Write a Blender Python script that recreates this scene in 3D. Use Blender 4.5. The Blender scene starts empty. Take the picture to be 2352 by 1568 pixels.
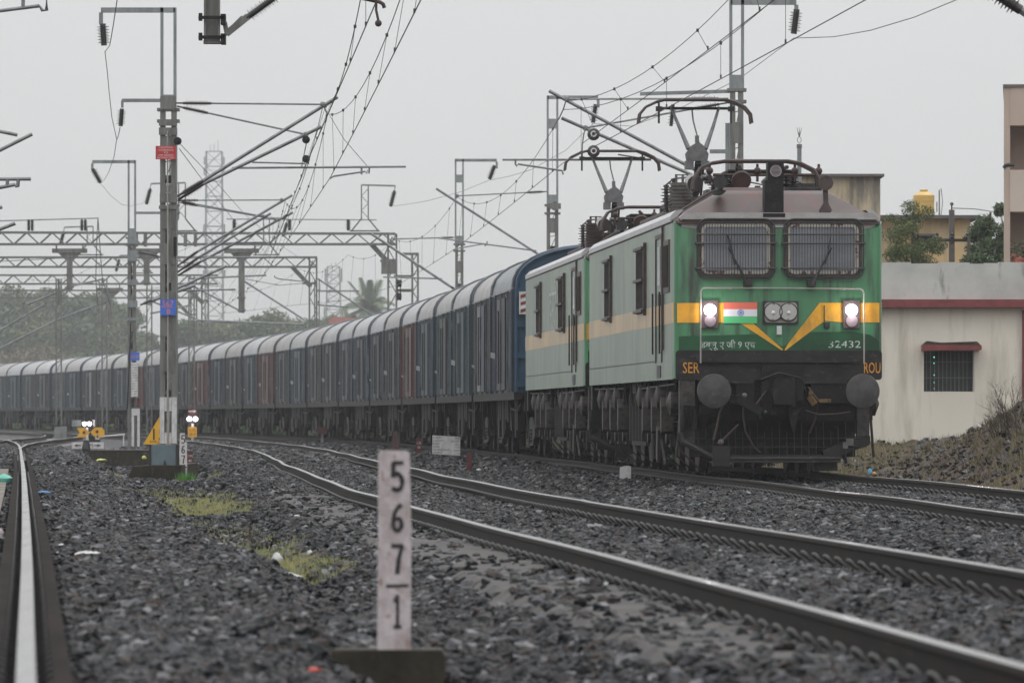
import bpy, math, random
import numpy as np
from mathutils import Vector, Matrix
R = math.radians
random.seed(7); RNG = np.random.default_rng(11)
SC = bpy.context.scene
COL = SC.collection
HC = 0.86            # camera height above rail top
FPX = 14500.0        # focal length in pixels of the 2352 px wide layout grid

# ---------------------------------------------------------------- camera
cam = bpy.data.cameras.new("camera"); camo = bpy.data.objects.new("camera", cam); COL.objects.link(camo)
camo.location = (0, 0, HC); camo.rotation_euler = (R(90), 0, 0)
cam.sensor_width = 36; cam.lens = FPX / 2352 * 36
cam.shift_y = (956 - 784) / 2352
cam.clip_start = 0.5; cam.clip_end = 4000
cam.dof.use_dof = True; cam.dof.focus_distance = 100; cam.dof.aperture_fstop = 8.0
SC.camera = camo

# ---------------------------------------------------------------- world: overcast
SUN_EL, SUN_AZ = R(62), R(215)
w = bpy.data.worlds.new("World"); SC.world = w; w.use_nodes = True
nt = w.node_tree; nt.nodes.clear()
out = nt.nodes.new("ShaderNodeOutputWorld")
add = nt.nodes.new("ShaderNodeAddShader")
bg1 = nt.nodes.new("ShaderNodeBackground"); bg2 = nt.nodes.new("ShaderNodeBackground")
sky = nt.nodes.new("ShaderNodeTexSky"); sky.sky_type = 'NISHITA'; sky.sun_disc = False
sky.sun_elevation = SUN_EL; sky.sun_rotation = SUN_AZ
hsv = nt.nodes.new("ShaderNodeHueSaturation"); hsv.inputs['Saturation'].default_value = 0.12
nt.links.new(sky.outputs[0], hsv.inputs['Color']); nt.links.new(hsv.outputs[0], bg1.inputs[0])
bg1.inputs[1].default_value = 0.05
tc = nt.nodes.new("ShaderNodeTexCoord"); sep = nt.nodes.new("ShaderNodeSeparateXYZ")
nt.links.new(tc.outputs['Generated'], sep.inputs[0])
mr = nt.nodes.new("ShaderNodeMapRange")      # overcast sky: zenith about three times the horizon
mr.inputs['From Min'].default_value = 0; mr.inputs['From Max'].default_value = 1
mr.inputs['To Min'].default_value = 0.34; mr.inputs['To Max'].default_value = 1.6
nt.links.new(sep.outputs['Z'], mr.inputs['Value'])
cn = nt.nodes.new("ShaderNodeTexNoise"); cn.inputs['Scale'].default_value = 9.0; cn.inputs['Detail'].default_value = 3
nt.links.new(tc.outputs['Generated'], cn.inputs['Vector'])
cm = nt.nodes.new("ShaderNodeMapRange"); cm.inputs['From Min'].default_value = .3; cm.inputs['From Max'].default_value = .7
cm.inputs['To Min'].default_value = .95; cm.inputs['To Max'].default_value = 1.05
nt.links.new(cn.outputs[0], cm.inputs['Value'])
mu = nt.nodes.new("ShaderNodeMath"); mu.operation = 'MULTIPLY'
nt.links.new(mr.outputs[0], mu.inputs[0]); nt.links.new(cm.outputs[0], mu.inputs[1])
bg2.inputs[0].default_value = (0.985, 0.99, 1.0, 1)
nt.links.new(mu.outputs[0], bg2.inputs[1])
nt.links.new(bg1.outputs[0], add.inputs[0]); nt.links.new(bg2.outputs[0], add.inputs[1])
nt.links.new(add.outputs[0], out.inputs[0])
sl = bpy.data.lights.new("sun", 'SUN'); sl.energy = 0.5; sl.angle = R(40); sl.color = (1, .97, .93)
so = bpy.data.objects.new("sun", sl); COL.objects.link(so)
so.rotation_euler = (R(90) - SUN_EL, 0, R(180) - SUN_AZ + R(180)); so.location = (0, 0, 30)
SC.view_settings.view_transform = 'Standard'; SC.view_settings.look = 'None'
SC.view_settings.exposure = 0.12; SC.view_settings.gamma = 1
SC.cycles.max_bounces = 6; SC.cycles.volume_bounces = 0

# ---------------------------------------------------------------- helpers
def P(x, y, d):
    """layout-grid pixel and distance -> world point"""
    s = FPX / d
    return Vector(((x - 1176) / s, d, HC + (956 - y) / s))

def spline(kn):
    x = np.array([k[0] for k in kn], float); y = np.array([k[1] for k in kn], float); n = len(x); h = np.diff(x)
    A = np.eye(n); r = np.zeros(n)
    for i in range(1, n - 1):
        A[i, i-1] = h[i-1]; A[i, i] = 2 * (h[i-1] + h[i]); A[i, i+1] = h[i]
        r[i] = 6 * ((y[i+1]-y[i])/h[i] - (y[i]-y[i-1])/h[i-1])
    M = np.linalg.solve(A, r)
    def f(t):
        t = np.asarray(t, float); i = np.clip(np.searchsorted(x, t) - 1, 0, n - 2)
        a = x[i+1] - t; b = t - x[i]; H = h[i]
        return M[i]*a**3/6/H + M[i+1]*b**3/6/H + (y[i]/H - M[i]*H/6)*a + (y[i+1]/H - M[i+1]*H/6)*b
    return f

def tag(o, label=None, cat=None, group=None, kind=None):
    if label: o['label'] = label
    if cat: o['category'] = cat
    if group: o['group'] = group
    if kind: o['kind'] = kind
    return o

def thing(name, label, cat, loc=(0, 0, 0), rz=0.0, group=None, kind=None):
    o = bpy.data.objects.new(name, None); COL.objects.link(o)
    o.empty_display_size = .2
    o.location = loc; o.rotation_euler = (0, 0, rz)
    return tag(o, label, cat, group, kind)

def children(o): return [c for c in bpy.data.objects if c.parent == o]
def copy_tree(o, parent=None):
    c = o.copy(); COL.objects.link(c); c.parent = parent
    for ch in children(o): copy_tree(ch, c)
    return c

class MB:
    def __init__(s): s.v = []; s.f = []
    def add(s, v, f):
        n = len(s.v); s.v += [tuple(p) for p in v]; s.f += [tuple(i + n for i in q) for q in f]; return s
    def box(s, x0, x1, y0, y1, z0, z1):
        v = [(x0,y0,z0),(x1,y0,z0),(x1,y1,z0),(x0,y1,z0),(x0,y0,z1),(x1,y0,z1),(x1,y1,z1),(x0,y1,z1)]
        return s.add(v, [(0,3,2,1),(4,5,6,7),(0,1,5,4),(1,2,6,5),(2,3,7,6),(3,0,4,7)])
    def bar(s, a, b, w, h=None, up=(0, 0, 1)):
        """rectangular bar from a to b"""
        a = Vector(a); b = Vector(b); h = h or w; d = (b - a)
        if d.length < 1e-6: return s
        d.normalize(); u = Vector(up)
        if abs(d.dot(u)) > .98: u = Vector((0, 1, 0))
        x = d.cross(u).normalized() * w / 2; y = x.cross(d).normalized() * h / 2
        v = [a-x-y, a+x-y, a+x+y, a-x+y, b-x-y, b+x-y, b+x+y, b-x+y]
        return s.add(v, [(0,3,2,1),(4,5,6,7),(0,1,5,4),(1,2,6,5),(2,3,7,6),(3,0,4,7)])
    def tube(s, pts, r, n=6, cap=True, closed=False):
        pts = [Vector(p) for p in pts]; m = len(pts)
        rr = r if isinstance(r, (list, tuple)) else [r] * m
        base = len(s.v); ref = None
        for i, p in enumerate(pts):
            if closed: d = pts[(i+1) % m] - pts[i-1]
            else: d = pts[min(i+1, m-1)] - pts[max(i-1, 0)]
            if d.length < 1e-9: d = Vector((0, 0, 1))
            d.normalize()
            if ref is None:
                ref = Vector((0, 0, 1)) if abs(d.z) < .9 else Vector((0, 1, 0))
            x = d.cross(ref)
            if x.length < 1e-4: x = d.cross(Vector((1, 0, 0)))
            x.normalize(); y = x.cross(d)
            for k in range(n):
                a = 2 * math.pi * k / n
                s.v.append(tuple(p + x * (rr[i] * math.cos(a)) + y * (rr[i] * math.sin(a))))
        for i in range(m if closed else m - 1):
            j = (i + 1) % m
            for k in range(n):
                k2 = (k + 1) % n
                s.f.append((base+i*n+k, base+i*n+k2, base+j*n+k2, base+j*n+k))
        if cap and not closed:
            s.f.append(tuple(base + k for k in range(n))[::-1]); s.f.append(tuple(base + (m-1)*n + k for k in range(n)))
        return s
    def cyl(s, a, b, r, n=12, r2=None): return s.tube([a, b], [r, r if r2 is None else r2], n)
    def lathe(s, o, axis, prof, n=12):
        """prof: (distance along axis, radius)"""
        o = Vector(o); a = Vector(axis).normalized()
        return s.tube([o + a * t for t, _ in prof], [max(q, .0005) for _, q in prof], n)
    def prism(s, poly, y0, y1):
        """poly in x,z; extruded along y"""
        n = len(poly)
        v = [(x, y0, z) for x, z in poly] + [(x, y1, z) for x, z in poly]
        f = [tuple(range(n)), tuple(range(2*n-1, n-1, -1))] + [(i, i+n, (i+1) % n + n, (i+1) % n) for i in range(n)]
        return s.add(v, f)
    def prismx(s, poly, x0, x1):
        n = len(poly)
        v = [(x0, y, z) for y, z in poly] + [(x1, y, z) for y, z in poly]
        f = [tuple(range(n))[::-1], tuple(range(n, 2*n))] + [(i, (i+1) % n, (i+1) % n + n, i+n) for i in range(n)]
        return s.add(v, f)
    def sph(s, c, r, n=8, m=6, sz=1.0):
        c = Vector(c)
        return s.tube([c + Vector((0, 0, -r*sz*math.cos(math.pi*i/m))) for i in range(m+1)],
                      [max(r*math.sin(math.pi*i/m), .0005) for i in range(m+1)], n)
    def insulator(s, a, b, r, sheds=9, core=.35):
        a = Vector(a); b = Vector(b); L = (b-a).length; prof = [(0, r*.5), (L*.08, r*.5), (L*.08+.001, r*core)]
        for i in range(sheds):
            t0 = L * (.1 + .8 * i / sheds); t1 = L * (.1 + .8 * (i + 1) / sheds); k = 1.0 if i % 2 == 0 else .8
            prof += [(t0 + (t1-t0)*.2, r*core), (t0 + (t1-t0)*.45, r*k), (t0 + (t1-t0)*.6, r*k), (t0 + (t1-t0)*.8, r*core)]
        prof += [(L*.92, r*core), (L*.92+.001, r*.5), (L, r*.5)]
        return s.lathe(a, b-a, prof, 10)
    def build(s, name, m, parent=None, smooth=False):
        me = bpy.data.meshes.new(name); me.from_pydata(s.v, [], s.f); me.validate(); me.update()
        if m: me.materials.append(m)
        if smooth:
            me.polygons.foreach_set('use_smooth', [True]*len(me.polygons))
            me.set_sharp_from_angle(angle=R(40))
        o = bpy.data.objects.new(name, me); COL.objects.link(o)
        if parent: o.parent = parent
        return o

def mat(name, c1, c2=None, rough=.6, metal=0.0, sc=(4, 4, 4), lo=.42, hi=.62, det=6, bump=0.0, coat=0.0, c3=None, lo3=.55, hi3=.7, sc3=None,
        rvar=0.0, spec=.5, bsc=None, coatr=.15, rnd=False):
    m = bpy.data.materials.new(name); m.use_nodes = True; n = m.node_tree; b = n.nodes['Principled BSDF']
    b.inputs['Base Color'].default_value = (*c1, 1); b.inputs['Roughness'].default_value = rough
    b.inputs['Metallic'].default_value = metal; b.inputs['Specular IOR Level'].default_value = spec
    b.inputs['Coat Weight'].default_value = coat; b.inputs['Coat Roughness'].default_value = coatr
    t = n.nodes.new('ShaderNodeTexCoord')
    def noise(scale, d=det):
        mp = n.nodes.new('ShaderNodeMapping'); mp.inputs['Scale'].default_value = scale
        if rnd:
            oi = n.nodes.new('ShaderNodeObjectInfo'); k = n.nodes.new('ShaderNodeMath'); k.operation = 'MULTIPLY'; k.inputs[1].default_value = 91
            va = n.nodes.new('ShaderNodeVectorMath'); n.links.new(oi.outputs['Random'], k.inputs[0]); n.links.new(k.outputs[0], va.inputs[1])
            n.links.new(t.outputs['Object'], va.inputs[0]); n.links.new(va.outputs[0], mp.inputs['Vector'])
        else: n.links.new(t.outputs['Object'], mp.inputs['Vector'])
        q = n.nodes.new('ShaderNodeTexNoise'); q.inputs['Scale'].default_value = 1; q.inputs['Detail'].default_value = d
        q.inputs['Roughness'].default_value = .62
        n.links.new(mp.outputs[0], q.inputs['Vector']); return q
    if c2:
        q = noise(sc); r = n.nodes.new('ShaderNodeMapRange'); r.inputs['From Min'].default_value = lo; r.inputs['From Max'].default_value = hi
        n.links.new(q.outputs[0], r.inputs['Value'])
        mx = n.nodes.new('ShaderNodeMix'); mx.data_type = 'RGBA'
        mx.inputs[6].default_value = (*c1, 1); mx.inputs[7].default_value = (*c2, 1)
        n.links.new(r.outputs[0], mx.inputs[0]); last = mx.outputs[2]
        if c3:
            q3 = noise(sc3 or tuple(k*2.7 for k in sc)); r3 = n.nodes.new('ShaderNodeMapRange')
            r3.inputs['From Min'].default_value = lo3; r3.inputs['From Max'].default_value = hi3
            n.links.new(q3.outputs[0], r3.inputs['Value'])
            m3 = n.nodes.new('ShaderNodeMix'); m3.data_type = 'RGBA'; m3.inputs[7].default_value = (*c3, 1)
            n.links.new(r3.outputs[0], m3.inputs[0]); n.links.new(last, m3.inputs[6]); last = m3.outputs[2]
        n.links.new(last, b.inputs['Base Color'])
        if rvar:
            rr = n.nodes.new('ShaderNodeMapRange'); rr.inputs['To Min'].default_value = max(rough-rvar, .05); rr.inputs['To Max'].default_value = min(rough+rvar, 1)
            n.links.new(r.outputs[0], rr.inputs['Value']); n.links.new(rr.outputs[0], b.inputs['Roughness'])
    if bump:
        q2 = noise(bsc or (30, 30, 30)); bp = n.nodes.new('ShaderNodeBump'); bp.inputs['Strength'].default_value = bump
        bp.inputs['Distance'].default_value = .02
        n.links.new(q2.outputs[0], bp.inputs['Height']); n.links.new(bp.outputs[0], b.inputs['Normal'])
    return m

def emis(name, col, st):
    m = bpy.data.materials.new(name); m.use_nodes = True; b = m.node_tree.nodes['Principled BSDF']
    b.inputs['Base Color'].default_value = (*col, 1); b.inputs['Emission Color'].default_value = (*col, 1)
    b.inputs['Emission Strength'].default_value = st; return m

def face_text(name, body, cx, cz, w_, h_, y, m, parent, depth=.004, shear=0, wob=0):
    """lettering painted on a face looking towards -y; centred at cx,cz and fitted to w_ by h_"""
    cu = bpy.data.curves.new(name, 'FONT'); cu.body = body; cu.resolution_u = 2; cu.align_x = 'CENTER'
    cu.space_line = 1.0
    to = bpy.data.objects.new(name, cu); COL.objects.link(to)
    dg = bpy.context.evaluated_depsgraph_get(); dg.update()
    me = bpy.data.meshes.new_from_object(to.evaluated_get(dg)); bpy.data.objects.remove(to); bpy.data.curves.remove(cu)
    if len(me.vertices) == 0: return None
    co = np.empty(len(me.vertices)*3); me.vertices.foreach_get('co', co); co = co.reshape(-1, 3)
    lo = co.min(0); hi = co.max(0); k = np.maximum(hi - lo, 1e-6)
    x = (co[:, 0]-lo[0])/k[0]*w_ - w_/2; z = (co[:, 1]-lo[1])/k[1]*h_ - h_/2
    x = x + z*shear
    n = len(co)
    V = np.zeros((n, 3)); V[:, 0] = cx + x; V[:, 1] = y; V[:, 2] = cz + z
    fs = [tuple(p.vertices) for p in me.polygons]
    bpy.data.meshes.remove(me)
    mb = MB(); mb.add(V.tolist(), fs)
    return mb.build(name, m, parent)

def stroke_text(name, chars, cx, cz, w_, h_, y, m, parent, th=.012, gap=1.45):
    """brush-painted stencil digits as thin strokes, one under the other"""
    G = {'5': [[(.92,1),(.14,1),(.12,.52),(.12,.5)],[(.10,.54),(.3,.62),(.62,.62),(.88,.44),(.9,.2),(.7,.03),(.4,0),(.08,.08)]],
         '6': [[(.8,.98),(.35,.85),(.1,.45),(.15,.12),(.5,0),(.85,.12),(.88,.4),(.55,.55),(.2,.42)]],
         '7': [[(.05,1),(.9,1),(.62,.5),(.5,0)]], '1': [[(.25,.8),(.52,1),(.52,0)],[(.2,0),(.84,0)]],
         '2': [[(.1,.8),(.3,.97),(.7,.95),(.85,.7),(.5,.35),(.08,.02),(.92,.02)]], '-': [[(-.55,.5),(1.5,.55)]]}
    z = cz
    for c in chars:
        mb = MB(); hh = h_*(.35 if c == '-' else 1)
        for st in G[c]:
            pts = [Vector((cx + (a-.5)*w_, y, z - hh + b*hh)) for a, b in st]
            # smooth
            q = []
            cv = c not in '17-' and len(st) > 4
            for i in range(len(pts)-1):
                q += [pts[i].lerp(pts[i+1], t) for t in ((0, .5) if cv else (0,))]
            q.append(pts[-1])
            if cv:
                for _ in range(2):
                    q = [q[0]] + [(q[i-1]+q[i]*2+q[i+1])/4 for i in range(1, len(q)-1)] + [q[-1]]
            for a, b in zip(q, q[1:]):
                d = (b-a); L = d.length; d.normalize(); nx = Vector((-d.z, 0, d.x))*th*random.uniform(.8, 1.05)
                e = d*th*.3
                mb.add([a-nx-e, a+nx-e, b+nx+e, b-nx+e], [(0, 1, 2, 3)])
        z -= hh*gap if c != '-' else hh*1.35
        # keep overlapping stroke quads on slightly different planes
        for k, i in enumerate(range(0, len(mb.v), 4)):
            for j in range(4):
                v = mb.v[i+j]; mb.v[i+j] = (v[0], v[1]-.0004*(k % 7), v[2])
        mb.build(name, m, parent)
# ---------------------------------------------------------------- materials
def ballast_mat(name, a, b, instance):
    m = bpy.data.materials.new(name); m.use_nodes = True; n = m.node_tree; bs = n.nodes['Principled BSDF']
    cr = n.nodes.new('ShaderNodeValToRGB'); e = cr.color_ramp.elements
    e[0].position = 0; e[0].color = (*a, 1); e[1].position = 1; e[1].color = (*b, 1)
    for p, c in ((.3, (.013, .014, .0155)), (.48, (.030, .029, .030)), (.6, (.018, .023, .024)), (.72, (.042, .031, .026)), (.82, (.028, .029, .033)), (.93, (.075, .077, .083))):
        k = e.new(p); k.color = (*c, 1)
    if instance:
        oi = n.nodes.new('ShaderNodeObjectInfo'); n.links.new(oi.outputs['Random'], cr.inputs[0])
        n.links.new(cr.outputs[0], bs.inputs['Base Color'])
    else:
        t = n.nodes.new('ShaderNodeTexCoord'); v = n.nodes.new('ShaderNodeTexVoronoi'); v.inputs['Scale'].default_value = 14
        n.links.new(t.outputs['Object'], v.inputs['Vector'])
        s = n.nodes.new('ShaderNodeSeparateColor'); n.links.new(v.outputs['Color'], s.inputs[0])
        n.links.new(s.outputs[0], cr.inputs[0])
        mm = n.nodes.new('ShaderNodeMix'); mm.data_type = 'RGBA'; mm.blend_type = 'MULTIPLY'; mm.inputs[0].default_value = 1
        mm.inputs[7].default_value = (.5, .5, .5, 1)
        n.links.new(cr.outputs[0], mm.inputs[6]); n.links.new(mm.outputs[2], bs.inputs['Base Color'])
        bp = n.nodes.new('ShaderNodeBump'); bp.inputs['Strength'].default_value = .9; bp.inputs['Distance'].default_value = .04
        n.links.new(v.outputs['Distance'], bp.inputs['Height']); n.links.new(bp.outputs[0], bs.inputs['Normal'])
    bs.inputs['Roughness'].default_value = .45; bs.inputs['Specular IOR Level'].default_value = .12
    return m

M_ = {}
M_['stone'] = ballast_mat('ballast_stone', (.008, .009, .01), (.20, .20, .21), True)
M_['earth'] = ballast_mat('ballast_bed', (.03, .03, .032), (.14, .14, .14), False)
M_['railtop'] = mat('polished_rail_head', (.25, .245, .235), (.19, .175, .16), rough=.22, metal=.8, sc=(3, .12, 3), rvar=.04)
M_['railside'] = mat('rusty_rail_web', (.018, .013, .010), (.011, .009, .008), rough=.6, spec=.12, sc=(3, .6, 6), c3=(.065, .035, .02), lo3=.62, hi3=.74, bump=.2)
M_['guard'] = mat('dull_guard_rail', (.022, .018, .016), (.013, .011, .010), rough=.9, spec=.05, sc=(3, .6, 6))
M_['clip'] = mat('oily_steel_clip', (.045, .042, .04), (.022, .02, .018), rough=.42, metal=.3, sc=(20, 20, 20))
M_['concrete'] = mat('weathered_sleeper_concrete', (.26, .25, .24), (.16, .15, .145), rough=.6, sc=(4, 2, 4), bump=.3, c3=(.10, .085, .075), lo3=.55, hi3=.7)
M_['moss'] = mat('mossy_block_concrete', (.055, .047, .036), (.03, .027, .02), rough=.75, spec=.15, sc=(3, 3, 2), bump=.4, c3=(.13, .10, .065), lo3=.58, hi3=.7)
M_['galv'] = mat('galvanised_steel', (.28, .30, .30), (.19, .205, .205), rough=.45, metal=.35, sc=(6, 6, 1.5), bump=.05, c3=(.12, .09, .07), lo3=.66, hi3=.76)
M_['galvd'] = mat('aged_mast_steel', (.20, .205, .19), (.13, .13, .118), rough=.6, metal=.2, sc=(8, 8, 1.2), bump=.1, c3=(.10, .06, .045), lo3=.62, hi3=.75)
M_['tube'] = mat('galvanised_tube', (.24, .25, .255), (.16, .165, .17), rough=.4, metal=.5, sc=(5, 5, 5))
M_['wire'] = mat('overhead_wire_copper', (.055, .055, .055), (.08, .075, .07), rough=.5, metal=.3)
M_['insul'] = mat('dark_porcelain', (.035, .03, .032), (.055, .04, .04), rough=.2, spec=.6)
M_['whitep'] = mat('white_paint_worn', (.66, .65, .65), (.50, .48, .47), rough=.55, sc=(9, 9, 5), c3=(.30, .24, .2), lo3=.66, hi3=.74)
M_['postp'] = mat('pinkish_white_post_paint', (.56, .50, .51), (.42, .36, .36), rough=.6, sc=(14, 14, 9), lo=.42, hi=.6, c3=(.26, .15, .12), sc3=(22, 22, 12), lo3=.57, hi3=.68, bump=.35)
M_['black'] = mat('black_paint', (.012, .012, .013), (.03, .028, .026), rough=.5, sc=(8, 8, 8))
M_['redp'] = mat('dark_red_paint', (.11, .022, .022), (.06, .016, .016), rough=.5, sc=(9, 9, 5))
M_['sred'] = mat('caution_sign_red', (.55, .03, .035), (.44, .03, .03), rough=.4, sc=(5, 5, 5))
M_['sblue'] = mat('number_plate_blue', (.05, .16, .60), (.06, .13, .45), rough=.4, sc=(6, 6, 6))
M_['sor'] = mat('number_plate_orange', (.70, .22, .12), rough=.5)
M_['yel'] = mat('signal_yellow', (.78, .42, .025), (.68, .34, .03), rough=.45, sc=(4, 4, 4))
M_['boxb'] = mat('blue_grey_cabinet', (.13, .18, .20), (.10, .14, .16), rough=.5, sc=(3, 3, 3))
M_['cab'] = mat('grey_cabinet_paint', (.22, .235, .23), (.16, .17, .165), rough=.5, sc=(3, 3, 3))
# locomotive and wagons
M_['green'] = mat('locomotive_green_paint', (.052, .205, .088), (.042, .15, .066), rough=.5, spec=.2, coat=.66, coatr=.24, sc=(2.2, 1.2, 1.0), lo=.45, hi=.72,
                  c3=(.022, .028, .02), sc3=(4.5, 3.0, .6), lo3=.47, hi3=.68)
M_['green2'] = mat('dark_green_lower_paint', (.014, .085, .032), (.012, .05, .022), spec=.2, rough=.42, coat=.5, coatr=.28, sc=(2, 1, 1.5))
M_['lyel'] = mat('locomotive_yellow_stripe', (.74, .38, .025), (.66, .32, .025), rough=.5, spec=.2, coat=.66, coatr=.24, sc=(2, 1, 4), c3=(.30, .19, .05), sc3=(3, 3, 1.2), lo3=.55, hi3=.75)
M_['roofm'] = mat('dusty_brown_roof', (.092, .066, .062), (.062, .046, .044), rough=.5, sc=(1.6, .8, 2), c3=(.125, .05, .046), lo3=.52, hi3=.7, spec=.35)
M_['band'] = mat('pale_visor_band', (.42, .40, .39), (.32, .30, .29), rough=.45, sc=(2, 2, 3), c3=(.15, .12, .11), lo3=.6, hi3=.76)
M_['lwhite'] = mat('white_panel_paint', (.62, .64, .62), (.5, .52, .5), rough=.4, sc=(4, 4, 4))
M_['beam'] = mat('buffer_beam_black', (.025, .023, .023), (.014, .013, .013), spec=.3, rough=.5, sc=(3, 3, 6), c3=(.085, .075, .07), lo3=.58, hi3=.74)
M_['grime'] = mat('oily_underframe', (.014, .012, .011), (.008, .0075, .0075), rough=.6, spec=.3, sc=(4, 4, 4), c3=(.042, .033, .027), lo3=.58, hi3=.72, bump=.3)
M_['dust'] = mat('dusty_bogie_steel', (.055, .046, .038), (.026, .022, .02), rough=.6, sc=(5, 5, 5), c3=(.02, .018, .017), lo3=.5, hi3=.62)
M_['louvre'] = mat('dark_brown_louvre', (.035, .025, .022), (.02, .016, .015), rough=.9, sc=(5, 5, 9), spec=.1)
M_['rimsheen'] = mat('roof_edge_sky_sheen', (.42, .42, .43), (.34, .34, .34), rough=.35, sc=(2, 2, 2), coat=.6)  # wet sky reflection along the roof rim, put into a pale colour
M_['rust'] = mat('rust_brown', (.06, .032, .027), (.03, .02, .018), rough=.6, sc=(8, 8, 8))
M_['buffer'] = mat('buffer_plate_steel', (.075, .072, .07), (.05, .047, .046), rough=.42, metal=.3, sc=(5, 5, 5), c3=(.15, .12, .11), lo3=.6, hi3=.75)
M_['glass'] = mat('windscreen_glass', (.20, .215, .24), (.26, .275, .30), rough=.12, sc=(1.5, 1, 2.5), spec=.9)
M_['wire_g'] = mat('window_grille_wire', (.04, .038, .04), rough=.5)
M_['seal'] = mat('window_rim_cream', (.55, .52, .45), (.13, .07, .06), rough=.5, sc=(9, 9, 7), lo=.54, hi=.6)
M_['brown'] = mat('brown_window_frame', (.075, .05, .045), (.04, .03, .03), rough=.5, sc=(10, 10, 10))
M_['lens_on'] = emis('lit_lamp', (1.0, .93, .96), 40.0)
M_['lens_off'] = mat('unlit_lamp_glass', (.30, .25, .26), (.2, .17, .18), rough=.15, spec=.8)
M_['chrome'] = mat('lamp_reflector', (.5, .49, .47), rough=.25, metal=.7)
M_['lampplate'] = mat('lamp_plate_grey', (.34, .32, .29), (.25, .235, .21), rough=.45)
M_['saff'] = mat('flag_saffron', (.75, .17, .11), rough=.5); M_['flagw'] = mat('flag_white', (.72, .72, .75), rough=.5)
M_['flagg'] = mat('flag_green', (.09, .50, .19), rough=.5); M_['navy'] = mat('flag_wheel_blue', (.08, .22, .55), rough=.5)
M_['ltext'] = mat('faded_white_lettering', (.50, .56, .51), (.03, .11, .05), rough=.5, sc=(9, 9, 9), lo=.5, hi=.6)
M_['otext'] = mat('orange_lettering', (.72, .33, .03), (.5, .2, .02), rough=.5, sc=(14, 14, 14))
M_['dblue'] = mat('wagon_end_blue', (.022, .062, .115), (.016, .04, .075), rough=.5, sc=(1.5, 1.5, .8), c3=(.02, .03, .045), lo3=.58, hi3=.75)
def wagon_mat(name, c, d):
    return mat(name, c, d, rough=.5, sc=(1.2, 3.4, .22), lo=.45, hi=.62, c3=(.20, .21, .205), sc3=(1.5, 4.2, .28), lo3=.60, hi3=.67, coat=.12, coatr=.4, spec=.3, bump=.3, bsc=(6, 14, 2), rnd=True)
M_['wblue'] = wagon_mat('faded_blue_wagon_side', (.034, .053, .078), (.018, .026, .036))
M_['wteal'] = wagon_mat('faded_teal_wagon_side', (.026, .062, .076), (.015, .030, .036))
M_['wgrey'] = wagon_mat('grimy_grey_wagon_side', (.046, .054, .055), (.024, .028, .029))
M_['wred'] = wagon_mat('faded_red_wagon_side', (.115, .042, .034), (.06, .027, .024))
def roof_mat(name, a, b, c): return mat(name, a, b, rough=.42, sc=(.9, .6, 1.0), c3=c, sc3=(1.3, 5.5, 1.0), lo3=.47, hi3=.64, coat=.3, coatr=.25, rnd=True)
M_['wroof'] = roof_mat('wet_metal_wagon_roof', (.31, .31, .315), (.22, .22, .22), (.13, .125, .12)); M_['wroof2'] = roof_mat('dusty_wagon_roof', (.27, .26, .25), (.18, .175, .165), (.12, .10, .09)); M_['wroof3'] = roof_mat('pale_wagon_roof', (.36, .36, .37), (.27, .27, .28), (.16, .16, .16))
M_['wpost'] = mat('pale_wagon_post', (.15, .155, .15), (.05, .055, .058), rough=.55, sc=(4, 4, 1.2), lo=.4, hi=.6, rnd=True)
M_['wpale'] = wagon_mat('bleached_wagon_door', (.15, .16, .16), (.085, .095, .10))
M_['wdark'] = wagon_mat('sooty_wagon_door', (.022, .026, .032), (.014, .016, .018))
M_['wroofd'] = mat('dark_ribbed_wagon_roof', (.085, .10, .115), (.05, .06, .07), rough=.4, sc=(1, 1, 1), coat=.3, coatr=.25)
M_['wtag'] = mat('paper_label_white', (.7, .7, .68), rough=.6)
# buildings
M_['cream'] = mat('cream_wall_plaster', (.80, .745, .64), (.75, .695, .60), rough=.8, sc=(.5, .5, .35), bump=.1, c3=(.46, .42, .35), sc3=(2.2, 2.2, .35), lo3=.5, hi3=.78)
M_['parapet'] = mat('stained_grey_parapet', (.54, .54, .51), (.42, .42, .40), rough=.8, sc=(.7, .7, .8), c3=(.20, .20, .19), sc3=(4, 4, .9), lo3=.6, hi3=.74, bump=.2)
M_['bred'] = mat('dark_red_band_paint', (.22, .045, .045), (.16, .035, .035), rough=.6, sc=(3, 3, 3))
M_['ywall'] = mat('yellow_house_wall', (.70, .50, .25), (.56, .44, .28), rough=.8, sc=(.5, .5, .4), c3=(.32, .28, .23), sc3=(1.5, 1.5, .35), lo3=.47, hi3=.66)
M_['ywalls'] = mat('stained_yellow_stair_block', (.58, .47, .28), (.46, .41, .33), rough=.8, sc=(.4, .4, .5), c3=(.20, .175, .15), sc3=(2.2, 2.2, .4), lo3=.48, hi3=.62)
M_['slab'] = mat('dark_roof_slab', (.14, .13, .12), (.09, .085, .08), rough=.8, sc=(2, 2, 2))
M_['pink'] = mat('pink_apartment_plaster', (.50, .39, .32), (.44, .345, .285), rough=.8, sc=(.6, .6, .5), c3=(.33, .26, .22), lo3=.66, hi3=.82)
M_['pinkl'] = mat('pale_pink_balcony_wall', (.56, .47, .40), (.5, .42, .36), rough=.8, sc=(.6, .6, .5))
M_['tank'] = mat('yellow_plastic_tank', (.60, .40, .12), (.50, .32, .09), rough=.4, sc=(2, 2, 2))
M_['dark'] = mat('dark_room_interior', (.02, .022, .026), (.03, .032, .036), rough=.5)
M_['redroof'] = mat('orange_tile_roof', (.42, .13, .09), (.33, .11, .08), rough=.7)
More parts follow.
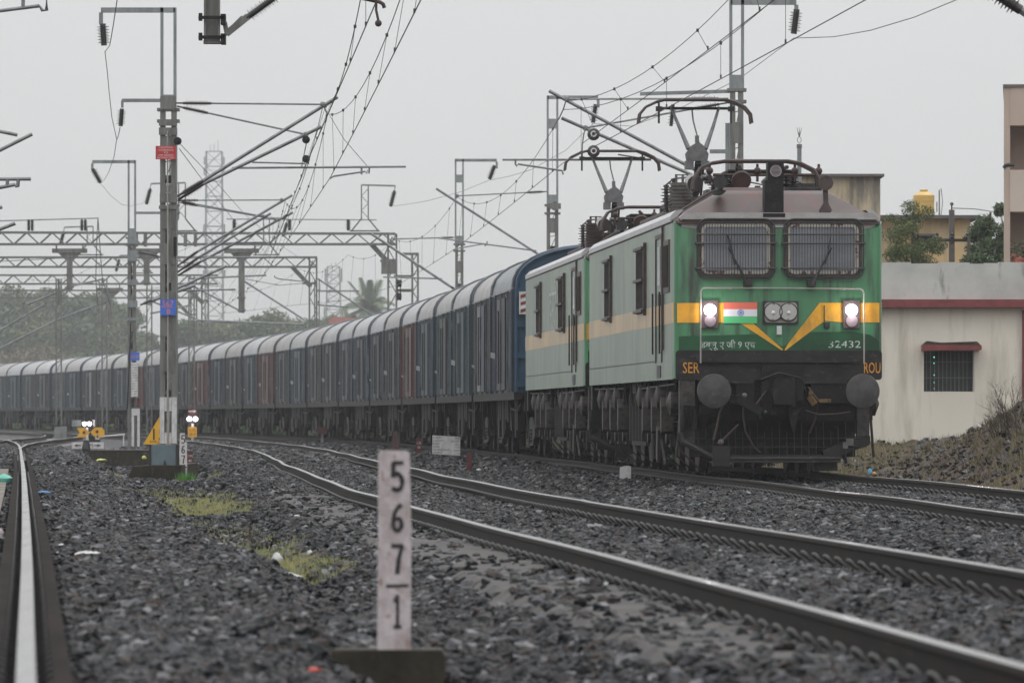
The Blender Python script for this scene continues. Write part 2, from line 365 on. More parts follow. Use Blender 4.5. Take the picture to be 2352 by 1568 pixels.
# nature
def leafm(name, a, b):
    m = mat(name, a, b, rough=.6, sc=(1.1, 1.1, 1.1), lo=.38, hi=.62)
    m.node_tree.nodes['Principled BSDF'].inputs['Specular IOR Level'].default_value = .25
    return m
M_['leaf1'] = leafm('deep_green_leaves', (.055, .09, .042), (.09, .125, .058))
M_['leaf2'] = leafm('olive_leaves', (.075, .11, .04), (.12, .14, .055))
M_['leaf3'] = leafm('dry_brown_leaves', (.17, .13, .07), (.11, .10, .05))
M_['leaf4'] = leafm('palm_leaves', (.06, .10, .045), (.10, .13, .06))
M_['bark'] = mat('tree_bark', (.10, .08, .06), (.06, .05, .04), rough=.8, sc=(6, 6, 2))
M_['grass'] = leafm('yellow_green_grass', (.29, .32, .13), (.40, .37, .18))
M_['grassg'] = leafm('fresh_green_weed', (.10, .26, .05), (.14, .30, .07))
M_['drygrass'] = leafm('dry_embankment_grass', (.26, .21, .12), (.17, .16, .075))
M_['brush'] = leafm('dead_brown_brush', (.085, .055, .045), (.12, .08, .06))
M_['soil'] = mat('brown_embankment_soil', (.085, .062, .045), (.045, .032, .025), rough=.85, spec=.15, sc=(1.2, .8, 1.2), c3=(.11, .10, .07), sc3=(3, 2, 3), lo3=.52, hi3=.65, bump=.9, bsc=(9, 5, 9))
M_['rubb'] = mat('earthy_rubble', (.12, .105, .09), (.06, .05, .042), rough=.85, spec=.15, sc=(5, 5, 5))
M_['dusty'] = mat('sheen_and_dust_green_side', (.155, .215, .145), (.10, .155, .10), rough=.5, spec=.2, coat=.6, coatr=.26, sc=(3, .5, .35), lo=.4, hi=.62, c3=(.085, .085, .065), sc3=(3, 3.0, .45), lo3=.56, hi3=.72)  # body green lightened for the grazing sky reflection, plus dusty grime streaks
M_['ysheen'] = mat('sheen_and_dust_yellow_side', (.50, .33, .13), (.38, .27, .13), rough=.5, spec=.2, coat=.6, coatr=.26, sc=(3, .8, .5), lo=.4, hi=.62, c3=(.12, .10, .07), sc3=(3, 3.0, .45), lo3=.58, hi3=.74)  # stripe yellow paled the same way: sky sheen in the colour, with grime
M_['dirt'] = mat('pale_dirt_strip', (.105, .10, .096), (.065, .062, .06), rough=.8, spec=.15, sc=(.8, 3.5, 3), c3=(.055, .052, .05), lo3=.55, hi3=.65, bump=.5)
M_['deck'] = mat('weathered_deck_panels', (.20, .175, .15), (.11, .095, .08), rough=.7, spec=.2, sc=(.5, 5, 1), lo=.44, hi=.56, bump=.5, bsc=(1, 9, 1))
M_['panelw'] = M_['whitep']
# ---------------------------------------------------------------- track alignments (x of centre line at distance d)
T3 = spline([(-20, 8.2), (0, 7.6), (30, 6.5), (55, 5.35), (72, 4.66), (92, 3.7), (115, 2.5), (145, .9), (192, -2.1), (249, -7.1), (321, -16.2), (376, -25), (431, -35), (520, -54), (640, -84)])
TM = spline([(-20, 5.4), (0, 4.1), (22, 2.62), (33, 1.86), (46.7, .87), (71, -.82), (98, -2.36), (115, -3.3), (154, -5.35), (195, -8.2), (249, -13.0), (321, -22), (376, -30.8), (431, -41), (520, -60)])
TL = spline([(-20, .72), (0, -.82), (20, -2.38), (32, -3.3), (62, -5.62), (100, -8.58), (148, -12.35), (195, -16.1), (250, -21.3), (320, -31), (430, -52), (520, -74)])
TX = spline([(168, -13.95), (190, -15.5), (215, -16.9), (240, -18.0), (265, -19.0), (290, -20.6), (320, -23.4), (360, -28.6), (420, -39)])   # crossover
def slope(T, d): return float(T(d+.5) - T(d-.5))

CANT = {'3': .05, 'M': .05, 'L': 0.0, 'X': 0.0}
def rail_pt(T, cant, side, d, dx=0.0, z=0.0):
    m = slope(T, d); n = math.hypot(1, m)
    off = side * .838 + dx
    wob = 0 if T is TL else .010*math.sin(d*.21) + .008*math.sin(d*.47+1)
    zz = z + (cant if side > 0 else 0) + (.006*math.sin(d*.33+side) if d > 60 else 0)
    return (float(T(d)) + (off + wob)/n, d - off*m/n, zz)

# ---------------------------------------------------------------- ground
def ditch_floor(d):
    ridge = np.maximum(np.exp(-((d-68)/6.0)**2), np.exp(-((d-105)/8.0)**2)) + np.where(d < 45, np.clip((45-d)/8, 0, 1), 0)
    return -.56 + .25*np.clip(ridge, 0, 1)
def vnoise(x, y, s):
    r = 0
    for k, (a, b, c) in enumerate(((1.0, .7, .3), (2.3, -1.9, 1.1), (4.1, 3.3, 2.2), (-7.7, 6.1, .6))):
        r = r + np.sin((x*a + y*b)*s + c) * np.cos((x*b - y*a)*s*.83 + c*2) / (1.6**k)
    return r * .5
def gz(x, d):
    x = np.asarray(x, float); d = np.asarray(d, float)
    dd = np.clip(d, -20, 520)
    cL, cM, c3 = TL(dd), TM(dd), T3(dd)
    base = np.full(np.broadcast(x, d).shape, -.205)
    # between L and M
    t = np.maximum(np.minimum(x - cL - 2.2, cM - 1.6 - x), 0)
    far = np.clip((300 - d)/60, 0, 1)
    fl = ditch_floor(d)
    zv = np.maximum(-.205 - .42*t, fl)
    zv = np.where((x > cL) & (x < cM), zv, base)
    hump = .10*vnoise(x, d, .55) + .05*vnoise(x, d, 1.3)
    z = base + (zv - base)*far
    z = z + np.where((t > .05), hump*np.clip(t*2, 0, 1)*far, 0)
    z = np.where((np.abs(x-cM) < 1.6) & (d < 300), -.178, z)
    for mx, md, mh, rx, rd in ((-2.15, 72, .20, .75, 6.5), (-4.05, 104, .20, .8, 8), (-.75, 44, .12, .6, 4), (-2.55, 44, .13, .7, 6), (-4.9, 74, .15, .8, 8), (-7.4, 104, .16, .9, 8), (-1.9, 34, .10, .5, 4), (-1.1, 57, .12, .5, 3), (-3.4, 58, .12, .6, 4), (-3.1, 90, .16, .55, 5)):
        z = z + mh*np.exp(-((x-mx)/rx)**2 - ((d-md)/rd)**2)*(t > 0)*np.clip(t*4, 0, 1)
    # between M and 3
    t2 = np.maximum(np.minimum(x - cM - 1.7, c3 - 1.7 - x), 0)
    z = np.where((x > cM) & (x < c3), -.205 - .13*t2 + .05*vnoise(x, d, .7)*np.clip(t2*2, 0, 1), z)
    # right of track 3: shoulder then embankment rising to the buildings
    u = x - c3
    sh = -.205 - .22*np.clip(u-1.75, 0, 1.0)
    ris = np.clip((u - 2.6)/5.0, 0, 1); ris = ris*ris*(3-2*ris)
    up = .62*ris*np.clip((d-70)/35, 0, 1) + .05*ris
    mound = 2.1*np.exp(-((x-10.6)/2.5)**2 - ((d-100)/17)**2)
    mound2 = .42*np.exp(-((x-7.4)/1.5)**2 - ((d-84)/6)**2)
    bump = (.15*vnoise(x, d*.6, 1.5) + .07*vnoise(x, d, 4.3))*ris*np.clip((d-60)/30, 0, 1)
    zr = sh + up + (mound + mound2 + bump)*np.clip((u-2.2)/1.2, 0, 1)
    z = np.where(u > 1.75, zr, z)
    z = np.where((np.abs(u) < 1.6) & (d < 300), -.183, z)
    # far off
    zfar = -.205
    k = np.clip((np.abs(x) - 60)/60, 0, 1)
    z = z*(1-k) + zfar*k
    z = np.where(np.abs(x-cM) < 1.7, z + .05*np.clip((x-cM+.838)/1.676, -.3, 1.4), z); z = np.where(np.abs(u) < 1.7, z + .05*np.clip((u+.838)/1.676, -.3, 1.4), z)
    z = z - .10*np.exp(-(np.maximum(np.abs(x+.6)-.32, 0)/.16)**2)*np.clip((29.6-d)/.5, 0, 1)*np.clip((d-23)/3, 0, 1)
    return z + .012*vnoise(x, d, 3.1)*np.clip((200-d)/100, 0, 1)

def grid(name, xs_fn, ds, m, kind='structure', zoff=0):
    V = []; n = len(xs_fn(ds[0]))
    for d in ds:
        xs = np.asarray(xs_fn(d), float); z = gz(xs, np.full(len(xs), d)) + zoff
        V += list(zip(xs.tolist(), [float(d)]*n, z.tolist()))
    F = [(i*n+j, i*n+j+1, (i+1)*n+j+1, (i+1)*n+j) for i in range(len(ds)-1) for j in range(n-1)]
    o = MB().add(V, F).build(name, m)
    if kind: o['kind'] = kind
    return o
def gx(d):
    c = -.02*d if d > 0 else 0
    w_ = 9 + .085*abs(d)
    inner = np.linspace(-1, 1, 161)*w_ + c + .8
    far = np.array([1.25, 1.6, 2.2, 3.5, 6, 12, 30, 70])
    lo = inner[0] - (far-1)*9; hi = inner[-1] + (far-1)*9
    return np.concatenate([lo[::-1], inner, hi])
ds = np.concatenate([np.arange(-22, 16, 2.), np.arange(16, 60, .35), np.arange(60, 140, .6), np.arange(140, 300, 2.), np.arange(300, 520, 6.), np.linspace(520, 1150, 14)])
grid('ground', gx, ds, M_['earth'])

mb_x = np.concatenate([np.linspace(2.75, 12, 110), np.linspace(12.5, 24, 12)])
grid('embankment', lambda d: float(T3(d)) + mb_x, np.concatenate([np.arange(62, 150, .5), np.arange(150, 200, 4.)]), M_['soil'], zoff=.012)

dds = np.arange(26, 84, .5); st_x = np.linspace(-1.72, -.93, 12)
V_ = []; 
for d in dds:
    xs = float(TM(d)) + st_x; z = gz(xs, np.full(12, d)) + .034
    V_ += list(zip(xs.tolist(), [float(d)]*12, z.tolist()))
o = MB().add(V_, [(i*12+j, i*12+j+1, (i+1)*12+j+1, (i+1)*12+j) for i in range(len(dds)-1) for j in range(11)]).build('path', M_['dirt']); o['kind'] = 'structure'

mb = MB(); prev = None
for d in np.arange(50, 120, .5):
    st = len(mb.v)
    for a_, z in ((-.66, -.20), (-.66, -.135), (.58, -.135), (.58, -.20)): mb.v.append((float(TL(d)) + a_, float(d), z + .008*math.sin(d*9)))
    if prev is not None:
        for i in range(4): mb.f.append((prev+i, prev+(i+1) % 4, st+(i+1) % 4, st+i))
    prev = st
o = mb.build('crossing_deck', M_['deck']); tag(o, 'brownish deck panels between the rails of the left edge track', 'deck')
# ---------------------------------------------------------------- tracks
def rail_mesh(T, cant, side, d0, d1, step, part, dx=0.0, zo=0.0):
    if part == 'head': prof = [(-.0335, -.004), (-.028, .0), (.028, .0), (.0335, -.004), (.02, -.010), (-.02, -.010)]
    elif part == 'top': prof = [(-.036, -.014), (-.033, -.006), (.033, -.006), (.036, -.014), (.034, -.036), (.0095, -.046), (-.0095, -.046), (-.034, -.036)]
    else: prof = [(-.009, -.046), (.009, -.046), (.009, -.135), (.03, -.150), (.075, -.160), (.075, -.172), (-.075, -.172), (-.075, -.160), (-.03, -.150), (-.009, -.135)]
    mb = MB(); n = len(prof); k = 0; d = d0; prev = None
    while d <= d1 + 1e-6:
        st = len(mb.v)
        for a, b in prof: mb.v.append(rail_pt(T, cant, side, d, a + dx, b + zo))
        if prev is not None:
            for i in range(n): mb.f.append((prev+i, prev+(i+1) % n, st+(i+1) % n, st+i))
        prev = st; d += step if d < 120 else step*2
    mb.f.append(tuple(range(n))[::-1]); mb.f.append(tuple(prev+i for i in range(n)))
    return mb

def clip_geo(T, cant, side, d, sg):
    """spring clip holding one foot flange"""
    mb = MB(); pts = []
    for a, b, c in ((.048, -.07, -.150), (.075, -.06, -.125), (.105, -.025, -.098), (.118, .02, -.094), (.102, .052, -.112), (.072, .045, -.138), (.05, .02, -.155)):
        x, y, z = rail_pt(T, cant, side, d, sg*a, c); pts.append((x, y + b, z))
    return mb.tube(pts, .0125, 6)

def sleeper_geo(T, cant, d, length=2.75):
    mb = MB(); m = slope(T, d); a = Vector((float(T(d)) - length/2, d + m*length/2, -.302 - cant*.3)); b = Vector((float(T(d)) + length/2, d - m*length/2, -.302 + cant*1.3))
    ax = (b-a).normalized(); y = Vector((-ax.y, ax.x, 0)); up = Vector((0, 0, 1))
    rings = [(0, .095, .10), (.15, .13, .116), (.35, .13, .116), (.42, .11, .095), (.58, .11, .095), (.65, .13, .116), (.85, .13, .116), (1, .095, .10)]
    V = []
    for t, hw, top in rings:
        c = a.lerp(b, t)
        for s_, z_ in ((-1.15, -.12), (1.15, -.12), (1, .6), (.86, 1), (-.86, 1), (-1, .6)):
            V.append(c + y*hw*s_ + up*(top*z_ if z_ > 0 else -.1))
    n = 6; F = [(i*n+k, i*n+(k+1) % n, (i+1)*n+(k+1) % n, (i+1)*n+k) for i in range(len(rings)-1) for k in range(n)]
    F += [tuple(range(n))[::-1], tuple((len(rings)-1)*n+k for k in range(n))]
    return mb.add([tuple(v) for v in V], F)

def make_track(T, cant, d0, d1, label, sd0, sd1, cd1, sides=(-1, 1), clips=True):
    t = thing('railway_track', label, 'railway track')
    for s_ in sides:
        r = rail_mesh(T, cant, s_, d0, d1, 1.0, 'web').build('rail', M_['railside'], t, True)
        rail_mesh(T, cant, s_, d0, d1, 1.0, 'top').build('rail_head', M_['railside'], r, True)
        rail_mesh(T, cant, s_, d0, d1, 1.0, 'head').build('running_surface', M_['railtop'], r)
    rest = MB(); k = 0; d = sd0
    while d < sd1:
        g = sleeper_geo(T, cant, d)
        if k < 100: g.build('sleeper', M_['concrete'], t)
        else: rest.add(g.v, g.f)
        k += 1; d += .6
    if rest.v: tag(rest.build('sleeper', M_['concrete'], t), kind='stuff')
    if clips:
        rest = MB(); k = 0; d = sd0
        while d < cd1:
            for s_ in sides:
                g = clip_geo(T, cant, s_, d, -1)
                if k < 100: g.build('rail_clip', M_['clip'], t, True)
                else: rest.add(g.v, g.f)
                g = clip_geo(T, cant, s_, d, 1); rest.add(g.v, g.f)
                k += 1
            d += .6
        if rest.v: tag(rest.build('rail_clip', M_['clip'], t, True), kind='stuff')
    return t

tl = make_track(TL, 0, 12, 440, 'straight railway track along the left edge with a long rail running to the horizon', 16.2, 230, 110)
for sg in (-1, 1):     # guard rails beside the running rail
    rail_mesh(TL, 0, 1, 12, 150, 2.0, 'web', dx=sg*.125, zo=-.02).build('guard_rail', M_['guard'], tl, True)
    mb = MB(); prev = None
    for d in np.arange(12, 150, 2.0):
        st = len(mb.v)
        for a, b in ((-.034, -.062), (.034, -.062), (.034, -.03), (-.034, -.03)): mb.v.append(rail_pt(TL, 0, 1, d, sg*.125+a, b))
        if prev is not None:
            for i in range(4): mb.f.append((prev+i, prev+(i+1) % 4, st+(i+1) % 4, st+i))
        prev = st
    mb.build('guard_rail_head', M_['guard'], tl)
make_track(TM, CANT['M'], 12, 520, 'empty middle railway track curving from the bottom right corner to the left distance', 16.3, 260, 175)
make_track(T3, CANT['3'], 14, 560, 'railway track that the green locomotives and goods wagons stand on', 48.0, 200, 175)
make_track(TX, 0, 168, 420, 'crossover track branching off behind the yellow arrow boards', 168, 300, 160, clips=False)

# ---------------------------------------------------------------- ballast stones (geometry nodes, one object)
def strip_points(d0, d1, dens, extra):
    n = int(dens * sum(((2*(.083*d) + extra) * .5) for d in np.arange(d0, d1, .5)))
    d = d0 + (d1-d0) * RNG.random(n*2)
    wmax = 2*.083*d1 + extra; wd = 2*.083*d + extra
    keep = RNG.random(len(d)) < wd / wmax; d = d[keep]
    x = (RNG.random(len(d)) - .5) * (2*.083*d + extra)
    want = int(n); d = d[:want]; x = x[:want]
    return x, d
parts = []
for d0, d1, dens, extra, sc_ in ((15, 30, 430, 7.5, .044), (30, 46, 380, 6.5, .044), (46, 80, 230, 5, .045), (80, 130, 120, 4, .05), (130, 250, 26, 2, .085)):
    x, d = strip_points(d0, d1, dens, extra); parts.append((x, d, np.full(len(x), sc_)))
X = np.concatenate([p[0] for p in parts]); D = np.concatenate([p[1] for p in parts]); S = np.concatenate([p[2] for p in parts])
keep = np.ones(len(X), bool)
for T, c in ((TL, 'L'), (TM, 'M'), (T3, '3')):
    u = X - T(D)
    for s_ in (-1, 1):
        keep &= np.abs(u - s_*.838) > (.10 if c != 'L' or s_ < 0 else .20)
    fr = np.abs(((D - {'L': 16.2, 'M': 16.3, '3': 48.0}[c] + .3) % .6) - .3)
    keep &= ~((np.abs(u) < 1.4) & (fr < .13) & (RNG.random(len(X)) < (.9 if c == 'L' else (.25 if c == '3' else .12))))
uM = X - TM(D); keep &= ~((uM < -.95) & (uM > -1.66 + .12*vnoise(X, D, 1.9)) & (D > 26) & (D < 84) & (RNG.random(len(X)) < .80 + .19*np.clip(vnoise(X, D, .9)+.5, 0, 1)))
u3 = X - T3(D)
keep &= ~((u3 > 2.7) & (RNG.random(len(X)) < .95))
inside = (X > TL(D) + 2.1) & (X < TM(D) - 1.5)
zf = gz(X, D)
gzone = inside & (zf < -.42) & (D > 46)
keep &= ~(gzone & (RNG.random(len(X)) < .8))
uL = X - TL(D); keep &= ~((np.abs(uL) < .62) & (D > 50) & (D < 120))
X, D, S, zf = X[keep], D[keep], S[keep], zf[keep]
Z = zf + S*.25 + RNG.random(len(X))*S*.5
S = S * (0.65 + .75*RNG.random(len(X))**1.5)
me = bpy.data.meshes.new('ballast')
me.vertices.add(len(X)); me.vertices.foreach_set('co', np.c_[X, D, Z].astype('f').ravel())
at = me.attributes.new('sc', 'FLOAT', 'POINT'); at.data.foreach_set('value', S.astype('f'))
me.update()
bo = bpy.data.objects.new('ballast', me); COL.objects.link(bo)
tag(bo, 'dark grey crushed stone ballast between and around the rails', 'ballast', kind='stuff')
print('STONES', len(X))
ng = bpy.data.node_groups.new('ballast', 'GeometryNodeTree')
ng.interface.new_socket('Geometry', in_out='INPUT', socket_type='NodeSocketGeometry')
ng.interface.new_socket('Geometry', in_out='OUTPUT', socket_type='NodeSocketGeometry')
N = ng.nodes; Lk = ng.links
gi = N.new('NodeGroupInput'); go = N.new('NodeGroupOutput')
g2i = N.new('GeometryNodeGeometryToInstance')
for k in range(7):
    ic = N.new('GeometryNodeMeshIcoSphere'); ic.inputs['Radius'].default_value = 1; ic.inputs['Subdivisions'].default_value = 1 if k % 2 else 2
    nz = N.new('ShaderNodeTexNoise'); nz.noise_dimensions = '4D'; nz.inputs['W'].default_value = k*3.7; nz.inputs['Scale'].default_value = .9; nz.inputs['Detail'].default_value = 2
    sb = N.new('ShaderNodeVectorMath'); sb.operation = 'SUBTRACT'; sb.inputs[1].default_value = (.5, .5, .5)
    ml = N.new('ShaderNodeVectorMath'); ml.operation = 'MULTIPLY'; ml.inputs[1].default_value = (2.6, 2.4, 2.2)
    sp = N.new('GeometryNodeSetPosition'); tr = N.new('GeometryNodeTransform')
    tr.inputs['Scale'].default_value = (1.0, .62 + .06*k, .58)
    Lk.new(nz.outputs['Color'], sb.inputs[0]); Lk.new(sb.outputs[0], ml.inputs[0]); Lk.new(ml.outputs[0], sp.inputs['Offset'])
    Lk.new(ic.outputs['Mesh'], sp.inputs['Geometry']); Lk.new(sp.outputs[0], tr.inputs['Geometry']); Lk.new(tr.outputs[0], g2i.inputs[0])
sm = N.new('GeometryNodeSetMaterial'); sm.inputs['Material'].default_value = M_['stone']
Lk.new(g2i.outputs[0], sm.inputs[0])
iop = N.new('GeometryNodeInstanceOnPoints'); iop.inputs['Pick Instance'].default_value = True
rv = N.new('FunctionNodeRandomValue'); rv.data_type = 'FLOAT_VECTOR'; rv.inputs[0].default_value = (-.7, -.7, 0); rv.inputs[1].default_value = (.7, .7, 6.28)
na = N.new('GeometryNodeInputNamedAttribute'); na.data_type = 'FLOAT'; na.inputs[0].default_value = 'sc'
Lk.new(gi.outputs[0], iop.inputs['Points']); Lk.new(sm.outputs[0], iop.inputs['Instance'])
Lk.new(rv.outputs[0], iop.inputs['Rotation']); Lk.new(na.outputs[0], iop.inputs['Scale'])
Lk.new(iop.outputs[0], go.inputs[0])
bo.modifiers.new('stones', 'NODES').node_group = ng
M_['slett'] = mat('faded_side_lettering', (.42, .43, .42), (.18, .22, .17), rough=.5, spec=.2, coat=.6, coatr=.26, sc=(2, 2, 2), lo=.45, hi=.6)
M_['ochre'] = mat('grimy_ochre_handle', (.16, .09, .025), (.05, .035, .02), rough=.6, sc=(20, 20, 20))
M_['dust2'] = mat('ribbed_transformer_shell', (.13, .12, .105), (.07, .06, .055), rough=.6, sc=(6, 6, 6))
M_['panto'] = mat('dull_pantograph_steel', (.16, .16, .165), (.10, .10, .10), rough=.5, metal=.2, sc=(8, 8, 8))
# ---------------------------------------------------------------- locomotives
def FX(x): return (x - 1790) / 161.0
def FZ(y): return (1094 - y) / 161.0

def rrect(x0, x1, z0, z1, r, n=5):
    pts = []
    for cx, cz, a0 in ((x1-r, z1-r, 0), (x0+r, z1-r, 90), (x0+r, z0+r, 180), (x1-r, z0+r, 270)):
        for i in range(n+1):
            a = R(a0 + 90*i/n); pts.append((cx + r*math.cos(a), cz + r*math.sin(a)))
    return pts
def rring(x0, x1, z0, z1, r, wd, y0, y1):
    """rounded rectangular frame"""
    o = rrect(x0, x1, z0, z1, r); i = rrect(x0+wd, x1-wd, z0+wd, z1-wd, max(r-wd, .01)); n = len(o); mb = MB()
    V = [(a, y0, b) for a, b in o] + [(a, y0, b) for a, b in i] + [(a, y1, b) for a, b in o] + [(a, y1, b) for a, b in i]
    F = []
    for k in range(n):
        j = (k+1) % n
        F += [(k, j, n+j, n+k), (2*n+k, 3*n+k, 3*n+j, 2*n+j), (k, 2*n+k, 2*n+j, j), (n+k, n+j, 3*n+j, 3*n+k)]
    return mb.add(V, F)

def pantograph(root, y, raised, x0=0.0):
    """y: local position of the base; returns nothing, adds parts"""
    pn = MB()
    zb = 4.12
    # base frame on insulators
    for sx in (-.45, .45):
        for sy in (-.5, .5): pn.insulator((sx, y+sy, zb-.05), (sx, y+sy, zb+.28), .085, 4)
    pn.tube([(-.5, y-.55, zb+.3), (.5, y-.55, zb+.3), (.5, y+.55, zb+.3), (-.5, y+.55, zb+.3)], .03, 6, closed=True)
    base = pn.build('pantograph_base', M_['grime'], root, True)
    if raised:
        zt = 6.09; zk = 5.15; yh = y + .35
        arm = MB()
        arm.tube([(.02, y+1.25, zb+.32), (.02, y+.2, zk-.55), (.02, y-.1, zk-.12)], [.085, .07, .06], 8)
        arm.tube([(.16, y+1.15, zb+.36), (.12, y, zk-.1)], .022, 6)
        arm.build('lower_arm', M_['black'], base, True)
        kn = MB(); kn.prism([(-.17, zk-.1), (.17, zk-.1), (.19, zk+.02), (.10, zk+.16), (.02, zk+.22), (-.10, zk+.15), (-.19, zk+.02)], y-.12, y+.04)
        kn.box(-.2, -.06, y-.16, y+.05, zk-.24, zk-.1); kn.box(.06, .2, y-.16, y+.05, zk-.24, zk-.1)
        kn.box(-.03, .03, y-.12, y, zk+.2, zk+.32)
        kn.build('knuckle', M_['panto'], base)
        ua = MB()
        for sx in (-1, 1):
            ua.tube([(sx*.14, y-.08, zk+.1), (sx*.28, y+.1, (zk+zt)/2), (sx*.40, yh, zt-.13)], [.040, .030, .022], 8)
        ua.tube([(.05, y-.05, zk+.15), (-.03, yh, zt-.35), (-.05, yh, zt-.16)], .014, 5)
        ua.build('upper_arm', M_['panto'], base, True)
        hd = MB()
        hd.tube([(-.60, yh, zt-.15), (.60, yh, zt-.15)], .026, 6)
        for sx in (-1, 1): hd.cyl((sx*.60, yh, zt-.06), (sx*.60, yh, zt-.40), .018, 6); hd.box(sx*.60-.05, sx*.60+.05, yh-.05, yh+.05, zt-.2, zt-.12)
        hd.build('head_frame', M_['black'], base)
        st = MB()
        for yy in (-.18, .18):
            st.tube([(-.94, yh+yy, zt-.40), (-.92, yh+yy, zt-.25), (-.82, yh+yy, zt-.13), (-.64, yh+yy, zt-.045), (-.5, yh+yy, zt-.008), (.5, yh+yy, zt-.008), (.64, yh+yy, zt-.045), (.82, yh+yy, zt-.13), (.92, yh+yy, zt-.25), (.94, yh+yy, zt-.40)], .020, 6)
        st.box(-.5, .5, yh-.2, yh+.2, zt-.02, zt+.002)
        st.build('collector_strip', M_['brown'], base, True)
    else:
        st = MB(); zt = 4.56
        for yy in (-.9, -.55):
            st.tube([(-1.05, y+yy, zt-.42), (-1.02, y+yy, zt-.25), (-.93, y+yy, zt-.10), (-.77, y+yy, zt-.03), (-.57, y+yy, zt), (.34, y+yy, zt), (.52, y+yy, zt-.03), (.72, y+yy, zt-.13), (.78, y+yy, zt-.24), (.80, y+yy, zt-.45)], .024, 6)
        st.build('collector_strip', M_['brown'], base, True)
        ar = MB()
        for sx in (-.35, .35): ar.tube([(sx*.4, y+1.2, zb+.34), (sx, y-.6, zb+.36)], .03, 6)
        ar.tube([(-.75, y-.75, zb+.24), (.75, y-.75, zb+.24)], .025, 6)
        for sx in (-.8, -.1, .45, .8): ar.cyl((sx, y-.75, zb+.14), (sx, y-.75, zb+.4), .02, 6); ar.sph((sx, y-.75, zb+.3), .055)
        ar.lathe((-.35, y-.95, zb+.14), (0, .15, .05), [(0, .14), (.05, .15), (.08, .05)], 14)
        ar.build('folded_arm', M_['rust'], base, True)

def bogie(root, yc, wheels=(-1.85, 0, 1.85), rw=.546, name='bogie'):
    b = MB()
    y0, y1 = yc + wheels[0] - .75, yc + wheels[-1] + .75
    for sx in (-1, 1):
        b.prismx([(y0, .62), (y0+.35, .78), (yc-.6, .80), (yc-.3, .66), (yc+.3, .66), (yc+.6, .80), (y1-.35, .78), (y1, .62), (y1, .50), (y0, .50)], sx*1.12-.06, sx*1.12+.06)
    b.box(-1.0, 1.0, yc-1.25, yc-.65, .5, .9); b.box(-1.0, 1.0, yc+.65, yc+1.25, .5, .9)
    bo_ = b.build(name, M_['grime'], root)
    for wy in wheels:
        wb = MB()
        for sx in (-1, 1):
            wb.lathe((sx*.76, yc+wy, rw), (sx, 0, 0), [(0, rw+.028), (.03, rw+.028), (.035, rw), (.135, rw-.006), (.14, rw-.07), (.09, rw-.08), (.09, .16), (.2, .15), (.2, .02)], 22)
        wb.cyl((-.8, yc+wy, rw), (.8, yc+wy, rw), .09, 8)
        wb.build('wheelset', M_['rust'], bo_, True)
        ab = MB()
        for sx in (-1, 1):
            ab.box(sx*1.2-.11, sx*1.2+.11, yc+wy-.17, yc+wy+.17, rw-.16, rw+.17)
            ab.cyl((sx*1.28, yc+wy, rw), (sx*1.36, yc+wy, rw), .12, 12)
            for sy in (-.3, .3):
                for q in range(5): ab.cyl((sx*1.2, yc+wy+sy, .66+q*.055), (sx*1.2, yc+wy+sy, .69+q*.055), .085, 10)
        ab.build('axle_box', M_['dust'], bo_, True)
        for sx in (-1, 1):      # sand boxes with folded edges, air reservoir, sanding pipe
            sb = MB(); sb.prismx([(yc+wy-.55, .98), (yc+wy-.3, 1.12), (yc+wy-.3, .72), (yc+wy-.42, .58), (yc+wy-.55, .62)], sx*1.38-.09, sx*1.38+.09)
            sb.tube([(sx*1.38, yc+wy-.5, 1.05), (sx*1.36, yc+wy-.2, 1.18), (sx*1.3, yc+wy+.1, 1.34)], .016, 5)
            sb.tube([(sx*1.3, yc+wy-.48, .6), (sx*1.15, yc+wy-.52, .3), (sx*.9, yc+wy-.56, .06)], .013, 5)
            sb.tube([(sx*1.3, yc+wy-.44, .6), (sx*1.15, yc+wy-.40, .3), (sx*.88, yc+wy-.44, .05)], .010, 5)
            sb.build('sand_box', M_['dust'], bo_)
        rs = MB()
        for sx in (-1, 1):
            rs.lathe((sx*1.12, yc+wy+.5, 1.12), (sx, 0, 0), [(0, .05), (.02, .17), (.25, .2), (.34, .17), (.38, .02)], 14)
            rs.cyl((sx*1.3, yc+wy+.5, 1.25), (sx*1.3, yc+wy+.5, 1.38), .015, 5)
        rs.build('air_reservoir', M_['dust'], bo_, True)
    sp = MB()
    for sx in (-1, 1):
        for q in range(3):
            for k2 in range(3): sp.lathe((sx*1.16, yc-.28+.28*k2, 1.1+.09*q), (0, 0, 1), [(0, .05), (.03, .13), (.06, .13), (.09, .05)], 10)
        sp.prismx([(yc-.22, 1.08), (yc+.22, 1.08), (yc+.16, .68), (yc-.16, .68)], sx*1.3-.03, sx*1.3+.03)
    sp.build('suspension_spring', M_['rust'], bo_, True)
    return bo_

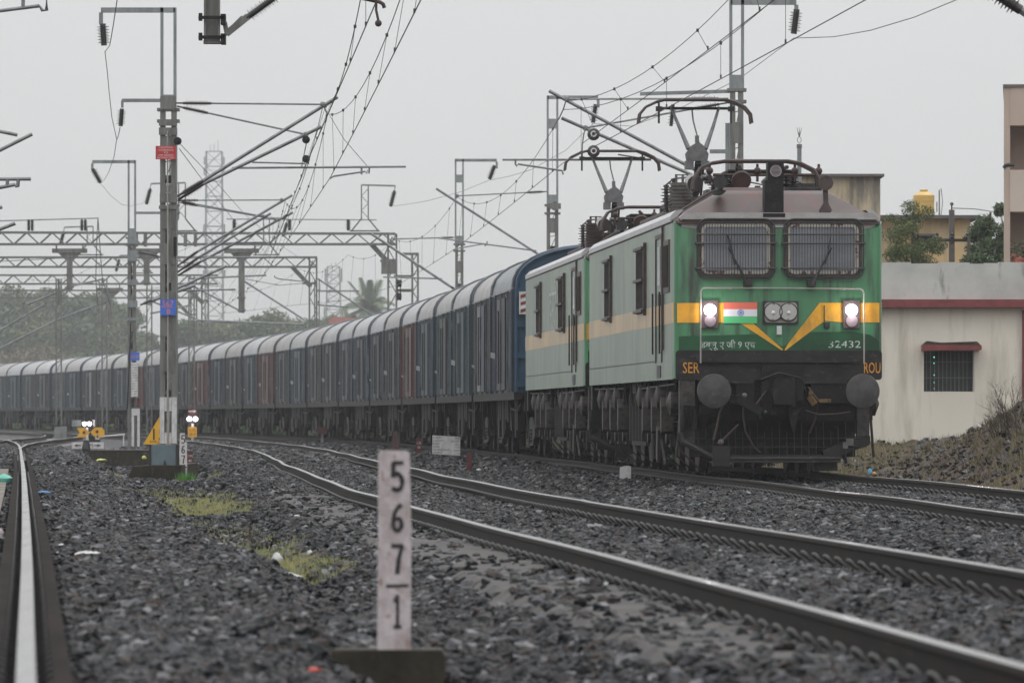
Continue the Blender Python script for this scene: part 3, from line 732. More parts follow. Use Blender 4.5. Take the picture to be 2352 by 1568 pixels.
def make_loco(d_front, label, lead):
    root = thing('electric_locomotive', label, 'locomotive', group='pair of coupled electric locomotives')
    L = 19.0; W = 1.49; ZB = 1.375; ZE = 3.62; ZT = 4.08
    # --- body shell: rings along y
    def shell(rows, closed_front=True):
        mb = MB(); n = len(rows[0][1])
        for y, ring in rows:
            for q in ring: mb.v.append((q[0], y + (q[2] if len(q) > 2 else 0), q[1]))
        for i in range(len(rows)-1):
            for k in range(n):
                j = (k+1) % n; mb.f.append((i*n+k, (i+1)*n+k, (i+1)*n+j, i*n+j))
        mb.f.append(tuple(range(n))); mb.f.append(tuple((len(rows)-1)*n + k for k in range(n))[::-1])
        return mb
    def ring(w_, z0, z1, r=.03): return [(-w_, z0), (w_, z0), (w_, z1), (-w_, z1)]
    rows = [(0, ring(W-.10, 1.77, 3.52)), (.03, ring(W-.045, 1.77, 3.56)), (.10, ring(W-.008, 1.77, 3.60)), (.16, ring(W, 1.77, ZE)), (.19, ring(W, 1.77, ZE)), (L-.19, ring(W, 1.77, ZE)), (L-.16, ring(W, 1.77, ZE)), (L-.05, ring(W-.03, 1.77, 3.58)), (L, ring(W-.10, 1.77, 3.52))]
    body = shell(rows).build('body', M_['green'], root, True)
    rows = [(y+.0, ring(w2, ZB, 1.77)) for y, w2 in ((.012, W-.095), (.04, W-.04), (.11, W-.006), (.17, W), (.20, W), (L-.20, W), (L-.17, W), (L-.012, W-.08))]
    shell(rows).build('side_skirt', M_['green'], root, True)
    # buffer beam band across the front
    bb = MB(); bb.prism(rrect(-W+.015, W-.015, ZB-.02, FZ(808), .05), -.035, .05)
    bb.prism([(-1.18, FZ(822)), (1.12, FZ(822)), (1.12, FZ(836)), (-1.18, FZ(836))], -.10, -.03)
    for sx in (-.72, .62): bb.box(sx-.3, sx+.35, -.09, -.03, FZ(884), FZ(876))
    bb.build('buffer_beam', M_['beam'], root)
    sk = MB()
    sk.box(-W-.004, -W+.02, .30, L-.2, ZB-.01, ZB+.27); sk.box(W-.02, W+.004, .30, L-.2, ZB-.01, ZB+.27)
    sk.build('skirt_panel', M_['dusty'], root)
    ln = MB()
    ln.box(-W-.007, -W, 3.55, L-.25, ZB+.262, ZB+.280); ln.box(W, W+.007, 3.55, L-.25, ZB+.262, ZB+.280)
    ln.build('panel_seam', M_['black'], root)
    # --- roof
    def rring_(w_, wt, ze, zt): return [(-w_, ze-.0), (w_, ze), (w_, ze+.03), (wt, zt), (-wt, zt), (-w_, ze+.03)]
    rows = [(-.045, rring_(W-.07, W-.5, 3.575, 3.62)), (.05, rring_(W-.03, W-.52, 3.60, 3.68)), (.55, rring_(W, .80, 3.622, 4.02)), (.80, rring_(W, .76, 3.622, ZT)),
            (L-.80, rring_(W, .76, 3.622, ZT)), (L-.5, rring_(W, .8, 3.622, 4.0)), (L-.02, rring_(W-.05, W-.5, 3.61, 3.66))]
    roof = shell(rows).build('roof', M_['roofm'], root, True)
    rs = MB()
    for k in range(17): rs.box(-1.46, -.78, .95+k*1.08, .975+k*1.08, 3.64, 3.66) if False else None
    for k in range(16):
        y = 1.3 + k*1.12
        rs.bar((-W+.02, y, 3.668), (-.76, y, ZT+.004), .03, .012); rs.bar((W-.02, y, 3.668), (.76, y, ZT+.004), .03, .012)
    ru = MB()
    for sx in (-1, 1): ru.prism([(sx*(W-.02), 3.63), (sx*(W+.014), 3.63), (sx*(W+.018), 3.70), (sx*(W-.07), 3.79), (sx*(W-.18), 3.80)][::-sx], .6, L-.3)
    ru.build('roof_edge', M_['rimsheen'], roof)
    rs.tube([(-W-.012, .2, 3.618), (-W-.012, L-.2, 3.618)], .012, 6); rs.tube([(W+.012, .2, 3.618), (W+.012, L-.2, 3.618)], .012, 6)
    rs.tube([(-W-.02, 1.98, 1.8), (-W-.02, 1.98, 3.6), (-W+.1, 1.98, 3.74), (-.8, 1.98, 4.1)], .018, 5)
    rs.build('roof_seam', M_['brown'], roof)
    # --- front paint
    y = -.004
    vb = MB()
    vb.add([(FX(a), y, FZ(b)) for a, b in ((1566, 525), (1600, 529), (1618, 531), (1622, 512), (1566, 512))], [(0, 1, 2, 3, 4)])
    vb.add([(FX(a), y, FZ(b)) for a, b in ((1972, 532), (1990, 529), (2013, 523), (2013, 512), (1960, 512))], [(0, 1, 2, 3, 4)])
    vb.build('visor_band', M_['band'], body)
    MB().prism([(-W+.09, 3.625), (W-.09, 3.625), (W-.06, 3.66), (W-.14, 3.735), (-W+.14, 3.735), (-W+.06, 3.66)], -.056, .16).build('roof_lip', M_['band'], root)
    MB().prism([(FX(1776), FZ(526)), (FX(1806), FZ(526)), (FX(1806), FZ(512)), (FX(1776), FZ(512))], -.012, -.002).build('white_panel', M_['lwhite'], body)
    MB().prism([(-W+.10, FZ(512)), (W-.10, FZ(512)), (W-.10, FZ(508)), (-W+.10, FZ(508))], -.06, .0).build('gutter', M_['black'], body)
    # lower darker swoosh
    pts = [(FX(1560), FZ(808)), (FX(2022), FZ(808)), (FX(2022), FZ(788)), (FX(2000), FZ(772)), (FX(1960), FZ(765)), (FX(1845), FZ(766)), (FX(1800), FZ(800)), (FX(1740), FZ(771)), (FX(1560), FZ(776))]
    MB().add([(a, -.005, b) for a, b in pts], [tuple(range(len(pts)))]).build('lower_paint_sweep', M_['green2'], body)
    st = MB()
    def poly(pts, yy): st.add([(FX(a), yy, FZ(b)) for a, b in pts], [tuple(range(len(pts)))])
    poly([(1556, 745), (1655, 745), (1656, 699), (1556, 700)], -.008)
    poly([(1656, 745), (1700, 745), (1797, 808), (1800, 806), (1730, 745), (1692, 699), (1656, 699)], -.008)
    poly([(1803, 808), (1806, 808), (1896, 740), (1938, 744), (2022, 744), (2022, 699), (1884, 699), (1810, 795)], -.008)
    st.build('front_stripe', M_['lyel'], body)
    for sx in (-1, 1):
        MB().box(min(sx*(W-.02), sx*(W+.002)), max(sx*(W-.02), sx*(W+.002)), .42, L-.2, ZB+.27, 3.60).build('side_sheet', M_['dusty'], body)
        MB().box(min(sx*(W-.01), sx*(W+.005)), max(sx*(W-.01), sx*(W+.005)), .42, L-.1, 2.17, 2.46).build('side_stripe', M_['ysheen'], body)
        MB().box(min(sx*(W-.01), sx*(W+.004)), max(sx*(W-.01), sx*(W+.004)), .13, .42, 2.17, 2.46).build('corner_stripe', M_['lyel'], body)
    # --- windscreens
    for x0, x1, z0, z1, wp in ((FX(1604), FX(1777), FZ(641), FZ(510), -1), (FX(1803), FX(1981), FZ(641), FZ(510), 1)):
        fr = rring(x0, x1, z0, z1, .13, .045, -.06, .0).build('windscreen_frame', M_['brown'], body, True)
        rring(x0+.045, x1-.045, z0+.05, z1-.05, .10, .045, -.045, .0).build('rim', M_['seal'], fr, True)
        MB().prism(rrect(x0+.085, x1-.085, z0+.09, z1-.09, .07), -.02, .0).build('pane', M_['glass'], fr)
        g = MB(); n = 27
        for i in range(1, n):
            xx = x0 + (x1-x0)*i/n; g.tube([(xx, -.085, z0+.02), (xx, -.085, z1-.02)], .0048, 4, cap=False)
        for zz in (z0+.13, z1-.20, z1-.33): g.tube([(x0-.03, -.095, zz), (x1+.03, -.095, zz)], .011, 5)
        g.tube([(a, -.085, b) for a, b in rrect(x0-.02, x1+.02, z0-.03, z1+.02, .15)], .011, 5, closed=True)
        for zz in (z0+.13, z1-.33):
            for xx in (x0-.03, x1+.03): g.cyl((xx, -.1, zz), (xx, 0, zz), .02, 6)
        g.build('window_grille', M_['wire_g'], body)
        wx0 = (x0+x1)/2 + (.04 if wp < 0 else -.07)
        wm = MB(); bx = wx0 + (.13 if wp < 0 else -.10); tx = wx0 - .15*(1 if wp < 0 else -1.2)
        wm.tube([(bx, -.12, z0-.10), (tx, -.13, z0+.42)], [.022, .012], 5); wm.bar((tx-.01, -.14, z0+.60), (tx+.09*(1 if wp < 0 else -1), -.14, z0+.18), .012, .03)
        wm.box(bx-.06, bx+.06, -.12, -.0, z0-.13, z0-.03)
        wm.build('windscreen_wiper', M_['black'], body)
    # --- hand rail
    h = MB(); h.tube([(FX(1609), -.10, FZ(838)), (FX(1609), -.10, FZ(672)), (FX(1613), -.10, FZ(666)), (FX(1620), -.10, FZ(665)), (FX(1976), -.10, FZ(667)), (FX(1982), -.10, FZ(670)), (FX(1985), -.10, FZ(678)), (FX(1985), -.10, FZ(838))], .0115, 6)
    for px in (1680, 1760, 1860, 1940): h.cyl((FX(px), -.1, FZ(666)), (FX(px), 0, FZ(668)), .014, 5)
    h.build('handrail', M_['lampplate'], body, True)
    # --- lamps
    for cx in (1631, 1957):
        bx = MB(); bx.box(FX(cx)-.118, FX(cx)+.118, -.05, .0, FZ(757), FZ(694))
        lb = bx.build('marker_light', M_['brown'], body)
        MB().lathe((FX(cx), -.05, FZ(716)), (0, -1, 0), [(0, .082), (.012, .082), (.02, .066), (.024, .01)], 20).build('lit_lens', M_['lens_on'] if lead else M_['lens_off'], lb, True)
        MB().lathe((FX(cx), -.05, FZ(716)), (0, -1, 0), [(0, .098), (.006, .098), (.008, .085)], 20).build('lens_ring', M_['chrome'], lb, True)
        if lead:
            pl_ = bpy.data.lights.new('lamp_glow', 'POINT'); pl_.energy = 5.0; pl_.color = (1, .86, .92); pl_.shadow_soft_size = .05
            po_ = bpy.data.objects.new('lamp_glow', pl_); COL.objects.link(po_); po_.parent = lb; po_.location = (FX(cx), -.20, FZ(716))
        MB().lathe((FX(cx)+.004, -.05, FZ(741)), (0, -1, 0), [(0, .085), (.012, .085), (.02, .06), (.024, .01)], 20).build('dark_lens', M_['lens_off'], lb, True)
    hb = MB().prism([(FX(1753), FZ(748)), (FX(1835), FZ(748)), (FX(1835), FZ(695)), (FX(1753), FZ(695))], -.035, .0).build('headlight', M_['black'], body)
    MB().prism(rrect(FX(1757), FX(1832), FZ(745), FZ(698), .06), -.05, -.03).build('lamp_plate', M_['lampplate'], hb)
    for cx in (1776.5, 1811.5):
        MB().lathe((FX(cx), -.05, FZ(720)), (0, -1, 0), [(0, .125), (.03, .125), (.032, .105), (.01, .10), (.004, .05), (.015, .03), (.02, .01)], 24).build('reflector', M_['chrome'], hb, True)
        MB().tube([(FX(cx)+.127*math.cos(a), -.078, FZ(720)+.127*math.sin(a)) for a in [i*math.pi/12 for i in range(24)]], .009, 5, closed=True).build('lens_ring', M_['black'], hb, True)
        MB().sph((FX(cx), -.085, FZ(722)), .03).build('bulb', M_['lwhite'], hb, True)
    sk2 = MB(); sk2.box(FX(1785), FX(1796), -.06, 0, FZ(772), FZ(752)); sk2.build('jumper_socket', M_['lwhite'], body)
    sk3 = MB(); sk3.box(FX(1895), FX(1907), -.06, 0, FZ(757), FZ(744)); sk3.cyl((FX(1895), -.02, FZ(750)), (FX(1895), -.02, FZ(705)), .008, 5); sk3.build('jumper_socket', M_['black'], body)
    # --- flag sticker
    if lead:
        x0, x1 = FX(1663), FX(1740); zz = [FZ(746), FZ(730), FZ(714), FZ(698)]
        fl = None
        for k, mm in enumerate(('flagg', 'flagw', 'saff')):
            b_ = MB().box(x0, x1, -.022, -.010, zz[k], zz[k+1])
            o = b_.build('flag_sticker' if fl is None else 'flag_band', M_[mm], fl or body); fl = fl or o
        cx, cz = FX(1702), (zz[1]+zz[2])/2; wv = MB()
        wv.tube([(cx+.043*math.cos(a), -.024, cz+.043*math.sin(a)) for a in [i*math.pi/12 for i in range(24)]], .004, 4, closed=True)
        for i in range(12):
            a = i*math.pi/6; wv.bar((cx, -.024, cz), (cx+.04*math.cos(a), -.024, cz+.04*math.sin(a)), .003, .003)
        wv.build('flag_wheel', M_['navy'], fl)
    face_text('class_lettering', 'डब्लू ए जी 9 एच', FX(1673), FZ(796), .78, .15, -.009, M_['ltext'], body)
    face_text('number_lettering', '32432', FX(1942), FZ(794), .46, .10, -.009, M_['ltext'], body)
    face_text('railway_lettering', 'SER', FX(1588), FZ(848), .235, .155, -.040, M_['otext'], body)
    face_text('shed_lettering', 'ROU', FX(2005), FZ(848), .235, .155, -.040, M_['otext'], body)
    if not lead:       # faded lettering on the side wall
        o = face_text('side_lettering', 'दपूरे', 0, 0, 2.2, .95, 0, M_['slett'], body)
        for v in o.data.vertices: x, y, z = v.co; v.co = (-W-.006, 9.3 - x, 2.93 + z)
    # --- side doors and windows (both sides)
    for sx in (-1, 1):
        xo = sx*W
        def sbox(mb, y0, y1, z0, z1, out, inn=.0): mb.box(min(xo+sx*out, xo-sx*inn), max(xo+sx*out, xo-sx*inn), y0, y1, z0, z1)
        dr = MB(); sbox(dr, 2.25, 2.31, 1.62, 3.5, .02); sbox(dr, 3.40, 3.46, 1.62, 3.5, .02); sbox(dr, 2.31, 3.40, 3.44, 3.5, .02)
        dd = dr.build('cab_door', M_['brown'], body)
        wn = MB(); sbox(wn, 2.62, 3.10, 2.75, 3.32, .012); wn.build('door_window', M_['glass'], dd)
        ha = MB(); ha.cyl((xo+sx*.05, 2.18, 1.75), (xo+sx*.05, 2.18, 2.65), .014, 6); ha.cyl((xo+sx*.05, 3.54, 1.75), (xo+sx*.05, 3.54, 2.65), .014, 6)
        ha.cyl((xo+sx*.03, 2.45, 2.45), (xo+sx*.03, 2.45, 2.62), .02, 6); ha.build('door_handle', M_['black'], dd)
        stp = MB(); sbox(stp, 2.5, 3.2, 1.40, 1.58, .015); stp.build('door_step', M_['dark'], dd)
        cw = MB(); sbox(cw, .85, 1.85, 2.62, 3.38, .02); c_ = cw.build('cab_window', M_['brown'], body)
        cg = MB(); sbox(cg, .93, 1.77, 2.70, 3.30, .03); cg.build('pane', M_['louvre'], c_)
        for y0, y1 in ((5.6, 7.3), (13.2, 14.6)):
            lv = MB(); sbox(lv, y0, y1, 2.40, 3.42, .03); l_ = lv.build('side_window', M_['brown'], body)
            gl = MB(); sbox(gl, y0+.1, y1-.1, 2.48, 3.34, .036); gl.build('pane', M_['louvre'], l_)
            bz = MB()
            for zz in (2.43, 2.9, 3.38): sbox(bz, y0-.05, y1+.05, zz-.02, zz+.02, .075)
            sbox(bz, y0-.1, y0, 2.36, 3.46, .045); bz.build('window_bar', M_['brown'], l_)
    # --- roof gear
    hl = MB(); hl.box(FX(1765), FX(1802), .0, .30, FZ(418), FZ(376)); hl.box(FX(1757), FX(1801), -.03, .30, FZ(496), FZ(418)); hl.box(FX(1753), FX(1804), -.06, .22, FZ(503), FZ(494))
    hh = hl.build('roof_headlight', M_['grime'], roof)
    MB().lathe((FX(1783), 0, FZ(397)), (0, -1, 0), [(0, .085), (.03, .085), (.03, .07), (.005, .06), (.004, .005)], 18).build('lens', M_['lens_off'], hh, True)
    for cx, cz, rr_ in ((1899, 424, .105), (1656, 422, .10)):
        hn = MB(); hn.lathe((FX(cx), .0, FZ(cz)), (0, 1, 0), [(.02, rr_*.8), (0, rr_), (.06, rr_*.95), (.16, rr_*.6), (.36, rr_*.4)], 16)
        hn.prism([(FX(cx)-.04, FZ(cz)), (FX(cx)+.03, FZ(cz)), (FX(cx)+.04, FZ(470 if rr_ > .1 else 440)), (FX(cx)+.09, FZ(486 if rr_ > .1 else 442)), (FX(cx)+.04, FZ(502 if rr_ > .1 else 450)), (FX(cx)-.06, FZ(502 if rr_ > .1 else 450)), (FX(cx)-.09, FZ(486 if rr_ > .1 else 442)), (FX(cx)-.03, FZ(470 if rr_ > .1 else 440))], .05, .12 if rr_ > .1 else .5)
        hn.build('horn', M_['brown'] if rr_ > .1 else M_['black'], roof, True)
    bs = MB(); bs.box(FX(1600), FX(1628), -.02, .1, FZ(512), FZ(496)); bs.build('bracket', M_['rust'], roof)
    pl = MB(); pl.box(.18, .72, 1.0, 1.4, ZT, ZT+.05); pl.tube([(.42+.03*math.cos(a), 1.2, ZT+.10+.03*math.sin(a)) for a in [i*math.pi/5 for i in range(10)]], .009, 5, closed=True)
    pl.build('lifting_plate', M_['black'], roof)
    hs = MB(); hs.prismx([(1.4, ZT-.02), (1.5, ZT+.07), (17.4, ZT+.07), (17.5, ZT-.02)], -.72, .72); hs.build('roof_hatch', M_['roofm'], roof)
    pantograph(roof, 3.0, False); pantograph(roof, 14.4, True)
    tr = MB(); tr.lathe((-.90, 6.2, ZT-.27), (0, 0, 1), sum([[(k*.052, .17), (k*.052+.026, .175), (k*.052+.03, .15), (k*.052+.05, .15)] for k in range(10)], []) + [(.53, .17), (.58, .17), (.585, .02)], 18)
    for xx in (-.98, -.88, -.80): tr.cyl((xx, 6.2, ZT+.3), (xx, 6.2, ZT+.44), .02, 6)
    tr.tube([(-.98, 6.2, ZT+.43), (-.80, 6.2, ZT+.43)], .01, 5)
    tr.build('voltage_transformer', M_['rust'] if not lead else M_['dust2'], roof, True)
    ins = MB()
    for (xx, yy, hh_) in ((-1.0, 6.4, .5), (-1.08, 6.9, .42), (-.95, 7.4, .38), (-.3, 4.9, .45), (-.12, 5.2, .42), (-.55, 4.6, .4), (.2, 5.5, .36), (.5, 4.8, .34), (.7, 7, .35), (0, 9, .35), (-.5, 10.5, .35), (-.5, 12, .35)):
        ins.insulator((xx, yy, ZT-.12), (xx, yy, ZT-.12+hh_), .09, 7)
    ins.insulator((-.75, 4.3, ZT+.32), (-.25, 4.5, ZT+.22), .085, 7); ins.lathe((-.9, 3.6, ZT+.2), (0, 1, .1), [(0, .12), (.5, .12), (.6, .05)], 12)
    ins.build('roof_insulator', M_['insul'], roof, True)
    bb2 = MB(); bb2.tube([(-.9, 4.4, ZT+.33), (-1.0, 6.4, ZT+.38), (-1.08, 7.0, ZT+.30), (-.5, 10.5, ZT+.24), (-.5, 14, ZT+.3)], .014, 5)
    bb2.tube([(-.3, 4.9, ZT+.34), (.2, 5.5, ZT+.27), (.7, 7, ZT+.25)], .012, 5)
    bb2.box(.35, .95, 3.9, 4.6, ZT, ZT+.22); bb2.box(-.4, .4, 7.6, 8.3, ZT+.02, ZT+.26)
    bb2.build('roof_busbar', M_['black'], roof)
    # --- front running gear
    for cx in (1634, 1974):
        bf = MB(); bx_ = FX(cx) + (.0 if cx < 1700 else -.0); z_ = FZ(902)
        bf.lathe((bx_, -.05, z_), (0, -1, 0), [(0, .12), (.25, .12), (.26, .09), (.5, .09)], 16)
        bq = bf.build('buffer', M_['grime'], root, True)
        MB().lathe((bx_, -.52, z_), (0, -1, 0), [(0, .235), (.02, .245), (.035, .24), (.052, .12), (.055, .003)], 32).build('buffer_head', M_['buffer'], bq, True)
    cp = MB(); cx, cz = .03, FZ(905)
    cp.box(cx-.28, cx+.30, -.12, .0, cz-.33, cz+.40)
    cp.prism([(cx-.14, cz-.17), (cx+.1, cz-.17), (cx+.13, cz+.02), (cx+.1, cz+.2), (cx-.1, cz+.2), (cx-.17, cz+.05)], -.52, -.12)
    cp.prism([(cx+.12, cz-.13), (cx+.28, cz-.1), (cx+.3, cz+.12), (cx+.15, cz+.17)], -.42, -.12)
    cp.cyl((cx+.12, -.46, cz-.2), (cx+.12, -.46, cz+.22), .05, 10)
    cp.prism([(cx+.08, cz-.25), (cx+.24, cz-.25), (cx+.20, cz-.42), (cx+.15, cz-.55), (cx+.11, cz-.42)], -.3, -.2)
    cp.tube([(cx-.3, -.2, cz+.18), (cx-.05, -.2, cz+.28), (cx+.28, -.2, cz+.2), (cx+.33, -.2, cz)], .018, 5)
    cp.build('coupler', M_['grime'], root, True)
    und = MB()
    und.box(-1.35, 1.35, .05, .25, .78, 1.38); und.box(-1.2, 1.2, 1.0, 1.3, .25, 1.37)
    und.box(-.62, -.35, -.06, .05, 1.05, 1.34); und.box(.45, .95, -.06, .05, 1.02, 1.3); und.box(-1.15, -.7, -.05, .05, .86, 1.1)
    for sx in (-1, 1): und.box(sx*.9-.25, sx*.9+.25, -.03, .06, 1.0, 1.36)
    und.build('headstock', M_['grime'], root)
    cc = MB()
    cc.prism([(-1.42, 1.36), (-1.20, 1.36), (-1.20, .34), (-1.28, .42), (-1.42, .58)], -.02, .16)
    cc.prism([(1.30, 1.36), (1.12, 1.36), (1.12, .40), (1.30, .52)], .0, .16)
    cc.build('step_plate', M_['dust'], root)
    cg = MB()
    cg.tube([(-1.42, -.10, .60), (-1.38, -.12, .48), (-1.0, -.2, .27), (-.92, -.22, .235), (.85, -.22, .235)], .05, 8)
    cg.box(-.95, .86, -.26, -.17, .18, .29)
    cg.bar((.62, -.15, .28), (1.26, -.05, .50), .12, .15); cg.box(1.1, 1.30, -.1, .05, .45, .56)
    cg.box(-.97, -.72, -.28, -.2, .13, .42); cg.box(.5, .83, -.12, .3, .06, .24)
    for k in range(22):
        xx = -1.16 + k*.105
        cg.tube([(xx, -.2, .26), (xx, -.12, .62 + .2*((k*7) % 3)/3)], .0065, 4)
    for zz in (.40, .52): cg.tube([(-1.25, -.15, zz), (1.15, -.15, zz)], .006, 4)
    cg.box(-1.15, .55, -.05, .0, .38, .42)
    cg.build('cattle_guard', M_['beam'], root)
    hz = MB()
    hz.tube([(-.53, -.25, .97), (-.53, -.28, .82), (-.5, -.28, .62), (-.38, -.25, .40), (-.28, -.2, .32)], .014, 6)
    hz.tube([(-.78, -.22, 1.05), (-.86, -.22, .9), (-.9, -.22, .7), (-.95, -.22, .5)], .02, 6)
    hz.tube([(-.6, -.26, .72), (-.82, -.24, .5), (-.9, -.24, .45)], .018, 6)
    hz.tube([(.36, -.24, .92), (.55, -.26, .86), (.8, -.24, .87), (1.0, -.22, .9)], .012, 6)
    hz.tube([(-.2, -.2, 1.2), (-.35, -.24, 1.0), (-.3, -.24, .8)], .014, 6)
    hz.tube([(.4, -.2, 1.25), (.55, -.24, 1.05), (.5, -.24, .8), (.42, -.2, .6)], .016, 6)
    hz.build('brake_hose', M_['rust'], root, True)
    hy = MB()
    hy.bar((-.9, -.2, 1.12), (-.55, -.28, 1.06), .16, .12); hy.bar((-.62, -.28, 1.10), (-.28, -.3, .90), .15, .12)
    hy.box(-1.36, -1.18, -.06, .14, .62, .98); hy.prism([(-1.42, .52), (-1.27, .55), (-1.2, .98), (-1.36, 1.0)], -.06, -.02)
    hy.build('hose_bracket', M_['grime'], root)
    hw = MB(); hw.sph((-.52, -.34, 1.13), .04); hw.sph((-.22, -.34, .90), .022); hw.sph((-.85, -.28, .47), .045); hw.box(.95, 1.05, -.2, -.15, .42, .52); hw.box(.9, .97, -.2, -.15, .38, .47)
    hw.build('hose_fitting', M_['dust2'], root)
    oy = MB(); oy.bar((.42, -.22, 1.12), (.5, -.26, 1.0), .08); oy.bar((.55, -.24, 1.06), (.72, -.24, 1.06), .05); oy.box(.41, .46, -.26, -.2, 1.06, 1.2)
    oy.build('cock_handle', M_['ochre'], root)
    # rear gear and hanging apparatus
    rb = MB(); rb.box(-1.45, 1.45, L-.3, L+.02, .95, 1.37); rb.box(-.3, .3, L, L+.65, .85, 1.2)
    for sx in (-1, 1): rb.lathe((sx*1.0, L, 1.12), (0, 1, 0), [(0, .1), (.45, .1), (.46, .22), (.5, .22)], 20)
    rb.build('rear_buffer_beam', M_['grime'], root, True)
    tx = MB(); tx.box(-1.3, 1.3, 8.1, 11.2, .38, 1.37)
    for k in range(9): tx.box(-1.36, -1.3, 8.2+k*.33, 8.32+k*.33, .45, 1.2); tx.box(1.3, 1.36, 8.2+k*.33, 8.32+k*.33, .45, 1.2)
    tx.build('underframe_tank', M_['grime'], root)
    pi = MB()
    for sx in (-1, 1):
        for k in range(14): yy = 1.2+k*1.28; pi.cyl((sx*1.4, yy, 1.38), (sx*1.36, yy+.1, 1.0), .02, 5)
        pi.tube([(sx*1.42, .8, 1.30), (sx*1.42, 7.5, 1.26)], .016, 5); pi.tube([(sx*1.4, 11.5, 1.28), (sx*1.42, 18.4, 1.3)], .016, 5)
        pi.lathe((sx*1.3, .95, 1.02), (sx, 0, 0), [(0, .02), (.02, .17), (.18, .18), (.24, .02)], 14)
        pi.cyl((sx*1.36, .5, .95), (sx*1.42, .55, .25), .02, 6)
        pi.bar((sx*1.40, 4.2, .66), (sx*1.40, 4.3, .18), .05, .30); pi.bar((sx*1.38, 5.0, 1.0), (sx*1.36, 3.4, .12), .03, .03)
        pi.cyl((sx*1.40, 5.25, .75), (sx*1.40, 5.25, .2), .035, 8)
    pi.build('brake_rigging', M_['dust'], root)
    bogie(root, 5.15); bogie(root, 14.35)
    # place: front end at d_front on the curve
    xf = float(T3(d_front)); m = slope(T3, d_front + 9.5)
    root.location = (xf, d_front, .025); root.rotation_euler = (0, 0, -math.atan(m))
    return root
make_loco(90.0, 'leading green electric locomotive with yellow V stripe, flag sticker and lit marker lamps', True)
make_loco(110.2, 'second green and yellow electric locomotive coupled directly behind the leading one', False)
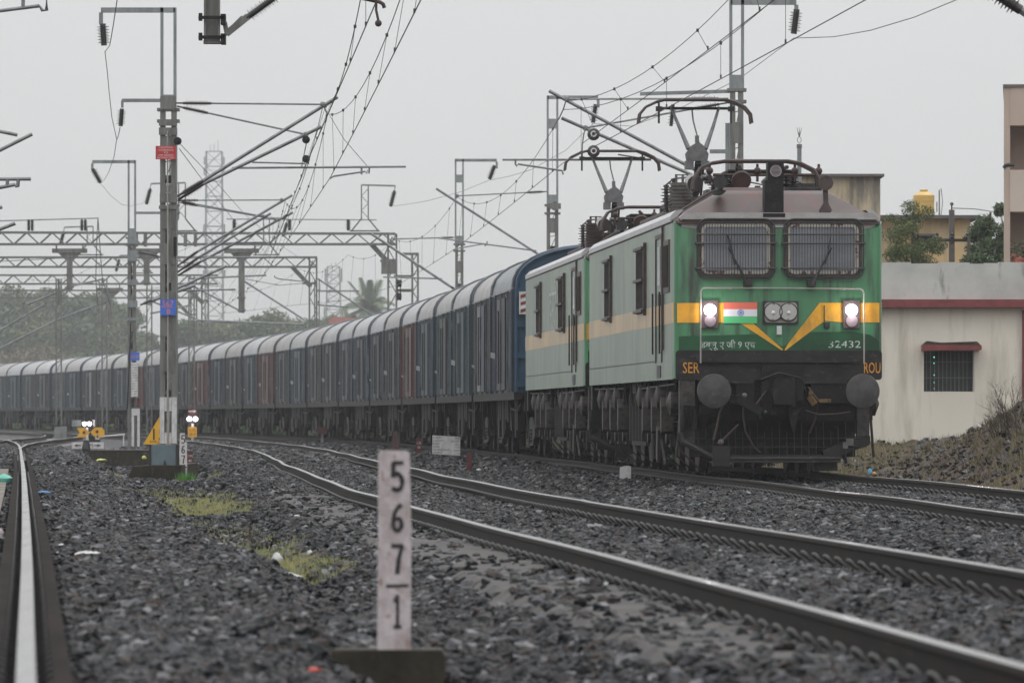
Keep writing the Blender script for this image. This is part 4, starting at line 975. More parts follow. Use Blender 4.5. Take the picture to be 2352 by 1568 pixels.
# ---------------------------------------------------------------- goods wagons
WL = 17.55; WP = 18.25
def make_wagon():
    root = thing('goods_wagon', '', 'wagon', group='covered goods wagons behind the locomotives')
    W = 1.60; ZB = 1.34; ZE = 3.50; ZT = 4.36
    def arch(w_, z0, zt, n=18):
        return [(-w_*math.cos(math.pi*i/n), z0 + (zt-z0)*math.sin(math.pi*i/n)**.85) for i in range(n+1)]
    # roof halves with seams
    for k, (y0, y1) in enumerate(((.25, WL/2-.12), (WL/2+.12, WL-.25))):
        a = arch(W+.03, ZE-.02, ZT); b = arch(W-.05, ZE-.03, ZT-.05); mb = MB(); n = len(a)
        ny = 9; V = []
        for j in range(ny+1):
            yy = y0 + (y1-y0)*j/ny
            for x, z in a: V.append((x, yy, z + (.012 if j % 2 else 0) - (.05 if (x < -W+.1 and random.random() < .3) else 0)))
        F = [(j*n+i, j*n+i+1, (j+1)*n+i+1, (j+1)*n+i) for j in range(ny) for i in range(n-1)]
        mb.add(V, F)
        r = mb.build('roof', M_['wroof'], root, True)
    dk = MB()
    dk.prism(arch(W-.01, ZE-.02, ZT-.04), .06, WL-.06)
    dk.build('roof_band', M_['wroofd'], root, True)
    rb = MB()
    for yy in (.22, WL/2-.16, WL/2+.16, WL-.22):
        rb.tube([(x, yy, z+.02) for x, z in arch(W+.035, ZE-.02, ZT)], .035, 6)
    rb.tube([(-W-.02, .1, ZE-.02), (-W-.02, WL-.1, ZE-.02)], .03, 5); rb.tube([(W+.02, .1, ZE-.02), (W+.02, WL-.1, ZE-.02)], .03, 5)
    rb.build('roof_rib', M_['wroofd'], root, True)
    # end walls
    for y0, y1, yy in ((0.0, .06, -.03), (WL-.06, WL, WL+.03)):
        e = MB(); e.prism([(-W+.01, ZB)] + arch(W-.01, ZE, ZT-.03) + [(W-.01, ZB)], y0, y1)
        ew = e.build('end_wall', M_['dblue'], root, True)
        eb = MB()
        for z in (1.5, 2.1, 2.75, 3.42): eb.box(-W+.04, W-.04, min(yy, y0)-.03 if yy < 0 else y1, y0 if yy < 0 else yy+.05, z-.06, z+.06)
        eb.tube([(x, yy, z) for x, z in arch(W-.03, ZE, ZT-.02)], .04, 5)
        for x in (-W+.03, W-.03): eb.cyl((x, yy, ZB), (x, yy, ZE), .04, 6)
        eb.build('end_rib', M_['dblue'], ew, True)
        if yy < 0:
            pn = MB(); pn.box(-1.52, -1.13, -.075, -.05, 2.95, 3.42); p_ = pn.build('warning_panel', M_['whitep'], ew)
            for q in range(3):
                z = 2.98+q*.15; MB().prism([(-1.49, z), (-1.16, z+.10), (-1.16, z+.17), (-1.49, z+.07)], -.082, -.074).build('red_stripe', M_['bred'], p_)
    # sides: two bays each with a sliding door
    for sx in (-1, 1):
        for y0, y1 in ((.08, WL/2-.05), (WL/2+.05, WL-.08)):
            s_ = MB(); s_.box(min(sx*(W-.05), sx*W), max(sx*(W-.05), sx*W), y0, y1, ZB, ZE)
            k = 0; yy = y0+.02
            while yy < y1-.1:     # corrugation
                w_ = random.choice((.10, .14, .2)); s_.prismx([(yy, ZB+.05), (yy+w_, ZB+.05), (yy+w_, ZE-.06), (yy, ZE-.06)], min(sx*W, sx*(W+.035)), max(sx*W, sx*(W+.035))); yy += w_+random.choice((.12, .2, .3))
            for yy in (y0+.05, y1-.05): s_.box(min(sx*(W-.02), sx*(W+.075)), max(sx*(W-.02), sx*(W+.075)), yy-.04, yy+.04, ZB+.002, ZE-.02)
            p = s_.build('side_panel', M_['wblue'], root)
            yc = (y0+y1)/2
            for yy in (y0+1.95, yc, y1-1.95):
                MB().box(min(sx*(W-.02), sx*(W+.068)), max(sx*(W-.02), sx*(W+.068)), yy-.03, yy+.03, ZB+.002, ZE-.03).build('side_post', M_['wpost'], p)
            for ya, yb in ((yc-1.6, yc-.25), (yc+.25, yc+1.6)):
                dm = MB().box(min(sx*(W+.04), sx*(W+.065)), max(sx*(W+.04), sx*(W+.065)), ya, yb, ZB+.06, ZE-.15).build('door', M_['wteal'], p)
                ym = yb-.2 if yb < yc else ya+.2
                MB().cyl((sx*(W+.09), ym, ZB+.2), (sx*(W+.09), ym, ZE-.4), .018, 5).build('door_bar', M_['wgrey'], dm)
            tg = MB(); yt = yc+random.uniform(-2.5, 2.5); zt = ZB+random.uniform(.45, .8); k = random.uniform(.3, .62)
            tg.add([(sx*(W+.09), yt, zt), (sx*(W+.09+.17*k), yt-.06, zt+.03), (sx*(W+.10+.15*k), yt-.04, zt+.26*k), (sx*(W+.09), yt, zt+.22*k)], [(0, 1, 2, 3)])
            tg.build('paper_label', M_['wtag'], p)
    sl = MB(); sl.box(-W-.02, -W+.16, .0, WL, ZB-.16, ZB); sl.box(W-.16, W+.02, .0, WL, ZB-.16, ZB); sl.box(-.3, .3, .0, WL, .85, ZB-.02)
    sl.box(-1.4, 1.4, .0, .2, .95, ZB); sl.box(-1.4, 1.4, WL-.2, WL, .95, ZB); sl.box(-.16, .16, -.4, 0, .9, 1.15); sl.box(-.16, .16, WL, WL+.36, .9, 1.15)
    for y in (6.3, 7.6, 9.5): sl.box(-1.25, 1.25, y, y+.4, .7, ZB-.05)
    sl.lathe((-1.0, 8.0, .85), (0, 1, 0), [(0, .05), (.05, .22), (1.0, .22), (1.05, .05)], 12)
    sl.tube([(-1.45, .2, 1.1), (-1.45, 1.6, .95), (-1.4, 5, 1.0)], .03, 5)
    rr_ = random.Random(5)
    for sx in (-1, 1):
        yy = 4.3
        while yy < WL-4.4:
            hh_ = rr_.uniform(.35, .85); sl.box(sx*1.25-.06, sx*1.25+.06, yy, yy+rr_.uniform(.06, .5), 1.2-hh_, 1.25); yy += rr_.uniform(.35, .8)
        for q in range(12): yq = rr_.uniform(.3, WL-.3); sl.bar((sx*1.34, yq, 1.25), (sx*1.30, yq+rr_.uniform(-.5, .5), rr_.uniform(.2, .7)), .04, .04)
        sl.bar((sx*1.2, 4.2, .62), (sx*1.2, WL-4.2, .58), .05, .05)
    sl.build('underframe', M_['grime'], root)
    for yc in (2.6, WL-2.6):
        b = MB()
        for sx in (-1, 1):
            b.prismx([(yc-1.25, .40), (yc-1.25, .62), (yc-.45, .82), (yc+.45, .82), (yc+1.25, .62), (yc+1.25, .40), (yc+.9, .38), (yc+.5, .22), (yc-.5, .22), (yc-.9, .38)], sx*1.05-.06, sx*1.05+.06)
            for sy in (-.22, -.0, .22):
                for q in range(4): b.cyl((sx*1.14, yc+sy, .30+q*.075), (sx*1.14, yc+sy, .335+q*.075), .075, 8)
        b.box(-.95, .95, yc-.22, yc+.22, .45, .95)
        bo_ = b.build('bogie', M_['dust'], root)
        for wy in (-1.0, 1.0):
            wb = MB()
            for sx in (-1, 1):
                wb.lathe((sx*.76, yc+wy, .5), (sx, 0, 0), [(0, .528), (.03, .528), (.035, .5), (.135, .495), (.14, .43), (.09, .42), (.09, .14), (.28, .13), (.28, .02)], 18)
            wb.cyl((-.8, yc+wy, .5), (.8, yc+wy, .5), .08, 8)
            wb.build('wheelset', M_['grime'], bo_, True)
    return root
proto = make_wagon()
side_sets = [('wblue', 'wgrey'), ('wteal', 'wteal'), ('wblue', 'wred'), ('wgrey', 'wblue'), ('wblue', 'wblue'), ('wgrey', 'wgrey'), ('wblue', 'wgrey'), ('wred', 'wblue'), ('wgrey', 'wblue'), ('wred', 'wgrey'),
             ('wblue', 'wblue'), ('wred', 'wblue'), ('wgrey', 'wgrey'), ('wblue', 'wteal'), ('wgrey', 'wgrey'), ('wteal', 'wgrey'), ('wblue', 'wgrey')]
ordn = ['first', 'second', 'third', 'fourth', 'fifth', 'sixth', 'seventh', 'eighth', 'ninth', 'tenth', 'eleventh', 'twelfth', 'thirteenth', 'fourteenth', 'fifteenth', 'sixteenth', 'seventeenth']
cname = {'wblue': 'faded blue', 'wgrey': 'grimy grey', 'wteal': 'faded teal', 'wred': 'rusty red'}
dcur = 131.0
for i in range(17):
    a, b = side_sets[i]
    w_ = proto if i == 0 else copy_tree(proto)
    m = slope(T3, dcur + 9)
    # advance along the curve
    n = math.hypot(1, m)
    w_.location = (float(T3(dcur)), dcur, .025); w_.rotation_euler = (0, 0, -math.atan(m))
    desc = cname[a] + (' and ' + cname[b] if a != b else '') + ' sides'
    w_['label'] = f'{ordn[i]} covered goods wagon behind the locomotives, {desc}, pale arched roof' if i else \
        'dark blue covered goods wagon with ribbed dark roof, first behind the locomotives'
    ch = [c for c in bpy.data.objects if c.parent == w_]
    panels = [c for c in ch if c.name.startswith('side_panel')]
    panels.sort(key=lambda c: c.name)
    roofs = [c for c in ch if c.name.split('.')[0] == 'roof']
    for k, p in enumerate(panels):
        p.material_slots[0].link = 'OBJECT'; p.material_slots[0].material = M_[a if k % 2 == 0 else b]
        for q in children(p):
            if q.name.startswith('door') and not q.name.startswith('door_bar'):
                cc = a if k % 2 == 0 else b
                q.material_slots[0].link = 'OBJECT'; q.material_slots[0].material = M_[cc if cc == 'wred' else random.choice((cc, 'wdark', 'wteal', cc, 'wdark', 'wblue', 'wpale' if random.random() < .4 else cc))]
    for k, p in enumerate(sorted(roofs, key=lambda c: c.name)):
        p.material_slots[0].link = 'OBJECT'; p.material_slots[0].material = M_['wroofd' if (i == 0 and k == 0) else ('wroof', 'wroof2', 'wroof3', 'wroof', 'wroof2')[(i*3+k) % 5]]
    dcur += WP / n
# ---------------------------------------------------------------- overhead line equipment
def twin_mast(name, label, d, px, y_base, y_low, y_top, wbase, wtop, m='galvd', arm=None, group='overhead line masts', solid=True, zt_override=None):
    """two-channel mast with batten plates. wbase/wtop are widths in layout pixels"""
    s = FPX/d; base = P(px, y_base, d); root = thing(name, label, 'mast', base, 0, group)
    def Z(y): return (y_base - y)/s
    wb, wt = wbase/s, wtop/s
    lo = MB(); h1 = Z(y_low)
    for sx in (-1, 1):
        lo.box(sx*wb/2-(.10 if sx > 0 else 0), sx*wb/2+(.10 if sx < 0 else 0), -.14, .14, -.9, h1)
    z = .1; k = 0
    while z < h1-.4:
        if solid and k % 3 != 1: lo.box(-wb/2+.02, wb/2-.02, -.155, -.145, z, z+.42)
        else: lo.box(-wb/2+.02, wb/2-.02, -.155, -.145, z, z+.16)
        lo.box(-wb/2+.02, wb/2-.02, .145, .155, z+.2, z+.36)
        z += .72; k += 1
    if solid:
        for q in range(int(h1/.36)): lo.bar((-wb/2+.1, -.12, q*.36), (wb/2-.1, -.12, q*.36+.3 if q % 2 else q*.36+.02), .02, .02)
    lo.build('lower_mast', M_[m], root)
    up = MB(); h2 = Z(y_top)
    for sx in (-1, 1): up.box(sx*wt/2-.03, sx*wt/2+.03, -.05, .05, h1, h2)
    z = h1
    while z < h2-.4: up.box(-wt/2+.02, wt/2-.02, -.06, -.05, z, z+.28); z += 2.15
    up.build('upper_mast', M_['galv'], root)
    cl = MB()
    for zz in (h1-.25, h1-.02): cl.box(-wb/2-.06, wb/2+.06, -.17, .17, zz-.03, zz+.03)
    cl.build('clamp', M_['galvd'], root)
    if arm:      # (x end px, y px) arm carrying a feeder insulator
        ax = (arm - px)/s; a = MB(); a.box(min(ax, -wt/2*math.copysign(1, ax)), max(ax, -wt/2*math.copysign(1, ax)), -.05, .05, h2-.10, h2)
        a.box(ax-.04, ax+.04, -.03, .03, h2-.34, h2-.1)
        a.build('top_arm', M_['galv'], root)
    return root, base

def lp(base, x, y, d, dy=0.0):      # pixel -> local coords of a mast thing
    q = P(x, y, d) - base; return Vector((q.x, q.y + dy, q.z))

def string_ins(root, base, x0, y0, x1, y1, d, r=.13, name='feeder_insulator', sheds=11, wirepts=None):
    mb = MB(); mb.insulator(lp(base, x0, y0, d), lp(base, x1, y1, d), r, sheds, .45); return mb.build(name, M_['insul'], root, True)

def tubes(root, name, segs, m='tube', r=.03):
    mb = MB()
    for sg in segs: mb.tube(sg, r, 8)
    return mb.build(name, M_[m], root, True)

# ---- mast beside the middle track (foremost left mast)
D1 = 127.0
r1, b1 = twin_mast('overhead_line_mast', 'tall grey steel mast with red caution plate and blue 567/8 number plate', D1, 387, 1030, 250, 18, 37, 30, arm=232)
L1 = lambda x, y, dy=0.0: lp(b1, x, y, D1, dy)
string_ins(r1, b1, 236, 55, 239, 105, D1, .125)
a = MB(); a.bar(L1(280, 231), L1(372, 231), .06, .07); a.bar(L1(281, 231), L1(281, 248), .05, .04); a.build('lower_arm', M_['galv'], r1)
string_ins(r1, b1, 280, 250, 277, 290, D1, .09)
cs = MB(); s1 = FPX/D1
for yy0, yy1, ww in ((277, 290, 42), (294, 311, 42), (222, 252, 36), (444, 466, 38), (473, 481, 42)):
    q = L1(387, yy0); q2 = L1(387, yy1); cs.box(q.x-ww/s1/2, q.x+ww/s1/2, -.19, -.165, q2.z, q.z)
cs.build('clamp_plate', M_['galvd'], r1)
pb = MB()     # white painted base frame
q = L1(387, 1018); q2 = L1(387, 912)
pb.box(-.165, -.075, -.2, -.17, q.z, q2.z); pb.box(.075, .175, -.2, -.17, q.z, q2.z); pb.box(-.07, .07, -.2, -.17, q2.z-.28, q2.z); pb.box(-.07, .07, -.2, -.17, q.z, q.z+.22); pb.box(-.01, .025, -.195, -.172, q.z+.2, q2.z-.25)
pb.build('painted_base', M_['whitep'], r1)
pp = MB(); pp.tube([L1(386, 300, -.22), L1(387, 700, -.22), L1(386.5, 1040, -.24), L1(386.5, 1068, -.24)], .018, 6); pp.build('earthing_pipe', M_['lampplate'], r1, True)
q = L1(382.5, 352); cp = MB().box(q.x-.205, q.x+.205, -.26, -.24, q.z-.135, q.z+.135); cpo = cp.build('caution_plate', M_['sred'], r1)
for k, (t, w_) in enumerate((('CAUTION', .28), ('CLEARANCE', .32), ('TO', .09), ('OHE NEARBY', .32), ('RESTRICTED', .34))):
    face_text('plate_lettering', t, q.x, q.z+.102-k*.051, w_, .036, -.263, M_['whitep'], cpo)
q = L1(387.5, 706); pl = MB().box(q.x-.158, q.x+.158, -.26, -.24, q.z-.16, q.z+.16).build('number_plate', M_['sblue'], r1)
face_text('plate_lettering', '567', q.x, q.z+.075, .22, .11, -.263, M_['sor'], pl); face_text('plate_lettering', '8', q.x+.01, q.z-.085, .075, .11, -.263, M_['sor'], pl)
MB().box(q.x-.13, q.x+.10, -.264, -.262, q.z-.005, q.z+.007).build('plate_line', M_['sor'], pl)
# cantilevers
def cantilever(root, base, d, main, ins_end, stay, stay_ins, reg=None, steady=None, drop=None, dy=0.0, r=.035, name='cantilever'):
    f = lambda p: lp(base, p[0], p[1], d, dy)
    a, b = f(main[0]), f(main[1]); k = f(ins_end)
    c = MB(); c.tube([k, b], r, 8); o = c.build(name, M_['tube'], root, True)
    i = MB(); i.insulator(a.lerp(k, .25), k, .075, 10, .45); i.tube([a, a.lerp(k, .3)], .03, 6)
    if stay:
        s0, s1_ = f(stay[0]), f(stay[1]); t0 = s0.lerp(s1_, stay_ins[0]); t1 = s0.lerp(s1_, stay_ins[1])
        i.insulator(t0, t1, .06, 10, .4); i.tube([s0, t0], .018, 5)
        st = MB(); st.tube([t1, s1_], r*.6, 6); st.sph(s1_, .06, 6, 4); st.build('stay_tube', M_['tube'], o, True)
    i.build('post_insulator', M_['insul'], o, True)
    if reg:
        g = MB(); g.tube([f(reg[0]), f(reg[1])], r*.7, 6)
        if steady:
            sd = [f(p) for p in steady]; g.tube(sd, .02, 6)
        g.build('register_arm', M_['tube'], o, True)
    return o
cantilever(r1, b1, D1, ((408, 452), (776, 224)), (468, 416), ((405, 238), (742, 241)), (.05, .24), dy=-.2)
cantilever(r1, b1, D1, ((408, 458), (738, 290)), (465, 422), ((405, 243), (702, 308)), (.05, .24), ((532, 385), (932, 382)), [(757, 409), (766, 404), (838, 393), (842, 398), (843, 390), (847, 398), (848, 383)], dy=.2)
m2 = MB(); m2.tube([L1(578, 372, .2), L1(700, 375, .2)], .018, 6); m2.tube([L1(705, 307, .2), L1(703, 330, .1), L1(692, 385, .1)], .012, 5); m2.tube([L1(830, 382, .2), L1(830, 400, .2)], .02, 6); m2.tube([L1(744, 245, -.2), L1(752, 262, -.2), L1(748, 280, 0)], .018, 5)
m2.build('hanger', M_['tube'], r1, True)
dk = MB()
for y in (322.5, 366.5): q = L1(704, y, -.3); dk.lathe((q.x, q.y, q.z), (0, 1, 0), [(0, .015), (.01, .03), (.012, .075), (.03, .08), (.07, .06), (.08, .02)], 16)
q = L1(409, 325, -.2); dk.lathe((q.x, q.y, q.z), (0, 1, 0), [(0, .02), (.01, .08), (.1, .08), (.11, .02)], 12)
dk.build('cut_in_insulator', M_['grime'], r1, True)
cg = MB()     # dark cable troughs running in the mast
for x in (377, 382, 394, 397): cg.tube([L1(x, 478, .0), L1(x, 900, .0)], .014, 5)
cg.box(L1(400, 0).x, L1(407, 0).x, -.25, -.18, L1(0, 588).z, L1(0, 545).z)
cg.build('cable', M_['grime'], r1)

# ---- second left mast
D2 = 200.0
r2, b2 = twin_mast('overhead_line_mast', 'steel mast with white banded sleeve and small blue plate, left of the caution plate mast', D2, 303, 1030, 545, 368, 19, 15, arm=212)
L2 = lambda x, y, dy=0.0: lp(b2, x, y, D2, dy)
string_ins(r2, b2, 213, 388, 231, 420, D2, .12)
a = MB(); a.bar(L2(308, 489), L2(372, 489), .07, .08); a.build('lower_arm', M_['galv'], r2)
a = MB(); 
for k in range(13):
    q = L2(310, 912-k*6.1); a.lathe((q.x, -.22, q.z), (0, 0, 1), [(0, .10), (.03, .115), (.055, .115), (.08, .10)], 12)
a.build('banded_sleeve', M_['whitep'], r2, True)
q = L2(310, 819); MB().box(q.x-.16, q.x+.16, -.26, -.24, q.z-.12, q.z+.13).build('number_plate', M_['sblue'], r2)
face_text('plate_lettering', '567/10', q.x, q.z, .24, .10, -.263, M_['sor'], r2)
a = MB(); 
for x in (306, 319): qa = L2(x, 1025); qb = L2(x, 938); a.box(qa.x-.04, qa.x+.04, -.22, -.18, qa.z, qb.z)
qa = L2(0, 945); a.box(L2(306, 0).x, L2(319, 0).x, -.225, -.185, qa.z-.12, qa.z+.1)
a.build('painted_base', M_['whitep'], r2)
a = MB(); qa = L2(306, 935); a.box(qa.x-.05, qa.x+.03, -.22, -.18, qa.z-.0, qa.z+.28); a.build('black_band', M_['black'], r2)
a = MB(); qa = L2(318, 935); a.box(qa.x-.05, qa.x+.05, -.22, -.18, qa.z-.0, qa.z+.28); a.build('red_band', M_['redp'], r2)
a = MB()
for yy0, yy1 in ((545, 560), (575, 600), (642, 655), (690, 706), (730, 736)): qa = L2(305, yy0); qb = L2(305, yy1); MB().box(qa.x-.16, qa.x+.16, -.19, -.165, qb.z, qa.z).build('clamp_plate', M_['galv'], r2)
for x in (301, 309): a.tube([L2(x, 560, -.05), L2(x+3, 830, -.05)], .02, 5)
a.tube([L2(302, 740, -.4), L2(298, 850, -.4), L2(294, 940, -.4)], .02, 5)
a.build('cable', M_['grime'], r2)
cantilever(r2, b2, D2, ((322, 700), (448, 655)), (350, 690), None, None, dy=0, r=.05)
cantilever(r2, b2, D2, ((322, 700), (520, 610)), (352, 686), ((318, 578), (470, 612)), (.05, .3), ((380, 668), (540, 664)), None, dy=.3, r=.045)
# ---- third left mast (hidden behind the first one), its brackets show
D3 = 185.0
r3, b3 = twin_mast('overhead_line_mast', 'steel mast almost hidden behind the caution plate mast, its brackets reaching right', D3, 398, 1030, 470, 300, 20, 14)
cantilever(r3, b3, D3, ((408, 612), (672, 449)), (455, 578), ((408, 461), (648, 460)), (.05, .2), dy=-.3, r=.038)
cantilever(r3, b3, D3, ((408, 625), (622, 490)), (458, 590), ((408, 461), (605, 497)), (.05, .2), ((480, 592), (655, 590)), None, dy=0, r=.038)
cantilever(r3, b3, D3, ((408, 632), (672, 487)), (460, 600), ((408, 464), (632, 503)), (.05, .2), ((497, 558), (610, 556)), [(700, 646), (640, 640), (630, 636), (630, 632)], dy=.3, r=.038)

# ---- masts to the right of the train
D4 = 125.0
r4, b4 = twin_mast('overhead_line_mast', 'tall steel mast rising behind the leading locomotive, nearest on the right', D4, 1692, 1010, 205, 0, 30, 27, arm=1829)
L4 = lambda x, y, dy=0.0: lp(b4, x, y, D4, dy)
string_ins(r4, b4, 1830, 22, 1823, 78, D4, .125)
a = MB(); a.box(L4(1666, 0).x, L4(1676, 0).x, -.05, .05, L4(0, 560).z, L4(0, 283).z); a.bar(L4(1630, 348), L4(1668, 348), .05, .08); a.bar(L4(1470, 216), L4(1676, 210), .05, .07); a.build('side_channel', M_['galv'], r4)
string_ins(r4, b4, 1546, 240, 1541, 290, D4, .07)
cantilever(r4, b4, D4, ((1660, 425), (1261, 210)), (1600, 393), ((1672, 228), (1302, 229)), (.06, .25), dy=-.2)
cantilever(r4, b4, D4, ((1660, 432), (1290, 270)), (1600, 405), ((1672, 235), (1345, 293)), (.06, .25), ((1496, 366), (1154, 366)), [(1294, 400), (1291, 391), (1190, 376), (1187, 381), (1184, 376), (1184, 366)], dy=.2)
dk = MB()
for y in (310, 349): q = L4(1363, y, -.3); dk.lathe((q.x, q.y, q.z), (0, 1, 0), [(0, .015), (.005, .05), (.006, .09), (.02, .115), (.05, .125), (.09, .09), (.1, .02)], 20)
dk.build('cut_in_insulator', M_['insul'], r4, True)
for y in (310, 349):
    q = L4(1363, y, -.42); MB().tube([(q.x+.05*math.cos(a_), q.y, q.z+.05*math.sin(a_)) for a_ in [i*math.pi/8 for i in range(16)]], .014, 5, closed=True).build('insulator_ring', M_['whitep'], r4, True)
m2 = MB(); m2.tube([L4(1345, 293, -.1), L4(1340, 312, -.1), L4(1337, 335, -.1), L4(1337, 366, -.1)], .014, 5); m2.tube([L4(1300, 232, -.3), L4(1294, 252, -.2), L4(1283, 275, 0)], .014, 5); m2.tube([L4(1496, 366, .2), L4(1420, 354, .2)], .016, 5)
m2.build('hanger', M_['tube'], r4, True)

D5 = 179.0
r5, b5 = twin_mast('overhead_line_mast', 'steel mast behind the second locomotive with a round lamp fixed on its middle', D5, 1269, 1010, 470, 220, 27, 22, arm=1374)
L5 = lambda x, y, dy=0.0: lp(b5, x, y, D5, dy)
string_ins(r5, b5, 1368, 240, 1362, 282, D5, .12)
cantilever(r5, b5, D5, ((1290, 618), (1002, 433)), (1240, 586), ((1256, 440), (1050, 450)), (.05, .22), ((1232, 576), (1009, 547)), [(1040, 575), (1048, 571), (1112, 560), (1114, 565), (1118, 562), (1119, 554)], dy=0)
a = MB(); q = L5(1272, 474); a.box(q.x-.2, q.x+.2, -.2, -.17, q.z-.08, q.z+.08); a.lathe((q.x+.03, -.2, q.z), (0, -1, 0), [(0, .13), (.08, .13), (.081, .10), (.05, .06), (.05, .01)], 14); a.build('lamp', M_['galvd'], r5, True)

D6 = 222.0
r6, b6 = twin_mast('overhead_line_mast', 'slender steel mast with arm to the right above the wagon roofs', D6, 1055, 1010, 560, 365, 19, 17, arm=1141)
L6 = lambda x, y, dy=0.0: lp(b6, x, y, D6, dy)
string_ins(r6, b6, 1136, 380, 1124, 412, D6, .13)
cantilever(r6, b6, D6, ((1062, 676), (850, 535)), (1035, 658), ((1048, 545), (905, 549)), (.05, .25), ((1015, 640), (880, 636)), None, dy=0, r=.045)

# ---- portals
def portal(name, label, d, y0, y1, xr, legx, knee=True, xl=-260, group='lattice portals over the yard', stubs=(), drops=(), buses=None, pitch=None):
    s = FPX/d; base = P(legx, 1000, d); root = thing(name, label, 'portal', base, 0, group)
    f = lambda x, y, dy=0.0: lp(base, x, y, d, dy)
    bm_ = MB(); a0, a1 = f(xl, y0-4 if d < 280 else y0), f(xr, y0); c0, c1 = f(xl, y1), f(xr, y1)
    for dy in (-.22, .22):
        o = Vector((0, dy, 0)); bm_.bar(a0+o, a1+o, .08, .09); bm_.bar(c0+o, c1+o, .08, .09)
        n = int((a1-a0).length / (1.0 if pitch is None else pitch)); 
        for i in range(n):
            t0, t1 = i/n, (i+1)/n; tm = (t0+t1)/2
            bm_.bar(c0.lerp(c1, t0)+o, a0.lerp(a1, tm)+o, .045, .045); bm_.bar(a0.lerp(a1, tm)+o, c0.lerp(c1, t1)+o, .045, .045)
    bm_.build('lattice_beam', M_['galvd'], root)
    lg = MB()
    for dx in (-.17, .17):
        for dy in (-.15, .15):
            t = f(legx, y0); b_ = f(legx, 1015); lg.bar(b_+Vector((dx, dy, -.3)), t+Vector((dx, dy, 0)), .07, .07)
    t = f(legx, y0); b_ = f(legx, 1015); n = 14
    for i in range(n):
        p0 = b_.lerp(t, i/n); p1 = b_.lerp(t, (i+1)/n); sg = 1 if i % 2 else -1
        lg.bar(p0+Vector((-.17*sg, -.15, 0)), p1+Vector((.17*sg, -.15, 0)), .035, .035); lg.bar(p0+Vector((-.17*sg, .15, 0)), p1+Vector((.17*sg, .15, 0)), .035, .035)
    lg.build('leg', M_['galvd'], root)
    l2 = MB(); tl_ = f(xl, y0)
    for dx in (-.17, .17): l2.bar(Vector((tl_.x+dx, 0, b_.z-.3)), Vector((tl_.x+dx, 0, tl_.z)), .08, .08)
    l2.build('leg', M_['galvd'], root)
    if knee:
        k = MB(); q = f(legx, y1); kx = 48/s
        k.bar(q+Vector((-kx, 0, .0)), q+Vector((-.1, 0, -kx*.95)), .09, .2); k.bar(q+Vector((0, 0, .3)), q+Vector((-kx*.4, 0, -kx*.6)), .05, .05)
        k.bar(f(legx, y1+38)+Vector((-.5, 0, 0)), f(legx, y1+38)+Vector((.2, 0, 0)), .05, .08)
        k.build('knee_brace', M_['galvd'], root)
    for x, yt, arm in stubs:       # lattice stub masts standing on the beam
        sb = MB(); q = f(x, y0); tt = f(x, yt); hw = .14
        sb.bar(q+Vector((-.62, 0, .12)), q+Vector((.62, 0, .12)), .06, .06)
        for sx in (-1, 1):
            sb.bar(q+Vector((sx*.55, 0, .12)), q+Vector((sx*hw, 0, .62)), .06, .06); sb.bar(q+Vector((sx*hw, 0, .62)), tt+Vector((sx*hw, 0, 0)), .05, .05)
        h_ = (tt-q).length-.7
        for i in range(int(h_/.3)):
            z = .65+i*.3; sg = 1 if i % 2 else -1; sb.bar(q+Vector((-hw*sg, 0, z)), q+Vector((hw*sg, 0, z+.3)), .025, .025)
        so_ = sb.build('stub_mast', M_['galvd'], root)
        if arm:
            am = MB(); e = f(arm, yt+2); am.bar(tt+Vector((-hw*math.copysign(1, e.x-tt.x), 0, 0)), e, .06, .07); am.bar(e, e+Vector((-.05, 0, -.25)), .04, .04); am.build('stub_arm', M_['galv'], so_)
            ii = MB(); ii.insulator(e+Vector((-.03, 0, -.2)), e+Vector((-.2, 0, -.85)), .13, 9, .5); ii.build('feeder_insulator', M_['insul'], so_, True)
    for x, yt, yb, wt, wc in drops:
        db = MB(); q = f(x, yt); e = f(x, yb); wc_ = wc/s; wt_ = wt/s
        db.box(q.x-wt_/2, q.x+wt_/2, -.16, .16, q.z-.16, q.z+.02); db.prism([(q.x-wt_*.33, q.z-.16), (q.x+wt_*.33, q.z-.16), (q.x+wc_/2, q.z-.5), (q.x-wc_/2, q.z-.5)], -.1, .1)
        db.box(e.x-wc_/2, e.x+wc_/2, -.12, .12, e.z, q.z-.16)
        for sx in (-1, 1): db.bar(Vector((q.x+sx*wt_*.38, 0, q.z)), Vector((q.x+sx*wt_*.38, 0, c0.lerp(c1, .5).z)), .06, .06)
        for zz in (.1, .6): db.box(e.x-wc_/2-.05, e.x+wc_/2+.05, -.15, .15, e.z+zz-.03, e.z+zz+.03)
        db.build('drop_arm', M_['galvd'], root)
    if buses:
        bu = MB(); iu = MB(); pts = [f(x, y) for x, y in buses[0]]; bu.tube(pts, .03, 6)
        for x in buses[1]:
            q0 = f(x, y0); z1 = f(x, buses[2]).z
            for sx in (-.07, .07): iu.insulator((q0.x+sx, 0, q0.z+.12), (q0.x+sx, 0, z1), .10, 8, .5)
        bu.build('busbar', M_['galv'], root, True); iu.build('bus_insulator', M_['insul'], root, True)
    return root, base, f
p1 = portal('lattice_portal', 'nearest lattice portal with insulators along the top of its beam', 259, 537, 561, 908, 901, stubs=((418, 420, 347), (838, 425, 908)), drops=((160, 572, 665, 80, 13), (337, 572, 655, 80, 13), (555, 572, 718, 80, 14)), buses=([(-100, 510), (222, 501), (226, 500)], (70, 192), 504))
a = MB(); f = p1[2]
for x in (538, 665, 800): q0 = f(x, 535); a.insulator((q0.x, 0, q0.z+.1), (q0.x, 0, f(x, 504).z), .12, 9, .5)
a.build('bus_insulator', M_['insul'], p1[0], True)
a = MB(); a.tube([f(520, 503), f(865, 505)], .025, 5); a.build('busbar', M_['galv'], p1[0], True)
a = MB()
